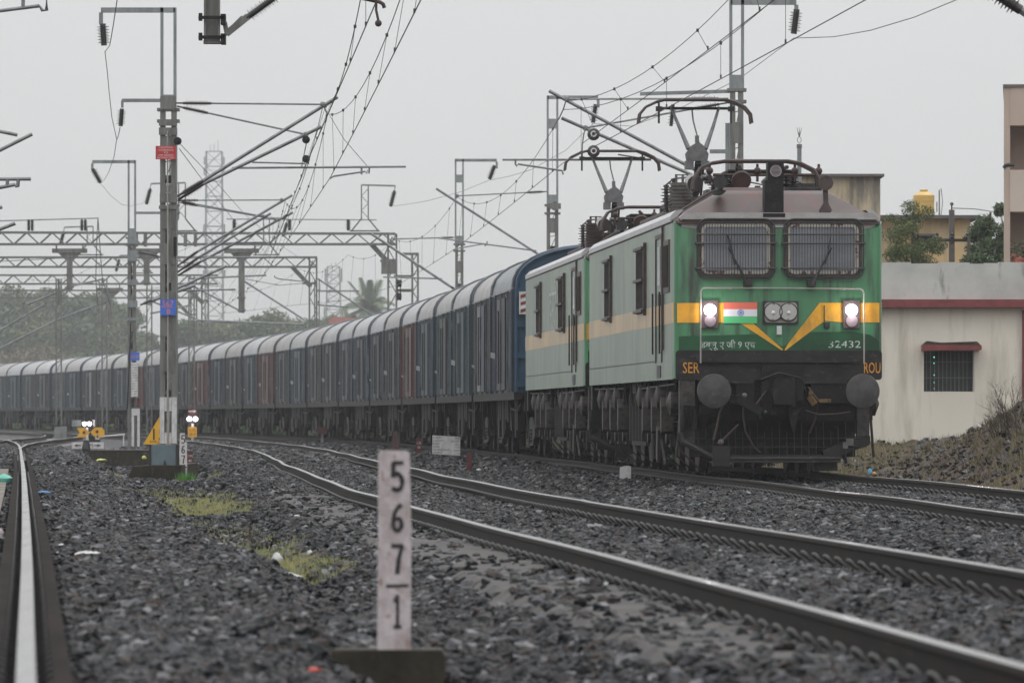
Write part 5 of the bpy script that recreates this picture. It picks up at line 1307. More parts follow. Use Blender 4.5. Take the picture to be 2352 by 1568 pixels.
for x in (226, 233): a.tube([f(225, 501), f(x-4, 560), f(x+(2 if x > 230 else -6), 640), f(x+(20 if x > 230 else -2), 700)], .02, 5)
a.build('down_lead', M_['wire'], p1[0])
f1 = p1[2]
for x0 in (313, 334, 426, 449): MB().box(f1(x0, 0).x-.06, f1(x0, 0).x+.06, -.3, .3, f1(0, 566).z, f1(0, 533).z).build('splice_plate', M_['galvd'], p1[0])
p2 = portal('lattice_portal', 'second lattice portal, its right leg standing left of the palm tree', 297, 591, 613, 728, 719, stubs=((207, 520, 148), (612, 500, 660)), drops=())
p3 = portal('lattice_portal', 'third lattice portal seen below the second beam', 338, 632, 652, 500, 471, stubs=((325, 585, 275),), drops=((252, 662, 745, 60, 11),))
p4 = portal('lattice_portal', 'farthest and lowest lattice portal in the left distance', 375, 667, 684, 455, 445)
# strain posts beside the nearest portal with tension pulleys
D7 = 255.0
r7 = thing('tensioning_post', 'lattice post with balance pulleys and cross bars beside the nearest portal leg', 'post', P(953, 1000, D7), 0)
bb = P(953, 1000, D7); f7 = lambda x, y, dy=0.0: lp(bb, x, y, D7, dy)
a = MB()
for x in (947, 960): a.bar(f7(x, 1010), f7(x, 583), .08, .2)
for i in range(24): a.bar(f7(948 if i % 2 else 959, 1000-i*17.4), f7(959 if i % 2 else 948, 1000-(i+1)*17.4), .04, .04)
a.build('lattice_post', M_['galvd'], r7)
a = MB(); a.bar(f7(905, 635), f7(947, 635), .08, .12); a.bar(f7(912, 667), f7(947, 667), .08, .12); a.bar(f7(925, 583), f7(962, 583), .08, .1); a.build('cross_bar', M_['galvd'], r7)
a = MB()
for x, y in ((917, 651), (917, 681)): q = f7(x, y, -.3); a.lathe((q.x, q.y, q.z), (1, .3, 0), [(-.06, .02), (-.06, .17), (0, .14), (.06, .17), (.06, .02)], 16)
a.tube([f7(913, 651, -.3), f7(913, 681, -.3)], .02, 5); a.tube([f7(920, 651, -.3), f7(920, 681, -.3)], .02, 5)
a.build('balance_pulley', M_['grime'], r7, True)
a = MB()
q = f7(893, 612, 2); a.box(q.x-.3, q.x+.3, -.2, .2, q.z-.3, q.z+.3); a.build('counterweight', M_['galvd'], r7)

# ---- near drop arm hanging from a portal above the picture
D8 = 97.0
b8 = P(486, 98, D8); r8 = thing('drop_arm', 'dark steel drop arm hanging into the top of the picture with a ribbed insulator', 'drop arm', b8)
f8 = lambda x, y, dy=0.0: lp(b8, x, y, D8, dy)
a = MB(); a.box(f8(469, 0).x, f8(474, 0).x, -.13, .13, 0, 3.2); a.box(f8(501, 0).x, f8(505, 0).x, -.13, .13, 0, 3.2); a.box(f8(474, 0).x, f8(501, 0).x, -.02, .02, 0, 3.2); a.box(f8(468, 0).x, f8(506, 0).x, -.14, .14, -.02, .02)
a.build('column', M_['galvd'], r8)
a = MB()
for y in (43, 88): q = f8(486, y); a.box(f8(457, 0).x, f8(518, 0).x, -.2, -.15, q.z-.02, q.z+.03); a.box(f8(508, 0).x, f8(519, 0).x, -.2, .1, q.z-.10, q.z+.06); a.cyl((f8(462, 0).x, -.2, q.z-.05), (f8(462, 0).x, -.2, q.z+.07), .03, 6)
a.build('clamp', M_['grime'], r8)
a = MB(); a.bar(f8(516, 52), f8(522, 82), .07, .12); a.bar(f8(520, 78), f8(570, 38), .09, .10); a.tube([f8(520, 74), f8(556, 38), f8(560, 50)], .02, 6)
a.build('bracket', M_['galvd'], r8)
a = MB(); a.insulator(f8(566, 42), f8(640, -12), .10, 13, .45); a.build('bracket_insulator', M_['insul'], r8, True)
a = MB(); a.tube([f8(640, -12), f8(790, -120), f8(860, -170)], .045, 8); a.build('bracket_tube', M_['tube'], r8, True)
a = MB(); a.tube([f8(820, -6), f8(872, 5), f8(880, 10), f8(883, 19)], .03, 8); a.tube([f8(864, 4), f8(864, 24), f8(870, 52)], .02, 6); a.sph(f8(869, 54), .055, 8, 5); a.tube([f8(820, -6), f8(790, -60)], .02, 5); a.bar(f8(860, -170), f8(866, 4), .03, .03)
a.build('steady_arm', M_['rust'], r8, True)
a = MB(); a.box(-3.5, 6, -.3, .3, 3.2, 3.35); a.build('cross_beam', M_['galvd'], r8)

# ---- brackets reaching in from masts just left of the picture
D9 = 95.0
b9 = P(-260, 1010, D9); r9 = thing('overhead_line_mast', 'mast outside the left edge whose bracket tubes reach into the picture', 'mast', b9, 0, 'overhead line masts')
f9 = lambda x, y, dy=0.0: lp(b9, x, y, D9, dy)
a = MB(); a.box(-.15, -.05, -.15, .15, -.8, 9.0); a.box(.05, .15, -.15, .15, -.8, 9.0); a.build('lower_mast', M_['galvd'], r9)
for k, sgs in enumerate(([[(-250, 470), (74, 308)]], [(-250, 250), (40, 310)][:0] or [[(-250, 250), (40, 310)]], [[(-150, 412), (71, 411)], [(-120, 455), (34, 424), (37, 428), (41, 428), (42, 411)], [(17, 411), (17, 428)]],
        [[(-200, 50), (90, 14), (97, 24), (107, 24), (107, -20)], [(53, -30), (53, 20)]], [[(-250, 620), (35, 513)]], [[(-250, 560), (5, 475)]])):
    a = MB()
    for sg in sgs: a.tube([f9(x, y) for x, y in sg], .028, 8)
    a.build('cantilever', M_['tube'], r9, True)
# right top corner insulator
D10 = 80.0
b10 = P(2560, 1010, D10); r10 = thing('overhead_line_mast', 'mast outside the right edge whose dark insulator pokes into the top right corner', 'mast', b10, 0, 'overhead line masts')
f10 = lambda x, y, dy=0.0: lp(b10, x, y, D10, dy)
a = MB(); a.box(-.15, -.05, -.15, .15, -.8, 9.5); a.box(.05, .15, -.15, .15, -.8, 9.5); a.build('lower_mast', M_['galvd'], r10)
a = MB(); a.insulator(f10(2240, -45), f10(2345, 24), .13, 12, .5); a.build('bracket_insulator', M_['insul'], r10, True)
a = MB(); a.tube([f10(2345, 24), f10(2400, 62), f10(2540, 150)], .05, 8); a.build('cantilever', M_['tube'], r10, True)
a = MB(); a.tube([f10(2240, -45), f10(1900, -280)], .035, 8); a.build('cantilever_end', M_['tube'], r10, True)

# ---------------------------------------------------------------- wires
def sag_line(a, b, sag, n=14):
    a = Vector(a); b = Vector(b); return [a.lerp(b, i/n) - Vector((0, 0, 4*sag*(i/n)*(1-i/n))) for i in range(n+1)]
def ohe_span(label, sup, spacing=7.5, r=.0075, group='overhead contact wires'):
    """sup: list of (catenary point, contact point) from far to near"""
    base = Vector(sup[0][0]); root = thing('overhead_wire', label, 'overhead wire', base, 0, group)
    cat = MB(); con = MB(); drp = MB(); cl = MB()
    for (c0, w0), (c1, w1) in zip(sup, sup[1:]):
        c0, w0, c1, w1 = map(Vector, (c0, w0, c1, w1)); L = (c1-c0).length; sag = min(.85, .85*(L/55)**2)
        cat.tube([p-base for p in sag_line(c0, c1, sag, 16)], r, 4); con.tube([p-base for p in sag_line(w0, w1, .02, 6)], r*1.15, 4)
        n = max(2, int(L/spacing))
        for i in range(n):
            t = (i+.5)/n; a = c0.lerp(c1, t) - Vector((0, 0, 4*sag*t*(1-t))); b = w0.lerp(w1, t)
            drp = MB(); cl = drp; drp.tube([a-base, b-base], r*.55, 4)
            cl.box(a.x-base.x-.02, a.x-base.x+.02, a.y-base.y-.02, a.y-base.y+.02, a.z-base.z-.025, a.z-base.z+.025)
            cl.box(b.x-base.x-.013, b.x-base.x+.013, b.y-base.y-.02, b.y-base.y+.02, b.z-base.z-.01, b.z-base.z+.045)
            drp.build('dropper', M_['wire'], root)
    cat.build('catenary_wire', M_['wire'], root); con.build('contact_wire', M_['wire'], root)
def X_(T, d, off=0.0): return float(T(d)) + off
ohe_span('contact wire with droppers over the middle track, held by the caution plate mast', [
    (P(610, 556, 222), P(512, 707, 230)), (P(655, 462, 183), P(600, 640, 183)), (P(752, 262, 127), P(758, 409, 127)), ((X_(TM, 72, .12), 72, 7.3), (X_(TM, 72, -.1), 72, 5.72)), ((X_(TM, 18), 18, 7.2), (X_(TM, 18), 18, 5.7))])
ohe_span('raised parallel wire with droppers left of the middle track contact wire', [
    (P(622, 497, 185), P(620, 590, 185)), (P(742, 243, 127), P(700, 385, 127)), ((X_(TM, 72, -.55), 72, 7.4), (X_(TM, 72, -.45), 72, 6.1)), ((X_(TM, 18, -.5), 18, 7.3), (X_(TM, 18, -.5), 18, 5.8))])
ohe_span('contact wire with droppers over the train, touched by both raised pantographs', [
    (P(905, 549, 222), P(912, 655, 222)), (P(1050, 452, 179), P(1040, 575, 179)), (P(1294, 252, 125), P(1294, 374, 125)), ((X_(T3, 74, .1), 74, 7.4), (X_(T3, 74, .1), 74, 6.03)), ((X_(T3, 22), 22, 7.3), (X_(T3, 22), 22, 5.8))])
ohe_span('second raised wire with droppers beside the contact wire over the train', [
    (P(1302, 232, 125), P(1337, 330, 125)), ((X_(T3, 74, -.55), 74, 7.6), (X_(T3, 74, -.5), 74, 6.5)), ((X_(T3, 22, -.6), 22, 7.5), (X_(T3, 22, -.6), 22, 6.2))])
ohe_span('wire run with droppers between the far portals at the left', [
    (P(60, 640, 338), P(60, 700, 338)), (P(250, 590, 297), P(250, 668, 297)), (P(448, 560, 259), P(440, 655, 259)), (P(610, 556, 222), P(512, 707, 230))])
ohe_span('thin far wire over the wagons between the portal and the slender mast', [
    (P(520, 665, 338), P(500, 720, 338)), (P(690, 618, 297), P(680, 700, 297)), (P(800, 585, 259), P(790, 690, 259)), (P(905, 549, 222), P(912, 655, 222))])
def wire(label, pts, r=.008, group='feeder wires'):
    base = Vector(pts[0]); root = MB(); root.tube([Vector(p)-base for p in pts], r, 4)
    o = root.build('feeder_wire', M_['wire'], None); o.location = base; tag(o, label, 'wire', group); return o
def pixline(pts): return [P(*p) for p in pts]
wire('feeder wire hanging in a loop from the top left insulator down towards the second mast', pixline([(241, 118, 127), (246, 160, 131), (251, 215, 138), (257, 270, 144), (268, 320, 150), (262, 360, 160), (250, 395, 175), (240, 413, 190), (231, 421, 200)]))
wire('feeder wire rising from the top left insulator out of the picture', pixline([(241, 120, 127), (252, 105, 118), (260, 60, 108), (269, 0, 98), (280, -80, 88)]))
wire('short jumper wire below the lower left insulator string', pixline([(276, 292, 127), (272, 312, 135), (268, 322, 150)]))
wire('sagging feeder wire from the second mast towards the portals', pixline([(231, 421, 200), (255, 450, 210), (280, 470, 225), (300, 473, 235), (325, 468, 250), (336, 460, 259)]))
wire('feeder wire sweeping down from the upper right corner to the hanging insulator', pixline([(2290, -40, 92), (2197, 0, 98), (2100, 40, 104), (2000, 70, 110), (1915, 85, 117), (1823, 88, 125)]))
wire('feeder wire between the two masts behind the locomotives', pixline([(1823, 88, 125), (1700, 180, 138), (1560, 250, 152), (1450, 290, 166), (1362, 284, 179)]))
wire('long thin feeder wire from the second right mast to the slender mast', pixline([(1362, 284, 179), (1300, 345, 190), (1220, 390, 203), (1170, 405, 212), (1124, 414, 222)]))
wire('long thin feeder wire from the slender mast to the portal stub', pixline([(1124, 414, 222), (1060, 440, 232), (980, 462, 242), (930, 470, 250), (900, 474, 259)]))
wire('guy wire running down right from the caution plate mast, upper one', pixline([(411, 328, 127), (480, 400, 150), (560, 490, 190), (640, 560, 240), (700, 600, 280)]), .009)
wire('guy wire running down right from the caution plate mast, lower one', pixline([(412, 342, 127), (470, 420, 150), (540, 510, 190), (620, 590, 240)]), .009)
wire('wire dropping from the middle bracket down to the long register tube', pixline([(757, 265, 127), (790, 320, 127.2), (843, 381, 127.3)]), .006)
for k, (pts) in enumerate(([(0, 600, 250), (200, 590, 250), (400, 592, 250)], [(560, 640, 300), (640, 655, 300), (728, 648, 300)], [(0, 505, 230), (-60, 500, 230), (-100, 498, 230)])):
    wire(['thin cross wire left of the banded mast below the portal beam', 'thin cross wire ending at the second portal leg', 'thin wire leaving the left edge above the portal'][k], pixline(pts), .014)
# extra far brackets seen through the yard
def far_bracket(label, d, segs, px):
    b_ = P(px, 1000, d); o = thing('bracket_mast', label, 'mast', b_, 0, 'far bracket masts in the yard'); mb = MB()
    for sg in segs: mb.tube([lp(b_, x, y, d) for x, y in sg], .05, 6)
    mb.build('bracket', M_['tube'], o, True)
    ms = MB(); t = min(y for sg in segs for x, y in sg); h_ = (1000-t)*d/FPX
    for sx in (-.12, .12): ms.box(sx-.03, sx+.03, -.1, .1, -.4, h_)
    for q in range(int(h_/.6)): ms.bar((-.12, -.1, q*.6), (.12, -.1, q*.6+.5), .03, .03)
    ms.build('lower_mast', M_['galvd'], o)
far_bracket('thin lattice post with a short bracket above the trees at far left', 300, [[(135, 700), (135, 640)], [(60, 700), (170, 655)], [(-20, 770), (100, 700)]], 135)
far_bracket('thin post with long sloping bracket left of the banded mast', 320, [[(240, 640), (150, 660)], [(250, 690), (130, 735), (0, 800)], [(240, 655), (205, 650)]], 240)
far_bracket('far post with brackets between the two near left masts', 310, [[(340, 700), (415, 655)], [(345, 690), (470, 740), (560, 740)], [(345, 720), (440, 700)]], 343)
far_bracket('far post with sloping tubes right of the caution plate mast', 290, [[(440, 655), (560, 718)], [(432, 640), (612, 632)], [(450, 735), (700, 745)], [(560, 645), (700, 735)]], 440)
far_bracket('slim far post below the palm with a cross tube', 330, [[(730, 640), (850, 720)], [(728, 668), (825, 668)], [(728, 700), (800, 705)]], 728)
M_['ink'] = mat('hand_painted_black', (.018, .015, .015), (.16, .13, .13), rough=.6, sc=(40, 40, 40), lo=.56, hi=.68)
# ---------------------------------------------------------------- lineside signs and equipment
def at_ground(px, d, dz=0.0):
    x = (px-1176)*d/FPX; return Vector((x, d, float(gz(x, d)) + dz))
# km post 567/1 (foreground)
d = 29.3; s = FPX/d; b_ = P(905, 1490, d)
t = thing('kilometre_post', 'large white concrete post with black 567/1 standing in the foreground ballast', 'kilometre post', b_, 0, 'numbered kilometre posts')
h_ = 455/s; w_ = 75/s
MB().prism([(-w_/2, -.12), (w_/2*.97, -.12), (w_/2, h_*.5), (w_/2*.86, h_-.012), (w_/2*.70, h_), (-w_/2*.85, h_+.002), (-w_/2, h_-.02)], -.045, .045).build('post', M_['postp'], t)
t.rotation_euler = (0, R(.35), R(4))
stroke_text('post_number', '567', .010, h_-.055, .056, .128, -.0475, M_['ink'], t, th=.0108, gap=1.5)
stroke_text('post_number', '-1', .012, h_-.60, .048, .145, -.0475, M_['ink'], t, th=.0092)
MB().tube([(.0, 0, h_-.01), (.002, 0, h_+.06), (-.002, 0, h_+.09)], [.014, .016, .008], 8).build('reinforcing_bar', M_['rust'], t, True)
o = thing('concrete_block', 'low dark mossy concrete block at the foot of the foreground 567/1 post', 'concrete block', b_ + Vector((-.02, .02, 0)))
mb = MB(); mb.prism([(-.27, -.3), (.25, -.3), (.26, -.03), (.24, 0), (-.26, 0), (-.28, -.03)], -.14, .2); mb.build('block', M_['moss'], o)
# km post 567/2
d = 124.0; s = FPX/d; b_ = P(421, 1106, d)
t = thing('kilometre_post', 'smaller white post with black 567/2 beside the concrete foundation', 'kilometre post', b_, 0, 'numbered kilometre posts')
h_ = 112/s; w_ = 17.5/s
MB().prism([(-w_*.3, -.3), (w_*.42, -.3), (w_/2, h_*.3), (w_*.46, h_*.8), (w_*.2, h_*.83), (w_*.18, h_), (-w_*.42, h_), (-w_*.5, h_*.6)], -.045, .045).build('post', M_['whitep'], t)
stroke_text('post_number', '567', .0, h_-.05, .07, .15, -.0475, M_['black'], t, th=.011, gap=1.32)
stroke_text('post_number', '-2', .0, h_-.645, .07, .16, -.0475, M_['black'], t, th=.011)
# foundation, cabinet
d = 122.5; s = FPX/d; b_ = P(355, 1068, d)
t = thing('mast_foundation', 'large brown stained concrete foundation block under the caution plate mast', 'foundation', b_)
MB().prism([(-.46, -.75), (.52, -.75), (.52, 0), (.0, .01), (-.42, -.03), (-.5, -.2)], 0, 6.5).build('block', M_['moss'], t)
t = thing('low_wall', 'low concrete wall left of the blue grey cabinet', 'wall', P(274, 1034, 165))
MB().prism([(-.78, -.4), (.85, -.4), (.85, 0), (-.74, .0), (-.78, -.05)], 0, .4).build('wall', M_['moss'], t)
MB().prism([(-.76, .002), (.85, .002), (.85, .03), (-.76, .03)], -.03, .42).build('coping', M_['concrete'], t)
t = thing('cabinet', 'blue grey metal cabinet with black edges at the foot of the caution plate mast', 'cabinet', P(376, 1068, 121.5))
MB().box(-.24, .24, -.06, .4, 0, .37).build('door', M_['boxb'], t)
MB().box(-.28, -.235, -.08, .42, -.02, .40).build('side', M_['black'], t); MB().box(.235, .275, -.08, .42, -.02, .40).build('side', M_['black'], t)
MB().box(-.232, .232, -.0, .4, .372, .40).build('lid', M_['boxb'], t)
MB().prism([(.0, 0), (.05, 0), (.035, .1), (.015, .1)], -.1, -.07).build('bracket', M_['black'], t)
# triangle sign
d = 133.0; b_ = P(367, 1020, d)
t = thing('speed_sign', 'yellow triangular speed sign reading 15 half hidden by the mast', 'sign', b_)
MB().prism([(-.335, 0), (.335, 0), (.335, .02), (.015, .57), (-.015, .57), (-.335, .02)], -.015, .0).build('sign_board', M_['yel'], t)
face_text('sign_number', '15', -.015, .21, .25, .24, -.018, M_['black'], t); face_text('sign_lettering', 'FOR C.L.', -.06, .055, .28, .05, -.018, M_['black'], t); face_text('sign_lettering', '28.3', .0, .015, .14, .025, -.018, M_['black'], t)
MB().box(-.03, .03, .0, .05, -.7, .5).build('post', M_['galvd'], t)
# dark red posts
def red_post(px, y0, y1, wpx, d, label, text):
    s = FPX/d; t = thing('marker_post', label, 'marker post', P(px, y1, d), 0, 'dark red marker posts'); w_ = wpx/s; h_ = (y1-y0)/s
    MB().prism([(-w_/2, -.2), (w_/2, -.2), (w_/2, h_), (-w_/2, h_)], -.04, .04).build('post', M_['redp'], t)
    if text: face_text('post_lettering', text[0], 0, h_*.72, w_*.8, h_*.14, -.043, M_['whitep'], t); face_text('post_lettering', text[1], 0, h_*.48, w_*.55, h_*.13, -.043, M_['whitep'], t)
red_post(436.5, 1035, 1078, 14, 133, 'dark red marker post lettered C/MJ 40 behind the 567/2 post', ('C/MJ', '40'))
red_post(962, 1005, 1047, 13, 172, 'dark red marker post lettered in white left of the curve board', ('C/R', '40'))
red_post(1078, 1040, 1078, 13, 130, 'plain dark red marker post right of the curve board', None)
t = thing('marker_post', 'short plain white marker post against the rail in front of the locomotives', 'marker post', P(1436, 1110, 101))
MB().prism([(-.094, -.1), (.094, -.1), (.092, .275), (.03, .285), (-.085, .262)], -.06, .06).build('post', M_['whitep'], t)
# curve board
d = 152.0; s = FPX/d; b_ = P(1025, 1060, d)
t = thing('curve_board', 'white lettered curve data board on two legs beside the far track', 'sign', b_)
w_ = 64/s; h_ = 43/s; z0 = 17/s
bd = MB().prism([(-w_/2, z0+.01), (w_/2, z0-.03), (w_/2, z0+h_-.03), (-w_/2, z0+h_+.01)], -.02, .0).build('board', M_['whitep'], t)
for k, (a, c) in enumerate((('CURVE NO.', 'DN 48'), ('LOCATION KM', '567/3-568'), ('RADIUS-', '1622'), ('DEGREE-', '1.16°'), ('TRANSITION LENGTH', '30 50M'), ('CANT(MM)-', '45'))):
    z = z0+h_-.045-k*.0735
    face_text('board_lettering', a, -w_/2+.02+.012*len(a), z, .024*len(a), .042, -.023, M_['black'], bd)
    face_text('board_lettering', c, w_/2-.02-.011*len(c), z-.02, .022*len(c), .042, -.023, M_['black'], bd)
for x in (-w_/2+.02, w_/2-.03): MB().box(x-.02, x+.02, .0, .04, -.15, z0+h_-.05).build('leg', M_['black'], t)
# shunt signals
def shunt(px, ytop, ylamp, ybase, d, label, plate):
    s = FPX/d; b_ = P(px, ybase, d); t = thing('shunt_signal', label, 'signal', b_, 0, 'ground signals with two white lights')
    z = lambda y: (ybase-y)/s
    MB().box(-.05, .05, -.03, .05, -.3, z(ylamp)-.1).build('post', M_['whitep'], t)
    hd = MB(); hd.prism([(-.27, z(ylamp)-.16), (.27, z(ylamp)-.16), (.27, z(ylamp)+.12), (-.27, z(ylamp)+.12)], -.04, .12); hd = hd.build('signal_head', M_['black'], t)
    for sx in (-.115, .115): MB().lathe((sx, -.05, z(ylamp)), (0, -1, 0), [(0, .075), (.02, .075), (.03, .05), (.035, .005)], 14).build('lit_lamp', M_['lens_on'], hd, True)
    pl_ = bpy.data.lights.new('lamp_glow', 'POINT'); pl_.energy = 4.0; pl_.color = (1, .85, .9); pl_.shadow_soft_size = .06
    po_ = bpy.data.objects.new('lamp_glow', pl_); COL.objects.link(po_); po_.parent = hd; po_.location = (0, -.22, z(ylamp))
    return t, z, s
t, z, s = shunt(442, 938, 962, 1024, 240, 'ground signal with red arrow box, two white lights and yellow number plate', True)
ab = MB().box(-.17, .17, -.05, .1, z(952), z(938)).build('arrow_box', M_['redp'], t)
mb = MB(); mb.prism([(-.15, z(945.5)), (.06, z(945.5)), (.06, z(948)), (.15, z(944.2)), (.06, z(940.5)), (.06, z(943)), (-.15, z(943))], -.058, -.052); mb.build('arrow', M_['lens_off'] if False else M_['whitep'], ab)
yp = MB().prism(rrect(-.17, .17, z(1004), z(980), .04), -.06, -.03).build('number_plate', M_['yel'], t)
face_text('plate_lettering', 'KLPG', 0, z(987), .24, .12, -.063, M_['redp'], yp); face_text('plate_lettering', 'SB14', 0, z(997), .24, .12, -.063, M_['redp'], yp)
t, z, s = shunt(200, 958, 973, 1004, 275, 'low ground signal with two white lights behind the yellow arrow boards', False)
wb = MB().box(-.66, -.26, -.04, .1, z(979), z(964)).build('side_box', M_['cab'], t); MB().box(.24, .34, -.04, .1, z(979), z(964)).build('side_plate', M_['whitep'], t)
# yellow arrow boards and M board
d = 235.0; s = FPX/d; b_ = P(207, 1020, d)
t = thing('arrow_board', 'pair of yellow arrow boards meeting point to point, each with a dark centre dot', 'sign', b_)
zc = (1020-993)/s; k = 1/s
MB().prism([(0, zc), (-12*k, zc+11*k), (-31*k, zc+11*k), (-24*k, zc), (-31*k, zc-11*k), (-12*k, zc-11*k)], -.02, .0).build('board', M_['yel'], t)
MB().prism([(1*k, zc+1*k), (10*k, zc+12*k), (27*k, zc+12*k), (33*k, zc+4*k), (33*k, zc-5*k), (24*k, zc-11*k), (9*k, zc-9*k)], -.02, .0).build('board', M_['yel'], t)
for x, m_ in ((-14, 'brown'), (16, 'black')): MB().lathe((x*k, -.02, zc+(0 if x < 0 else 2)*k), (0, -1, 0), [(0, 3.6*k), (.01, 3.6*k), (.011, .001)], 14).build('centre_dot', M_[m_], t)
MB().box(-.03, .03, .0, .05, -.3, zc).build('post', M_['grime'], t)
MB().prism([(14*k, zc-12*k), (20*k, zc-12*k), (17*k, zc-4*k)], -.03, -.021).build('small_marker', M_['redp'], t)
d = 232.0; s = FPX/d; k = 1/s; b_ = P(201, 1032, d)
t = thing('marking_board', 'white board with the letter M between two black arrows, behind the black bag', 'sign', b_)
bd = MB().box(-36*k, 37*k, -.02, .0, 2*k, 17*k).build('board', M_['whitep'], t)
mb = MB()
for sg in (-1, 1): mb.prism([(sg*31*k, 9.5*k), (sg*23*k, 13*k), (sg*23*k, 10.6*k), (sg*15*k, 10.6*k), (sg*15*k, 8.4*k), (sg*23*k, 8.4*k), (sg*23*k, 6*k)][::sg], -.027, -.022)
mb.build('arrow', M_['black'], bd); face_text('board_lettering', 'M', 8.5*k, 9.5*k, 8*k, 9*k, -.024, M_['black'], bd)
for x in (-28, 28): MB().box(x*k-.02, x*k+.02, .0, .03, -.3, 4*k).build('leg', M_['grime'], t)
t = thing('point_machine', 'white jointed rod running along the ground right of the arrow boards', 'point rod', P(222, 1006, 236))
mb = MB(); mb.tube([(0, 0, .02), (.35, 0, .08), (.9, .1, .13), (1.05, .1, .14)], .03, 6); mb.box(-.05, .1, -.05, .05, -.05, .06); mb.box(.98, 1.02, .05, .12, -.3, .14); mb.build('rod', M_['whitep'], t, True)
mb = MB(); mb.box(-.3, .1, .2, .6, -.25, .1); mb.build('motor_box', M_['grime'], t)
t = thing('black_bag', 'crumpled black bag or lamp cover in front of the white M board', 'bag', P(198, 1034, 226))
mb = MB(); mb.lathe((0, 0, -.05), (0, 0, 1), [(0, .13), (.1, .16), (.25, .14), (.36, .11), (.40, .13), (.44, .04)], 9); mb.build('bag', M_['black'], t)
t = thing('equipment_cabinet', 'grey trackside equipment cabinet with dark door edge at far left', 'cabinet', P(140, 1003, 300))
MB().box(-.30, .0, -.2, .3, -.1, .48).build('door', M_['cab'], t); MB().box(.01, .28, -.2, .3, -.1, .5).build('door', M_['cab'], t); MB().box(-.33, .31, -.18, .33, .5, .56).build('lid', M_['black'], t); MB().box(-.9, -.4, -.2, .3, -.2, .14).build('low_box', M_['grime'], t)
t = thing('relay_box', 'small rusty red box on a short grey post beside the wagons', 'relay box', P(740, 1016, 232))
MB().box(-.16, .16, -.1, .12, .3, .55).build('box', M_['redp'], t); MB().box(-.05, .05, -.03, .05, -.3, .3).build('post', M_['concrete'], t); MB().box(-.17, .17, -.11, .13, .552, .57).build('lid', M_['rust'], t)
# slim pole right of the train
t = thing('steel_pole', 'slim galvanised pole with a spiked cap rising behind the cab roof', 'pole', P(1836, 1000, 128))
mb = MB(); mb.cyl((0, 0, -.5), (0, 0, 5.82), .045, 10); mb.build('pole', M_['galv'], t, True)
mb = MB(); mb.lathe((0, 0, 5.82), (0, 0, 1), [(0, .055), (.08, .055), (.09, .01)], 8)
mb.tube([(.04*math.cos(a), 0, 5.99+.06*math.sin(a)) for a in [i*math.pi/5 for i in range(10)]], .007, 5, closed=True)
for a in (-.35, 0, .35): mb.tube([(0, 0, 6.05), (a*.08, 0, 6.15), (a*.14, 0, 6.25)], [.012, .008, .003], 5)
mb.build('spiked_cap', M_['galvd'], t, True)

# ---------------------------------------------------------------- buildings on the right
def bl(b, x, y, d): q = P(x, y, d) - b; return q
d = 140.0; b_ = P(2200, 1015, d); s = FPX/d
t = thing('lineside_building', 'long cream single storey building with grey parapet and dark red band', 'building', b_)
f = lambda x, y: bl(b_, x, y, d)
xl, xr = f(1905, 0).x, f(2900, 0).x; zt = f(0, 604).z; z1, z2 = f(0, 688).z, f(0, 706).z
zs = -1.0
wx0, wx1, wz0, wz1 = f(2122, 0).x, f(2235, 0).x, f(0, 899).z, f(0, 805).z
mb = MB(); mb.box(xl, wx0, 0, .25, zs, z2); mb.box(wx1, xr, 0, .25, zs, z2); mb.box(wx0, wx1, 0, .25, zs, wz0); mb.box(wx0, wx1, 0, .25, wz1, z2)
mb.box(xl, xl+.25, .25, 9, zs, z2); mb.build('wall', M_['cream'], t)
mb = MB(); mb.box(xl-.25, xr, -.34, 0.3, z2, z1); mb.build('red_band', M_['bred'], t)
mb = MB(); n = 30
for i in range(n):
    x0 = xl-.15+(xr-xl+.15)*i/n; x1 = xl-.15+(xr-xl+.15)*(i+1)/n; mb.box(x0, x1, -.12, .12, z1, zt + .02*math.sin(i*1.7))
mb.box(xl-.15, xl+.1, .12, 9, z1, zt); mb.build('parapet', M_['parapet'], t)
MB().box(xl, xr, .12, 9, z1-.1, z1+.02).build('roof', M_['slab'], t)
wn = MB(); wn.box(wx0, wx1, .20, .23, wz0, wz1); w0 = wn.build('window', M_['dark'], t)
mb = MB()
for k in range(11): mb.box(wx0+.09*k+.06, wx0+.09*k+.072, .1, .112, wz0, wz1)
for k in (0, 1): mb.box(wx0, wx1, .098, .11, wz0+.3+.35*k, wz0+.312+.35*k)
mb.build('window_bars', M_['galvd'], w0)
MB().prism([(wx1+.01, wz0), (wx1+.03, wz0), (wx1+.03, wz1), (wx1+.01, wz1)], -.01, .0).build('window_edge', M_['parapet'], w0)
mb = MB()
for k, y in enumerate((820, 834, 861, 878, 892)): q = f(2146, y); mb.lathe((q.x, .09, q.z), (0, -1, 0), [(0, .014 - .002*k % .01), (.012, .006)], 8)
mb.build('green_indicator', emis('green_indicator_light', (.2, 1, .6), 2.0), w0)
aw = MB(); q0, q1 = f(2116, 806), f(2250, 795); aw.prism([(q0.x, q0.z), (q1.x, q0.z+.02), (q1.x, q1.z+.02), (q0.x, q1.z+.03)], -.62, .0); ao = aw.build('window_awning', M_['bred'], t)
MB().prism([(q0.x+.02, q1.z+.035), (q1.x-.02, q1.z+.025), (q1.x-.1, q1.z+.10), (q0.x+.4, q1.z+.075), (q0.x+.1, q1.z+.11)], -.58, -.02).build('awning_top', M_['moss'], ao)
mb = MB(); mb.cyl(f(2352, 712)+Vector((0, -.1, 0)), f(2352, 1000)+Vector((0, -.1, 0)), .05, 8); mb.build('down_pipe', M_['bred'], t)
d = 176.0; b_ = P(1932, 960, d); f = lambda x, y: bl(b_, x, y, d)
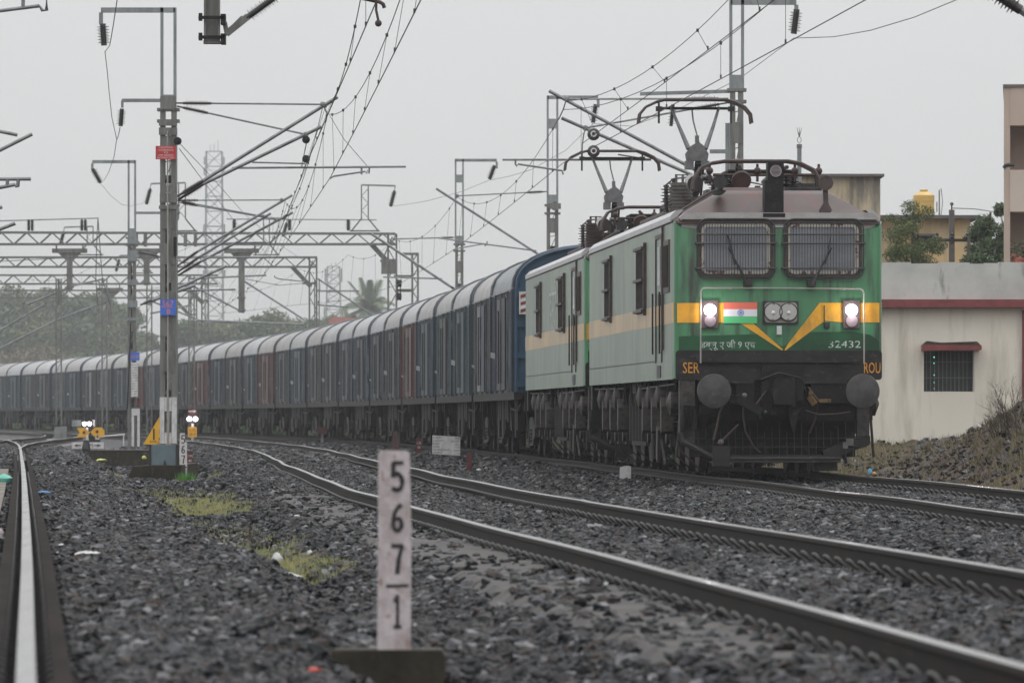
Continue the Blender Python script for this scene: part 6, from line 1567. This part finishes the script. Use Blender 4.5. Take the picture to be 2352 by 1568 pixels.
t = thing('stair_block_house', 'tall yellow house block with black stained wall and flat grey slab roof', 'house', b_, 0, 'yellow houses beyond the cream building')
MB().box(f(1780, 0).x, f(2022, 0).x, 0, 5, -1, f(0, 406).z).build('wall', M_['ywalls'], t)
MB().box(f(1765, 0).x, f(2030, 0).x, -.25, 5.2, f(0, 406).z, f(0, 400).z).build('roof', M_['slab'], t)
d = 182.0; b_ = P(2140, 960, d); f = lambda x, y: bl(b_, x, y, d)
t = thing('yellow_house', 'lower yellow house with dark flat roof carrying the yellow water tank', 'house', b_, 0, 'yellow houses beyond the cream building')
MB().box(f(1990, 0).x, f(2229, 0).x, 0, 7, -1, f(0, 503).z).build('wall', M_['ywall'], t)
MB().box(f(1975, 0).x, f(2250, 0).x, -.4, 7.2, f(0, 503).z, f(0, 495).z).build('roof', M_['slab'], t)
wd = MB(); q0, q1 = f(2097, 571), f(2150, 542); wd.box(q0.x, q1.x, -.05, .01, q0.z, q1.z); wd.build('window', M_['dark'], t)
bn = MB(); bn.box(f(2092, 0).x, f(2155, 0).x, -.3, 0, q1.z, q1.z+.06); bn.build('window_shade', M_['slab'], t)
tb = P(2122, 495, 184)
t = thing('water_tank', 'yellow plastic water tank standing on the flat roof of the yellow house', 'water tank', tb)
mb = MB(); mb.lathe((0, 0, 0), (0, 0, 1), [(0, .28), (.02, .305), (.2, .31), (.21, .30), (.4, .30), (.41, .31), (.58, .31), (.6, .29), (.66, .2), (.70, .12), (.73, .02)], 20); mb.build('tank_body', M_['tank'], t, True)
for v in bpy.data.meshes[-1:]: pass
mb = MB(); mb.lathe((0, 0, .71), (0, 0, 1), [(0, .12), (.04, .12), (.05, .02)], 14); mb.build('lid', M_['tank'], t, True)
mb = MB(); mb.cyl((.45, 0, -.02), (.45, 0, .75), .02, 6); mb.cyl((.38, 0, .4), (.38, 0, .1), .015, 6); mb.tube([(.5, 0, 0), (.55, 0, .4), (.5, 0, .8)], .01, 4); mb.build('pipe', M_['galvd'], t)
t.scale = (1.0, 1.0, 1.0)
d = 160.0; b_ = P(2450, 960, d); f = lambda x, y: bl(b_, x, y, d)
t = thing('apartment_building', 'tall pink apartment building with open balconies at the right edge', 'building', b_)
zt = f(0, 200).z; x0 = f(2306, 0).x; x1 = f(2700, 0).x
mb = MB(); mb.box(x0, x0+.16, 0, 7, -1, zt); mb.box(x0+.16, x1, 1.6, 7, -1, zt); mb.build('wall', M_['pink'], t)
for k, (ya, yb, yc) in enumerate(((200, 288, 279), (390, 486, 486), (602, 700, 700))):
    pr = MB(); pr.box(x0+.16, x1, -.04 if k else -.02, .14, f(0, yb).z, f(0, ya).z); pr.build('balcony_parapet', M_['pink'] if k == 0 else M_['pinkl'], t)
    fl = MB(); fl.box(x0+.16, x1, .14, 1.6, f(0, yb).z, f(0, yb).z+.12); fl.build('balcony_floor', M_['pink'], t)
mb = MB(); mb.box(x0-.02, x1, -.06, 7.1, zt, zt+.07); mb.build('roof', M_['slab'], t)
mb = MB(); mb.tube([f(2306, 386), f(2309, 380), f(2316, 378), f(2330, 379)], .05, 6); mb.build('drain_pipe', M_['black'], t)
t.rotation_euler = (0, 0, -R(4.6))
pt = thing('balcony_plant', 'potted leafy plant on the lowest visible balcony of the pink building', 'plant', P(2340, 600, 160) + Vector((0, .3, 0)))
# utility pole
t = thing('utility_pole', 'dark utility pole with cross arm and insulators in front of the yellow house', 'pole', P(2186, 960, 168))
s = FPX/168
MB().prism([(-.09, -1), (.09, -1), (.07, (960-482)/s), (-.07, (960-482)/s)], -.08, .08).build('pole', M_['slab'], t)
mb = MB(); z_ = (960-552)/s; mb.box(-.42, .42, -.14, -.08, z_-.04, z_+.04); mb.build('cross_arm', M_['black'], t)
mb = MB()
for x in (-.40, .0, .40): mb.lathe((x, -.11, z_+.04), (0, 0, 1), [(0, .02), (.05, .05), (.09, .03), (.13, .05), (.16, .02)], 8)
mb.lathe((0, 0, (960-482)/s), (0, 0, 1), [(0, .02), (.12, .02), (.14, .06), (.2, .03)], 8); mb.build('pin_insulator', M_['insul'], t)
o = MB(); o.tube([P(2186, 478, 168), P(2240, 480, 172), P(2300, 489, 178), P(2360, 500, 182)], .012, 4); tag(o.build('power_wire', M_['wire']), 'thin power wire from the utility pole to the pink building', 'wire')
# ---------------------------------------------------------------- vegetation
def leaf_cloud(blobs, n, size, rng, flat=.6, droop=0.0):
    """blobs: (x,y,z,rx,ry,rz,weight); small leaf-sized quads spread through the crown's volume"""
    W = np.array([b[6] for b in blobs], float); W /= W.sum(); idx = rng.choice(len(blobs), n, p=W)
    B = np.array([b[:6] for b in blobs]); u = rng.normal(size=(n, 3)); u /= np.linalg.norm(u, axis=1)[:, None]
    r = rng.random(n)**.42; c = B[idx, :3] + u*B[idx, 3:6]*r[:, None]
    a = rng.normal(size=(n, 3)); a /= np.linalg.norm(a, axis=1)[:, None]; a[:, 2] -= droop; a /= np.linalg.norm(a, axis=1)[:, None]
    b = rng.normal(size=(n, 3)); b -= (a*b).sum(1)[:, None]*a; b /= np.linalg.norm(b, axis=1)[:, None]
    s = size*(.55+.9*rng.random(n))[:, None]
    V = np.stack([c - a*s, c - b*s*flat*.5, c + a*s, c + b*s*flat*.5], 1).reshape(-1, 3)
    return V, np.arange(n*4).reshape(-1, 4)
def np_mesh(name, V, F, m, parent=None):
    me = bpy.data.meshes.new(name); nv, nf = len(V), len(F); k = F.shape[1]
    me.vertices.add(nv); me.vertices.foreach_set('co', V.astype('f').ravel())
    me.loops.add(nf*k); me.loops.foreach_set('vertex_index', F.astype('i').ravel())
    me.polygons.add(nf); me.polygons.foreach_set('loop_start', (np.arange(nf)*k).astype('i')); me.polygons.foreach_set('loop_total', np.full(nf, k, 'i'))
    me.update(calc_edges=True); me.materials.append(m)
    o = bpy.data.objects.new(name, me); COL.objects.link(o)
    if parent: o.parent = parent
    return o
def tree(label, base, h, w_, leafmat, n=2600, size=.16, seed=0, crown0=.3, name='tree', group='trees beyond the train', nb=13, droop=0.0, trunk_r=None, flat=.6):
    rng = np.random.default_rng(seed+100); t = thing(name, label, 'tree' if name != 'shrub' else 'shrub', base, 0, group)
    blobs = []
    for i in range(nb):
        a = rng.random()*6.28; zz = crown0 + (1-crown0)*rng.random()**.8; rad = w_*.5*math.sin(min(1, (1.08-zz)/(1.08-crown0))*math.pi*.62+.25)*rng.random()**.5
        q = w_*(.13+.15*rng.random()); blobs.append((rad*math.cos(a), rad*math.sin(a), h*zz - q*.5, q, q, q*.72, q**2))
    V, F = leaf_cloud(blobs, n, size, rng, flat=flat, droop=droop)
    np_mesh('crown', V, F, M_[leafmat], t)
    tr = MB(); r0 = trunk_r or h*.022; top = h*(crown0+.25)
    tr.tube([(0, 0, -.6), (r0*.5, 0, top*.4), (-r0*.4, 0, top*.8), (0, 0, top)], [r0*1.3, r0, r0*.8, r0*.5], 8)
    for b in blobs[:9]: tr.tube([(0, 0, top*(.45+.4*rng.random())), (b[0]*.5, b[1]*.5, (top*.7+b[2])*.5), (b[0], b[1], b[2])], [r0*.5, r0*.3, r0*.1], 5)
    tr.build('trunk', M_['bark'], t, True)
    return t
# left wood behind the train: individual trees
desc = [('tall dense grey green tree', 'leaf1'), ('broad olive green tree', 'leaf2'), ('bushy dark green tree', 'leaf1'), ('pale olive tree', 'leaf2')]
treesL = [(-40, 665, 150), (22, 662, 120), (70, 690, 110), (115, 668, 125), (165, 690, 105), (205, 676, 120), (250, 672, 115), (290, 684, 100), (330, 760, 80)]
where = ['cut by the left edge of the picture', 'at the far left above the first roofs', 'just right of the leftmost trees', 'below the second portal beam', 'left of the tall drop arm', 'behind the thin post with a small drop arm', 'just left of the banded mast', 'directly behind the banded mast', 'low between the banded and the caution plate masts']
for i, (px, yt, wpx) in enumerate(treesL):
    d = 1000 + 22*((i*5) % 4); s = FPX/d; b_ = P(px, 968, d); a, m_ = desc[i % 4]
    tree(f'{a} {where[i]}', b_, (968-yt)/s, wpx/s*1.5, m_, n=9000, size=.55, seed=i, crown0=.05, nb=30)
treesL2 = [(0, 730, 150), (90, 742, 150), (180, 735, 150), (262, 745, 140)]
for i, (px, yt, wpx) in enumerate(treesL2):
    d = 970; s = FPX/d; tree('low dense olive green tree ' + ['at the left edge in front of the wood', 'in front of the second group of trees', 'under the tall drop arm', 'left of the foot of the banded mast'][i], P(px, 968, d), (968-yt)/s, wpx/s*1.5, 'leaf2' if i % 2 else 'leaf1', n=9000, size=.50, seed=30+i, crown0=.0, nb=20)
for i, (px, yt, wpx) in enumerate(((20, 800, 120), (105, 783, 130))):
    d = 940; s = FPX/d; tree('brown drying shrub ' + ['at the far left just over the wagon roofs', 'with tan leaves between wagon roofs and dark trees'][i], P(px, 968, d), (968-yt)/s, wpx/s*1.2, 'leaf3', n=3500, size=.38, seed=50+i, crown0=.0, name='shrub', nb=18)
treesC = [(430, 735, 90, 'behind the foot of the caution plate mast'), (480, 742, 80, 'below the tall lattice tower'), (530, 726, 90, 'right of the tall lattice tower'), (575, 735, 80, 'below the drop arm with the wide head'), (620, 716, 90, 'with a rounded top left of the second portal leg'), (668, 712, 90, 'tallest of the row, left of the second portal leg'), (715, 735, 80, 'directly behind the second portal leg'), (760, 728, 70, 'between the second portal leg and the palm'), (900, 726, 60, 'to the right of the palm')]
for i, (px, yt, wpx, wh) in enumerate(treesC):
    d = 950 + 22*(i % 3); s = FPX/d; a = ['hazy olive tree', 'hazy green tree'][i % 2]
    tree(f'{a} {wh}', P(px, 968, d), (968-yt)/s, wpx/s*1.6, 'leaf2' if i % 3 else 'leaf1', n=6500, size=.48, seed=70+i, crown0=.0, nb=26)
# bare-ish taller twiggy trees reaching up
# palm
def palm(label, base, h, seed, fl=2.8, nfr=22, K=1.0):
    rng = random.Random(seed); t = thing('palm_tree', label, 'palm tree', base, 0, 'trees beyond the train')
    MB().tube([(0, 0, -.5), (.15, 0, h*.4), (-.1, 0, h*.8), (0, 0, h)], [.22, .17, .15, .14], 8).build('trunk', M_['bark'], t, True)
    mb = MB()
    for k in range(nfr):
        a = k*2.399; el = 1.35 - 1.75*(k/nfr); L = fl*(.85+.3*rng.random()); pts = []
        for i in range(9):
            u = i/8; r_ = L*u*math.cos(el)*(1-.15*u); z_ = h + L*u*math.sin(el) - (L*.55)*u*u*(1 if el < 1.0 else .5)
            pts.append(Vector((r_*math.cos(a), r_*math.sin(a), z_)))
        mb.tube(pts, [.03*(1-.1*i) for i in range(9)], 4)
        for i in range(1, 9):
            for q in range(4):
                p = pts[i-1].lerp(pts[i], q/4); dirv = (pts[i]-pts[i-1]).normalized(); side = dirv.cross(Vector((0, 0, 1))).normalized()
                for sg in (-1, 1):
                    ll = .55*(1-abs(i/8-.45)); tip = p + side*sg*ll + dirv*ll*.5 - Vector((0, 0, ll*.55)); w2 = dirv*.045
                    mb.add([p-w2, p+w2, tip], [(0, 1, 2)])
    mb.build('fronds', M_['leaf4'], t); t.scale = (K, K, K); return t
palm('tall hazy coconut palm behind the wagons left of the portal leg', P(848, 970, 940), 6.9, 3, K=2.45)
palm('smaller palm with arching fronds at the foot of the tall palm', P(812, 970, 950), 5.2, 8, 2.4, 16, K=2.45)
t = thing('tiled_roof_house', 'low house with pale orange roof showing above the wagons left of the palm', 'house', P(797, 972, 820))
t.scale = (1.9, 1.9, 1.9)
MB().box(-1.1, 1.1, 0, 4, 0, 6.6).build('wall', M_['ywall'], t); MB().prism([(-1.3, 6.6), (1.3, 6.6), (1.1, 7.15), (-.9, 7.3), (-1.2, 7.1)], -.3, 4.3).build('roof', M_['redroof'], t)
# trees at the right between the buildings
tree('wispy drooping tree with feathery pale green leaves before the yellow house', P(2098, 960, 150), (960-462)*150/FPX, 1.25, 'leaf2', n=7000, size=.055, seed=5, crown0=.70, group='trees near the right buildings', nb=26, droop=.9, trunk_r=.05, flat=.35)
tree('round leafed green tree between the yellow house and the pink building', P(2275, 960, 172), (960-492)*172/FPX, 1.25, 'leaf1', n=7000, size=.06, seed=6, crown0=.76, group='trees near the right buildings', nb=30, trunk_r=.06)
tree('dark green treetop touching the pink building at the right', P(2322, 960, 175), (960-470)*175/FPX, .9, 'leaf1', n=1200, size=.08, seed=9, crown0=.8, group='trees near the right buildings', nb=8, trunk_r=.06)
tree('low dark bush seen over the parapet beside the utility pole', P(2225, 960, 150), (960-575)*150/FPX, .9, 'leaf1', n=900, size=.06, seed=12, crown0=.84, group='trees near the right buildings', nb=7, trunk_r=.05)
rng = np.random.default_rng(4)
V, F = leaf_cloud([(0, 0, .25, .3, .2, .3, 1), (.35, 0, .2, .25, .2, .25, 1)], 260, .06, rng)
np_mesh('foliage', V, F, M_['leaf1'], pt); V, F = leaf_cloud([(.1, -.1, .1, .4, .1, .15, 1)], 40, .04, rng); np_mesh('flowers', V, F, M_['saff'], pt)
MB().lathe((0, 0, -.12), (0, 0, 1), [(0, .12), (.2, .16), (.22, .15), (.22, .02)], 12).build('pot', M_['redroof'], pt)

# ---------------------------------------------------------------- grass
def blades(x, y, z, h, w_, rng, lean=.5):
    n = len(x); a = rng.random(n)*6.28; dx = np.cos(a)*w_; dy = np.sin(a)*w_; lx = (rng.random(n)-.5)*lean*h; ly = (rng.random(n)-.5)*lean*h
    V = np.stack([np.c_[x-dx, y-dy, z-.02], np.c_[x+dx, y+dy, z-.02], np.c_[x+lx, y+ly, z+h]], 1).reshape(-1, 3)
    return V, np.arange(n*3).reshape(-1, 3)
rng = np.random.default_rng(21)
n = 250000; d = 46 + rng.random(n)*90; u = rng.random(n)
xa, xb = TL(d)+2.3, TM(d)-1.7; x = xa + (xb-xa)*u; z = gz(x, d)
edge = -.35 + .05*vnoise(x, d, 2.3)
win = .12 + np.exp(-((d-52)/4)**2) + np.exp(-((d-86)/8)**2) + np.exp(-((d-127)/12)**2)
k = (z < edge) & (rng.random(n) < np.clip(win*1.6*(.55+.5*vnoise(x, d, 1.7)), 0, 1))
x, d, z = x[k], d[k], z[k]
V, F = blades(x, d, z, .04+.07*rng.random(len(x)), .008, rng, .9)
tag(np_mesh('grass', V, F, M_['grass']), 'yellow green grass growing in the drain between the tracks', 'grass', kind='stuff')
for i, (px, py, d, hh, n, w_) in enumerate(((425, 1148, 107, .22, 260, .14), (592, 1258, 60, .09, 300, .2), (655, 1290, 53, .06, 300, .2))):
    s = FPX/d; x0 = (px-1176)/s; t = thing('weed', ['bright green weed at the foot of the concrete foundation', 'small green weed patch on the slope of the drain', 'green sprouts beside the white egg shaped lump'][i], 'weed', (x0, d, float(gz(x0, d))), 0, 'green weeds in the drain')
    a = rng.normal(size=(n, 2))*w_*.5; V, F = blades(a[:, 0], a[:, 1], np.zeros(n), hh*(.4+.7*rng.random(n)), .012, rng, 1.2); np_mesh('leaves', V, F, M_['grassg'], t)
# embankment: dry grass and dead brush
n = 150000; d = 72 + rng.random(n)*68; x = T3(d) + 2.3 + rng.random(n)*7.5; z = gz(x, d)
pn = vnoise(x, d, .9); inb = ~((d > 140))
k = inb & (pn > .0) & (rng.random(n) < .5); x1, d1, z1 = x[k], d[k], z[k]
V, F = blades(x1, d1, z1, .05+.16*rng.random(len(x1))**2, .010, rng, 1.1)
tag(np_mesh('dry_grass', V, F, M_['drygrass']), 'patchy dry grass on the embankment below the cream building', 'grass', kind='stuff')
k = ((x-10.0)**2/9 + (d-98)**2/260 < 1.3) & (rng.random(n) < .22); x1, d1, z1 = x[k], d[k], z[k]
V, F = blades(x1, d1, z1, .02+.14*rng.random(len(x1))**2, .010, rng, 3.0)
tag(np_mesh('dead_brush', V, F, M_['brush']), 'dead brown brush covering the mound at the right edge', 'brush', kind='stuff')
n = 7000; d = 74 + rng.random(n)*52; x = T3(d) + 2.4 + rng.random(n)*7; z = gz(x, d); k = (vnoise(x, d, .8) < .25); x, d, z = x[k], d[k], z[k]
mb = MB(); rr = random.Random(3)
for a, b, c in zip(x, d, z):
    q = .015 + .075*rr.random()**3; P0 = [Vector((a+rr.uniform(-q, q), b+rr.uniform(-q, q), c+rr.uniform(-.3, 1)*q)) for _ in range(5)]
    mb.add(P0, [(0, 1, 2), (0, 2, 3), (0, 3, 1), (1, 2, 4), (2, 3, 4), (3, 1, 4)])
tag(mb.build('rubble', M_['rubb']), 'loose rubble and broken stones scattered on the embankment', 'rubble', kind='stuff')
# bare twiggy shrubs
def bare_shrub(label, base, h, seed, n=14, lean=0.0):
    rr = random.Random(seed); t = thing('bare_shrub', label, 'shrub', base, 0, 'bare twiggy shrubs on the mound'); mb = MB()
    def br(p, d_, L, r, k):
        q = p + d_*L; mb.tube([p, p.lerp(q, .5)+Vector((rr.uniform(-.03, .03), 0, rr.uniform(-.02, .02))), q], [r, r*.8, r*.5], 4, cap=False)
        if k:
            for _ in range(3):
                dd = (d_ + Vector((rr.uniform(-.7, .7), rr.uniform(-.5, .5), rr.uniform(-.2, .5)))).normalized(); br(p.lerp(q, rr.uniform(.4, 1)), dd, L*rr.uniform(.4, .7), r*.5, k-1)
    for _ in range(n): br(Vector((rr.uniform(-.2, .2), rr.uniform(-.2, .2), -.05)), Vector((rr.uniform(-.8, .4)+lean, rr.uniform(-.4, .4), 1)).normalized(), h*rr.uniform(.3, .55), .011, 3)
    mb.build('twigs', M_['bark'], t); return t
def ground_at(px, d): x = (px-1176)*d/FPX; return Vector((x, d, float(gz(x, d))))
bare_shrub('leafless twiggy shrub at the right edge on the mound', ground_at(2335, 101), 1.1, 2, 12, -.2)
bare_shrub('smaller bare shrub left of the right edge above the mound', ground_at(2300, 103), .6, 5, 10, -.3)
bare_shrub('tiny dry stalks on the crest in front of the cream wall', ground_at(2150, 118), .38, 8, 6)
bare_shrub('dry stalk cluster on the crest under the barred window', ground_at(2115, 122), .30, 9, 5)

# low scrub added beyond the train so the gaps underneath read dark
n = 70000; d = 145 + rng.random(n)*375; x = T3(d) + 3.6 + rng.random(n)*5; hh = .5 + .9*np.clip(.5+.6*vnoise(x, d, .25), 0, 1)
V, F = leaf_cloud([(0, 0, 0, 0, 0, 0, 1)], n, .22, rng)
off = np.stack([x, d, -.2 + hh*rng.random(n)*1.1], 1)
V = (V.reshape(n, 4, 3) + off[:, None, :]).reshape(-1, 3)
tag(np_mesh('scrub', V, F, M_['leaf1']), 'dark scrub added beyond the train to darken the gaps under the wagons', 'scrub', kind='stuff')
# ---------------------------------------------------------------- litter
def lump(name, label, px, py, d, wpx, hpx, m, seed, dz=0.0, cat='litter', flat=False):
    s = FPX/d; x0 = (px-1176)/s; w_, h_ = wpx/s, hpx/s; rr = random.Random(seed); b_ = Vector((x0, d, max(float(gz(x0, d))+.03, HC+(956-py-hpx/2)/s) + dz))
    t = MB(); n = 9; prof = [(0, .3), (.25, .48), (.6, .46), (.85, .3), (1, .05)]
    V = []; 
    for tt, r_ in prof:
        for k in range(n):
            a = 2*math.pi*k/n; q = r_*(1+rr.uniform(-.25, .25)); V.append((w_*q*math.cos(a), w_*q*.7*math.sin(a), h_*tt*(1+rr.uniform(-.12, .12))))
    F = [(i*n+k, i*n+(k+1) % n, (i+1)*n+(k+1) % n, (i+1)*n+k) for i in range(4) for k in range(n)] + [tuple(range(n))[::-1], tuple(4*n+k for k in range(n))]
    t.add(V, F); o = t.build(name, M_[m], None, True); o.location = b_; tag(o, label, cat, 'litter lying between the tracks'); return o
M_['lwh'] = mat('white_plastic_litter', (.55, .56, .55), (.42, .42, .41), rough=.4, sc=(20, 20, 20)); M_['lcy'] = mat('mint_plastic_bag', (.13, .48, .37), (.10, .40, .31), rough=.35, sc=(9, 9, 9), bump=.4)
M_['lbl'] = mat('blue_plastic_sheet', (.03, .16, .42), rough=.4); M_['lsky'] = mat('light_blue_plastic', (.08, .4, .65), rough=.4); M_['lred'] = mat('red_wrapper', (.45, .05, .03), rough=.4); M_['lor'] = mat('orange_wrapper', (.6, .3, .1), rough=.4); M_['lyg'] = mat('yellow_green_wrapper', (.50, .55, .12), rough=.4)
def gd(py, zg=-.2): return (HC-zg)*FPX/(py-956)      # distance of a ground point seen at row py
lump('plastic_bag', 'mint green plastic bag lying on the sleepers at the left edge', 10, 1106, 96, 40, 24, 'lcy', 1, cat='bag')
lump('plastic_sheet', 'dark blue plastic scrap next to the left rail', 98, 1141, gd(1141), 38, 9, 'lbl', 2)
lump('paper_scrap', 'long curved white scrap on the ballast left of the drain', 202, 1281, gd(1285), 70, 13, 'lwh', 3)
lump('paper_scrap', 'small white scrap just left of the long curved one', 142, 1264, gd(1266), 36, 9, 'lwh', 4)
lump('paper_scrap', 'tiny pale scrap below the two white scraps at left', 132, 1280, gd(1282), 14, 8, 'lwh', 5)
lump('white_lump', 'upright egg shaped white lump standing at the grass edge', 637, 1285, 54, 30, 30, 'lwh', 6, cat='lump')
lump('white_lump', 'small round white lump right of the egg shaped one', 712, 1290, 53.5, 17, 15, 'lwh', 7, cat='lump')
lump('foam_plate', 'flat oval white foam piece below the grass patch', 664, 1345, 47.5, 60, 20, 'lwh', 8)
lump('paper_scrap', 'tiny white dot just below the flat foam piece', 666, 1367, 45, 11, 9, 'lwh', 9)
lump('paper_scrap', 'grey white crumpled piece left of the egg shaped lump', 552, 1266, 58, 24, 14, 'lwh', 10)
lump('paper_scrap', 'creamy shell like scrap low in front of the drain', 700, 1459, gd(1462), 28, 13, 'lwh', 11)
lump('paper_scrap', 'pale pinkish crumpled scrap beside the shell like one', 752, 1464, gd(1468), 28, 20, 'postp', 12)
lump('red_wrapper', 'small red wrapper near the bottom of the picture', 722, 1537, gd(1540), 34, 10, 'lred', 13)
lump('bottle_cap', 'small light blue plastic piece in the drain', 391, 1154, 105, 9, 9, 'lsky', 14)
lump('paper_scrap', 'white scrap in the drain below the grass patch', 445, 1205, gd(1208, -.4), 10, 8, 'lwh', 15)
lump('paper_scrap', 'flat pale scrap on the ballast right of the grass band', 686, 1188, gd(1190), 26, 5, 'lwh', 16)
lump('paper_scrap', 'white scrap beside the sleepers left of the foreground post', 845, 1178, gd(1180), 9, 9, 'lwh', 17)
lump('paper_scrap', 'small white scrap between the middle rails', 1654, 1290, gd(1292), 11, 10, 'lwh', 18)
lump('paper_scrap', 'tiny white scrap below the sleepers at bottom centre', 1392, 1366, gd(1368), 11, 12, 'lwh', 19)
lump('paper_scrap', 'white pellet at the rail edge near the upper left ballast', 118, 1093, gd(1095), 11, 9, 'lwh', 20)
lump('paper_scrap', 'oblong white scrap close to the left rail', 80, 1072, gd(1073), 20, 6, 'lwh', 21)
lump('paper_scrap', 'small white scrap above the oblong one by the left rail', 75, 1056, gd(1057), 13, 4, 'lwh', 22)
lump('paper_scrap', 'white scrap on the left sleepers cut by the frame edge', 2, 1235, gd(1240), 18, 20, 'postp', 23)
lump('yellow_wrapper', 'yellow green wrapper under the low concrete wall', 232, 1056, 160, 26, 6, 'lyg', 24)
lump('yellow_wrapper', 'small yellow wrapper hanging at the left of the blue grey cabinet', 331, 1050, 128, 12, 8, 'lyg', 25)
lump('plastic_bottle', 'light blue plastic ball on the ground right of the locomotive front', 1998, 1081, 84, 10, 11, 'lsky', 26)
lump('orange_wrapper', 'orange wrapper next to the light blue ball', 2008, 1086, 84, 10, 6, 'lor', 27)
lump('black_bag', 'black bag lying on the crest in front of the cream wall', 2234, 1000, 113, 24, 17, 'black', 28, cat='bag')
lump('white_bag', 'white torn bag beside the black bag on the crest', 2248, 996, 114, 18, 22, 'lwh', 29, cat='bag')
lump('dark_stone', 'single dark rock sitting on the ballast at bottom centre', 1333, 1402, gd(1412), 34, 26, 'earth', 30, cat='rock')
lump('brown_brick', 'reddish broken slab at the foot of the concrete foundation', 360, 1124, 112, 42, 10, 'rust', 31, cat='slab')
lump('paper_scrap', 'white paper scrap lying right of the curve board', 1161, 1058, gd(1060), 11, 7, 'lwh', 32)
lump('paper_scrap', 'pale scrap lying in front of the curve board', 1100, 1078, gd(1080), 14, 5, 'lwh', 33)

# ---------------------------------------------------------------- distant telecom towers
def lattice_tower(label, px, yb, yt, wb, wt, d, ants):
    s = FPX/d; b_ = P(px, 966, d); yb = 966; t = thing('telecom_tower', label, 'tower', b_, 0, 'hazy telecom towers'); H = (yb-yt)/s; mb = MB()
    cs_ = [(-1, -1), (1, -1), (1, 1), (-1, 1)]; n = 18
    pt_ = lambda c, u: Vector((c[0]*(wb+(wt-wb)*u)/s/2, c[1]*(wb+(wt-wb)*u)/s/2, H*u))
    for k in range(4):
        c, c2 = cs_[k], cs_[(k+1) % 4]; mb.bar(pt_(c, 0), pt_(c, 1), .22, .22)
        for i in range(n):
            u0, u1 = i/n, (i+1)/n; mb.bar(pt_(c, u0), pt_(c2, u1), .09, .09); mb.bar(pt_(c2, u0), pt_(c, u1), .09, .09); mb.bar(pt_(c, u1), pt_(c2, u1), .09, .09)
    mb.build('tower_frame', M_['galv'], t); a = MB()
    for k, (dx, h_) in enumerate(ants): a.cyl((dx, 0, H), (dx, 0, H+h_), .05, 5)
    for u in (.97, .93, .72, .70, .55):
        for sx in (-1, 1): w2 = (wb+(wt-wb)*u)/s/2+.35; a.box(sx*w2-.12, sx*w2+.12, -.15, .15, H*u-.9, H*u+.5); a.bar((sx*w2, 0, H*u), (0, 0, H*u), .06, .06)
    a.build('antenna', M_['galv'], t)
lattice_tower('tall faint telecom lattice tower fading into the haze behind the caution plate mast', 492, 985, 348, 44, 36, 1150, [(-.7, 1.2), (0, 1.4), (.7, 2.0)])
lattice_tower('shorter faint lattice tower between the second portal leg and the palm', 766, 985, 612, 44, 28, 1160, [(-.4, .6), (.4, .8)])

# ---------------------------------------------------------------- haze
hm = bpy.data.materials.new('rain_haze'); hm.use_nodes = True; n_ = hm.node_tree; n_.nodes.clear()
ho = n_.nodes.new('ShaderNodeOutputMaterial'); pv = n_.nodes.new('ShaderNodeVolumePrincipled'); n_.links.new(pv.outputs[0], ho.inputs['Volume'])
pv.inputs['Color'].default_value = (.93, .95, .97, 1); pv.inputs['Density'].default_value = .00026; pv.inputs['Anisotropy'].default_value = 0.0
hz = MB().box(-1260, 1260, -60, 1210, -2.0, 52).build('haze', hm); hz['kind'] = 'stuff'
tag(hz, 'pale rainy haze filling the air over the yard', 'haze')
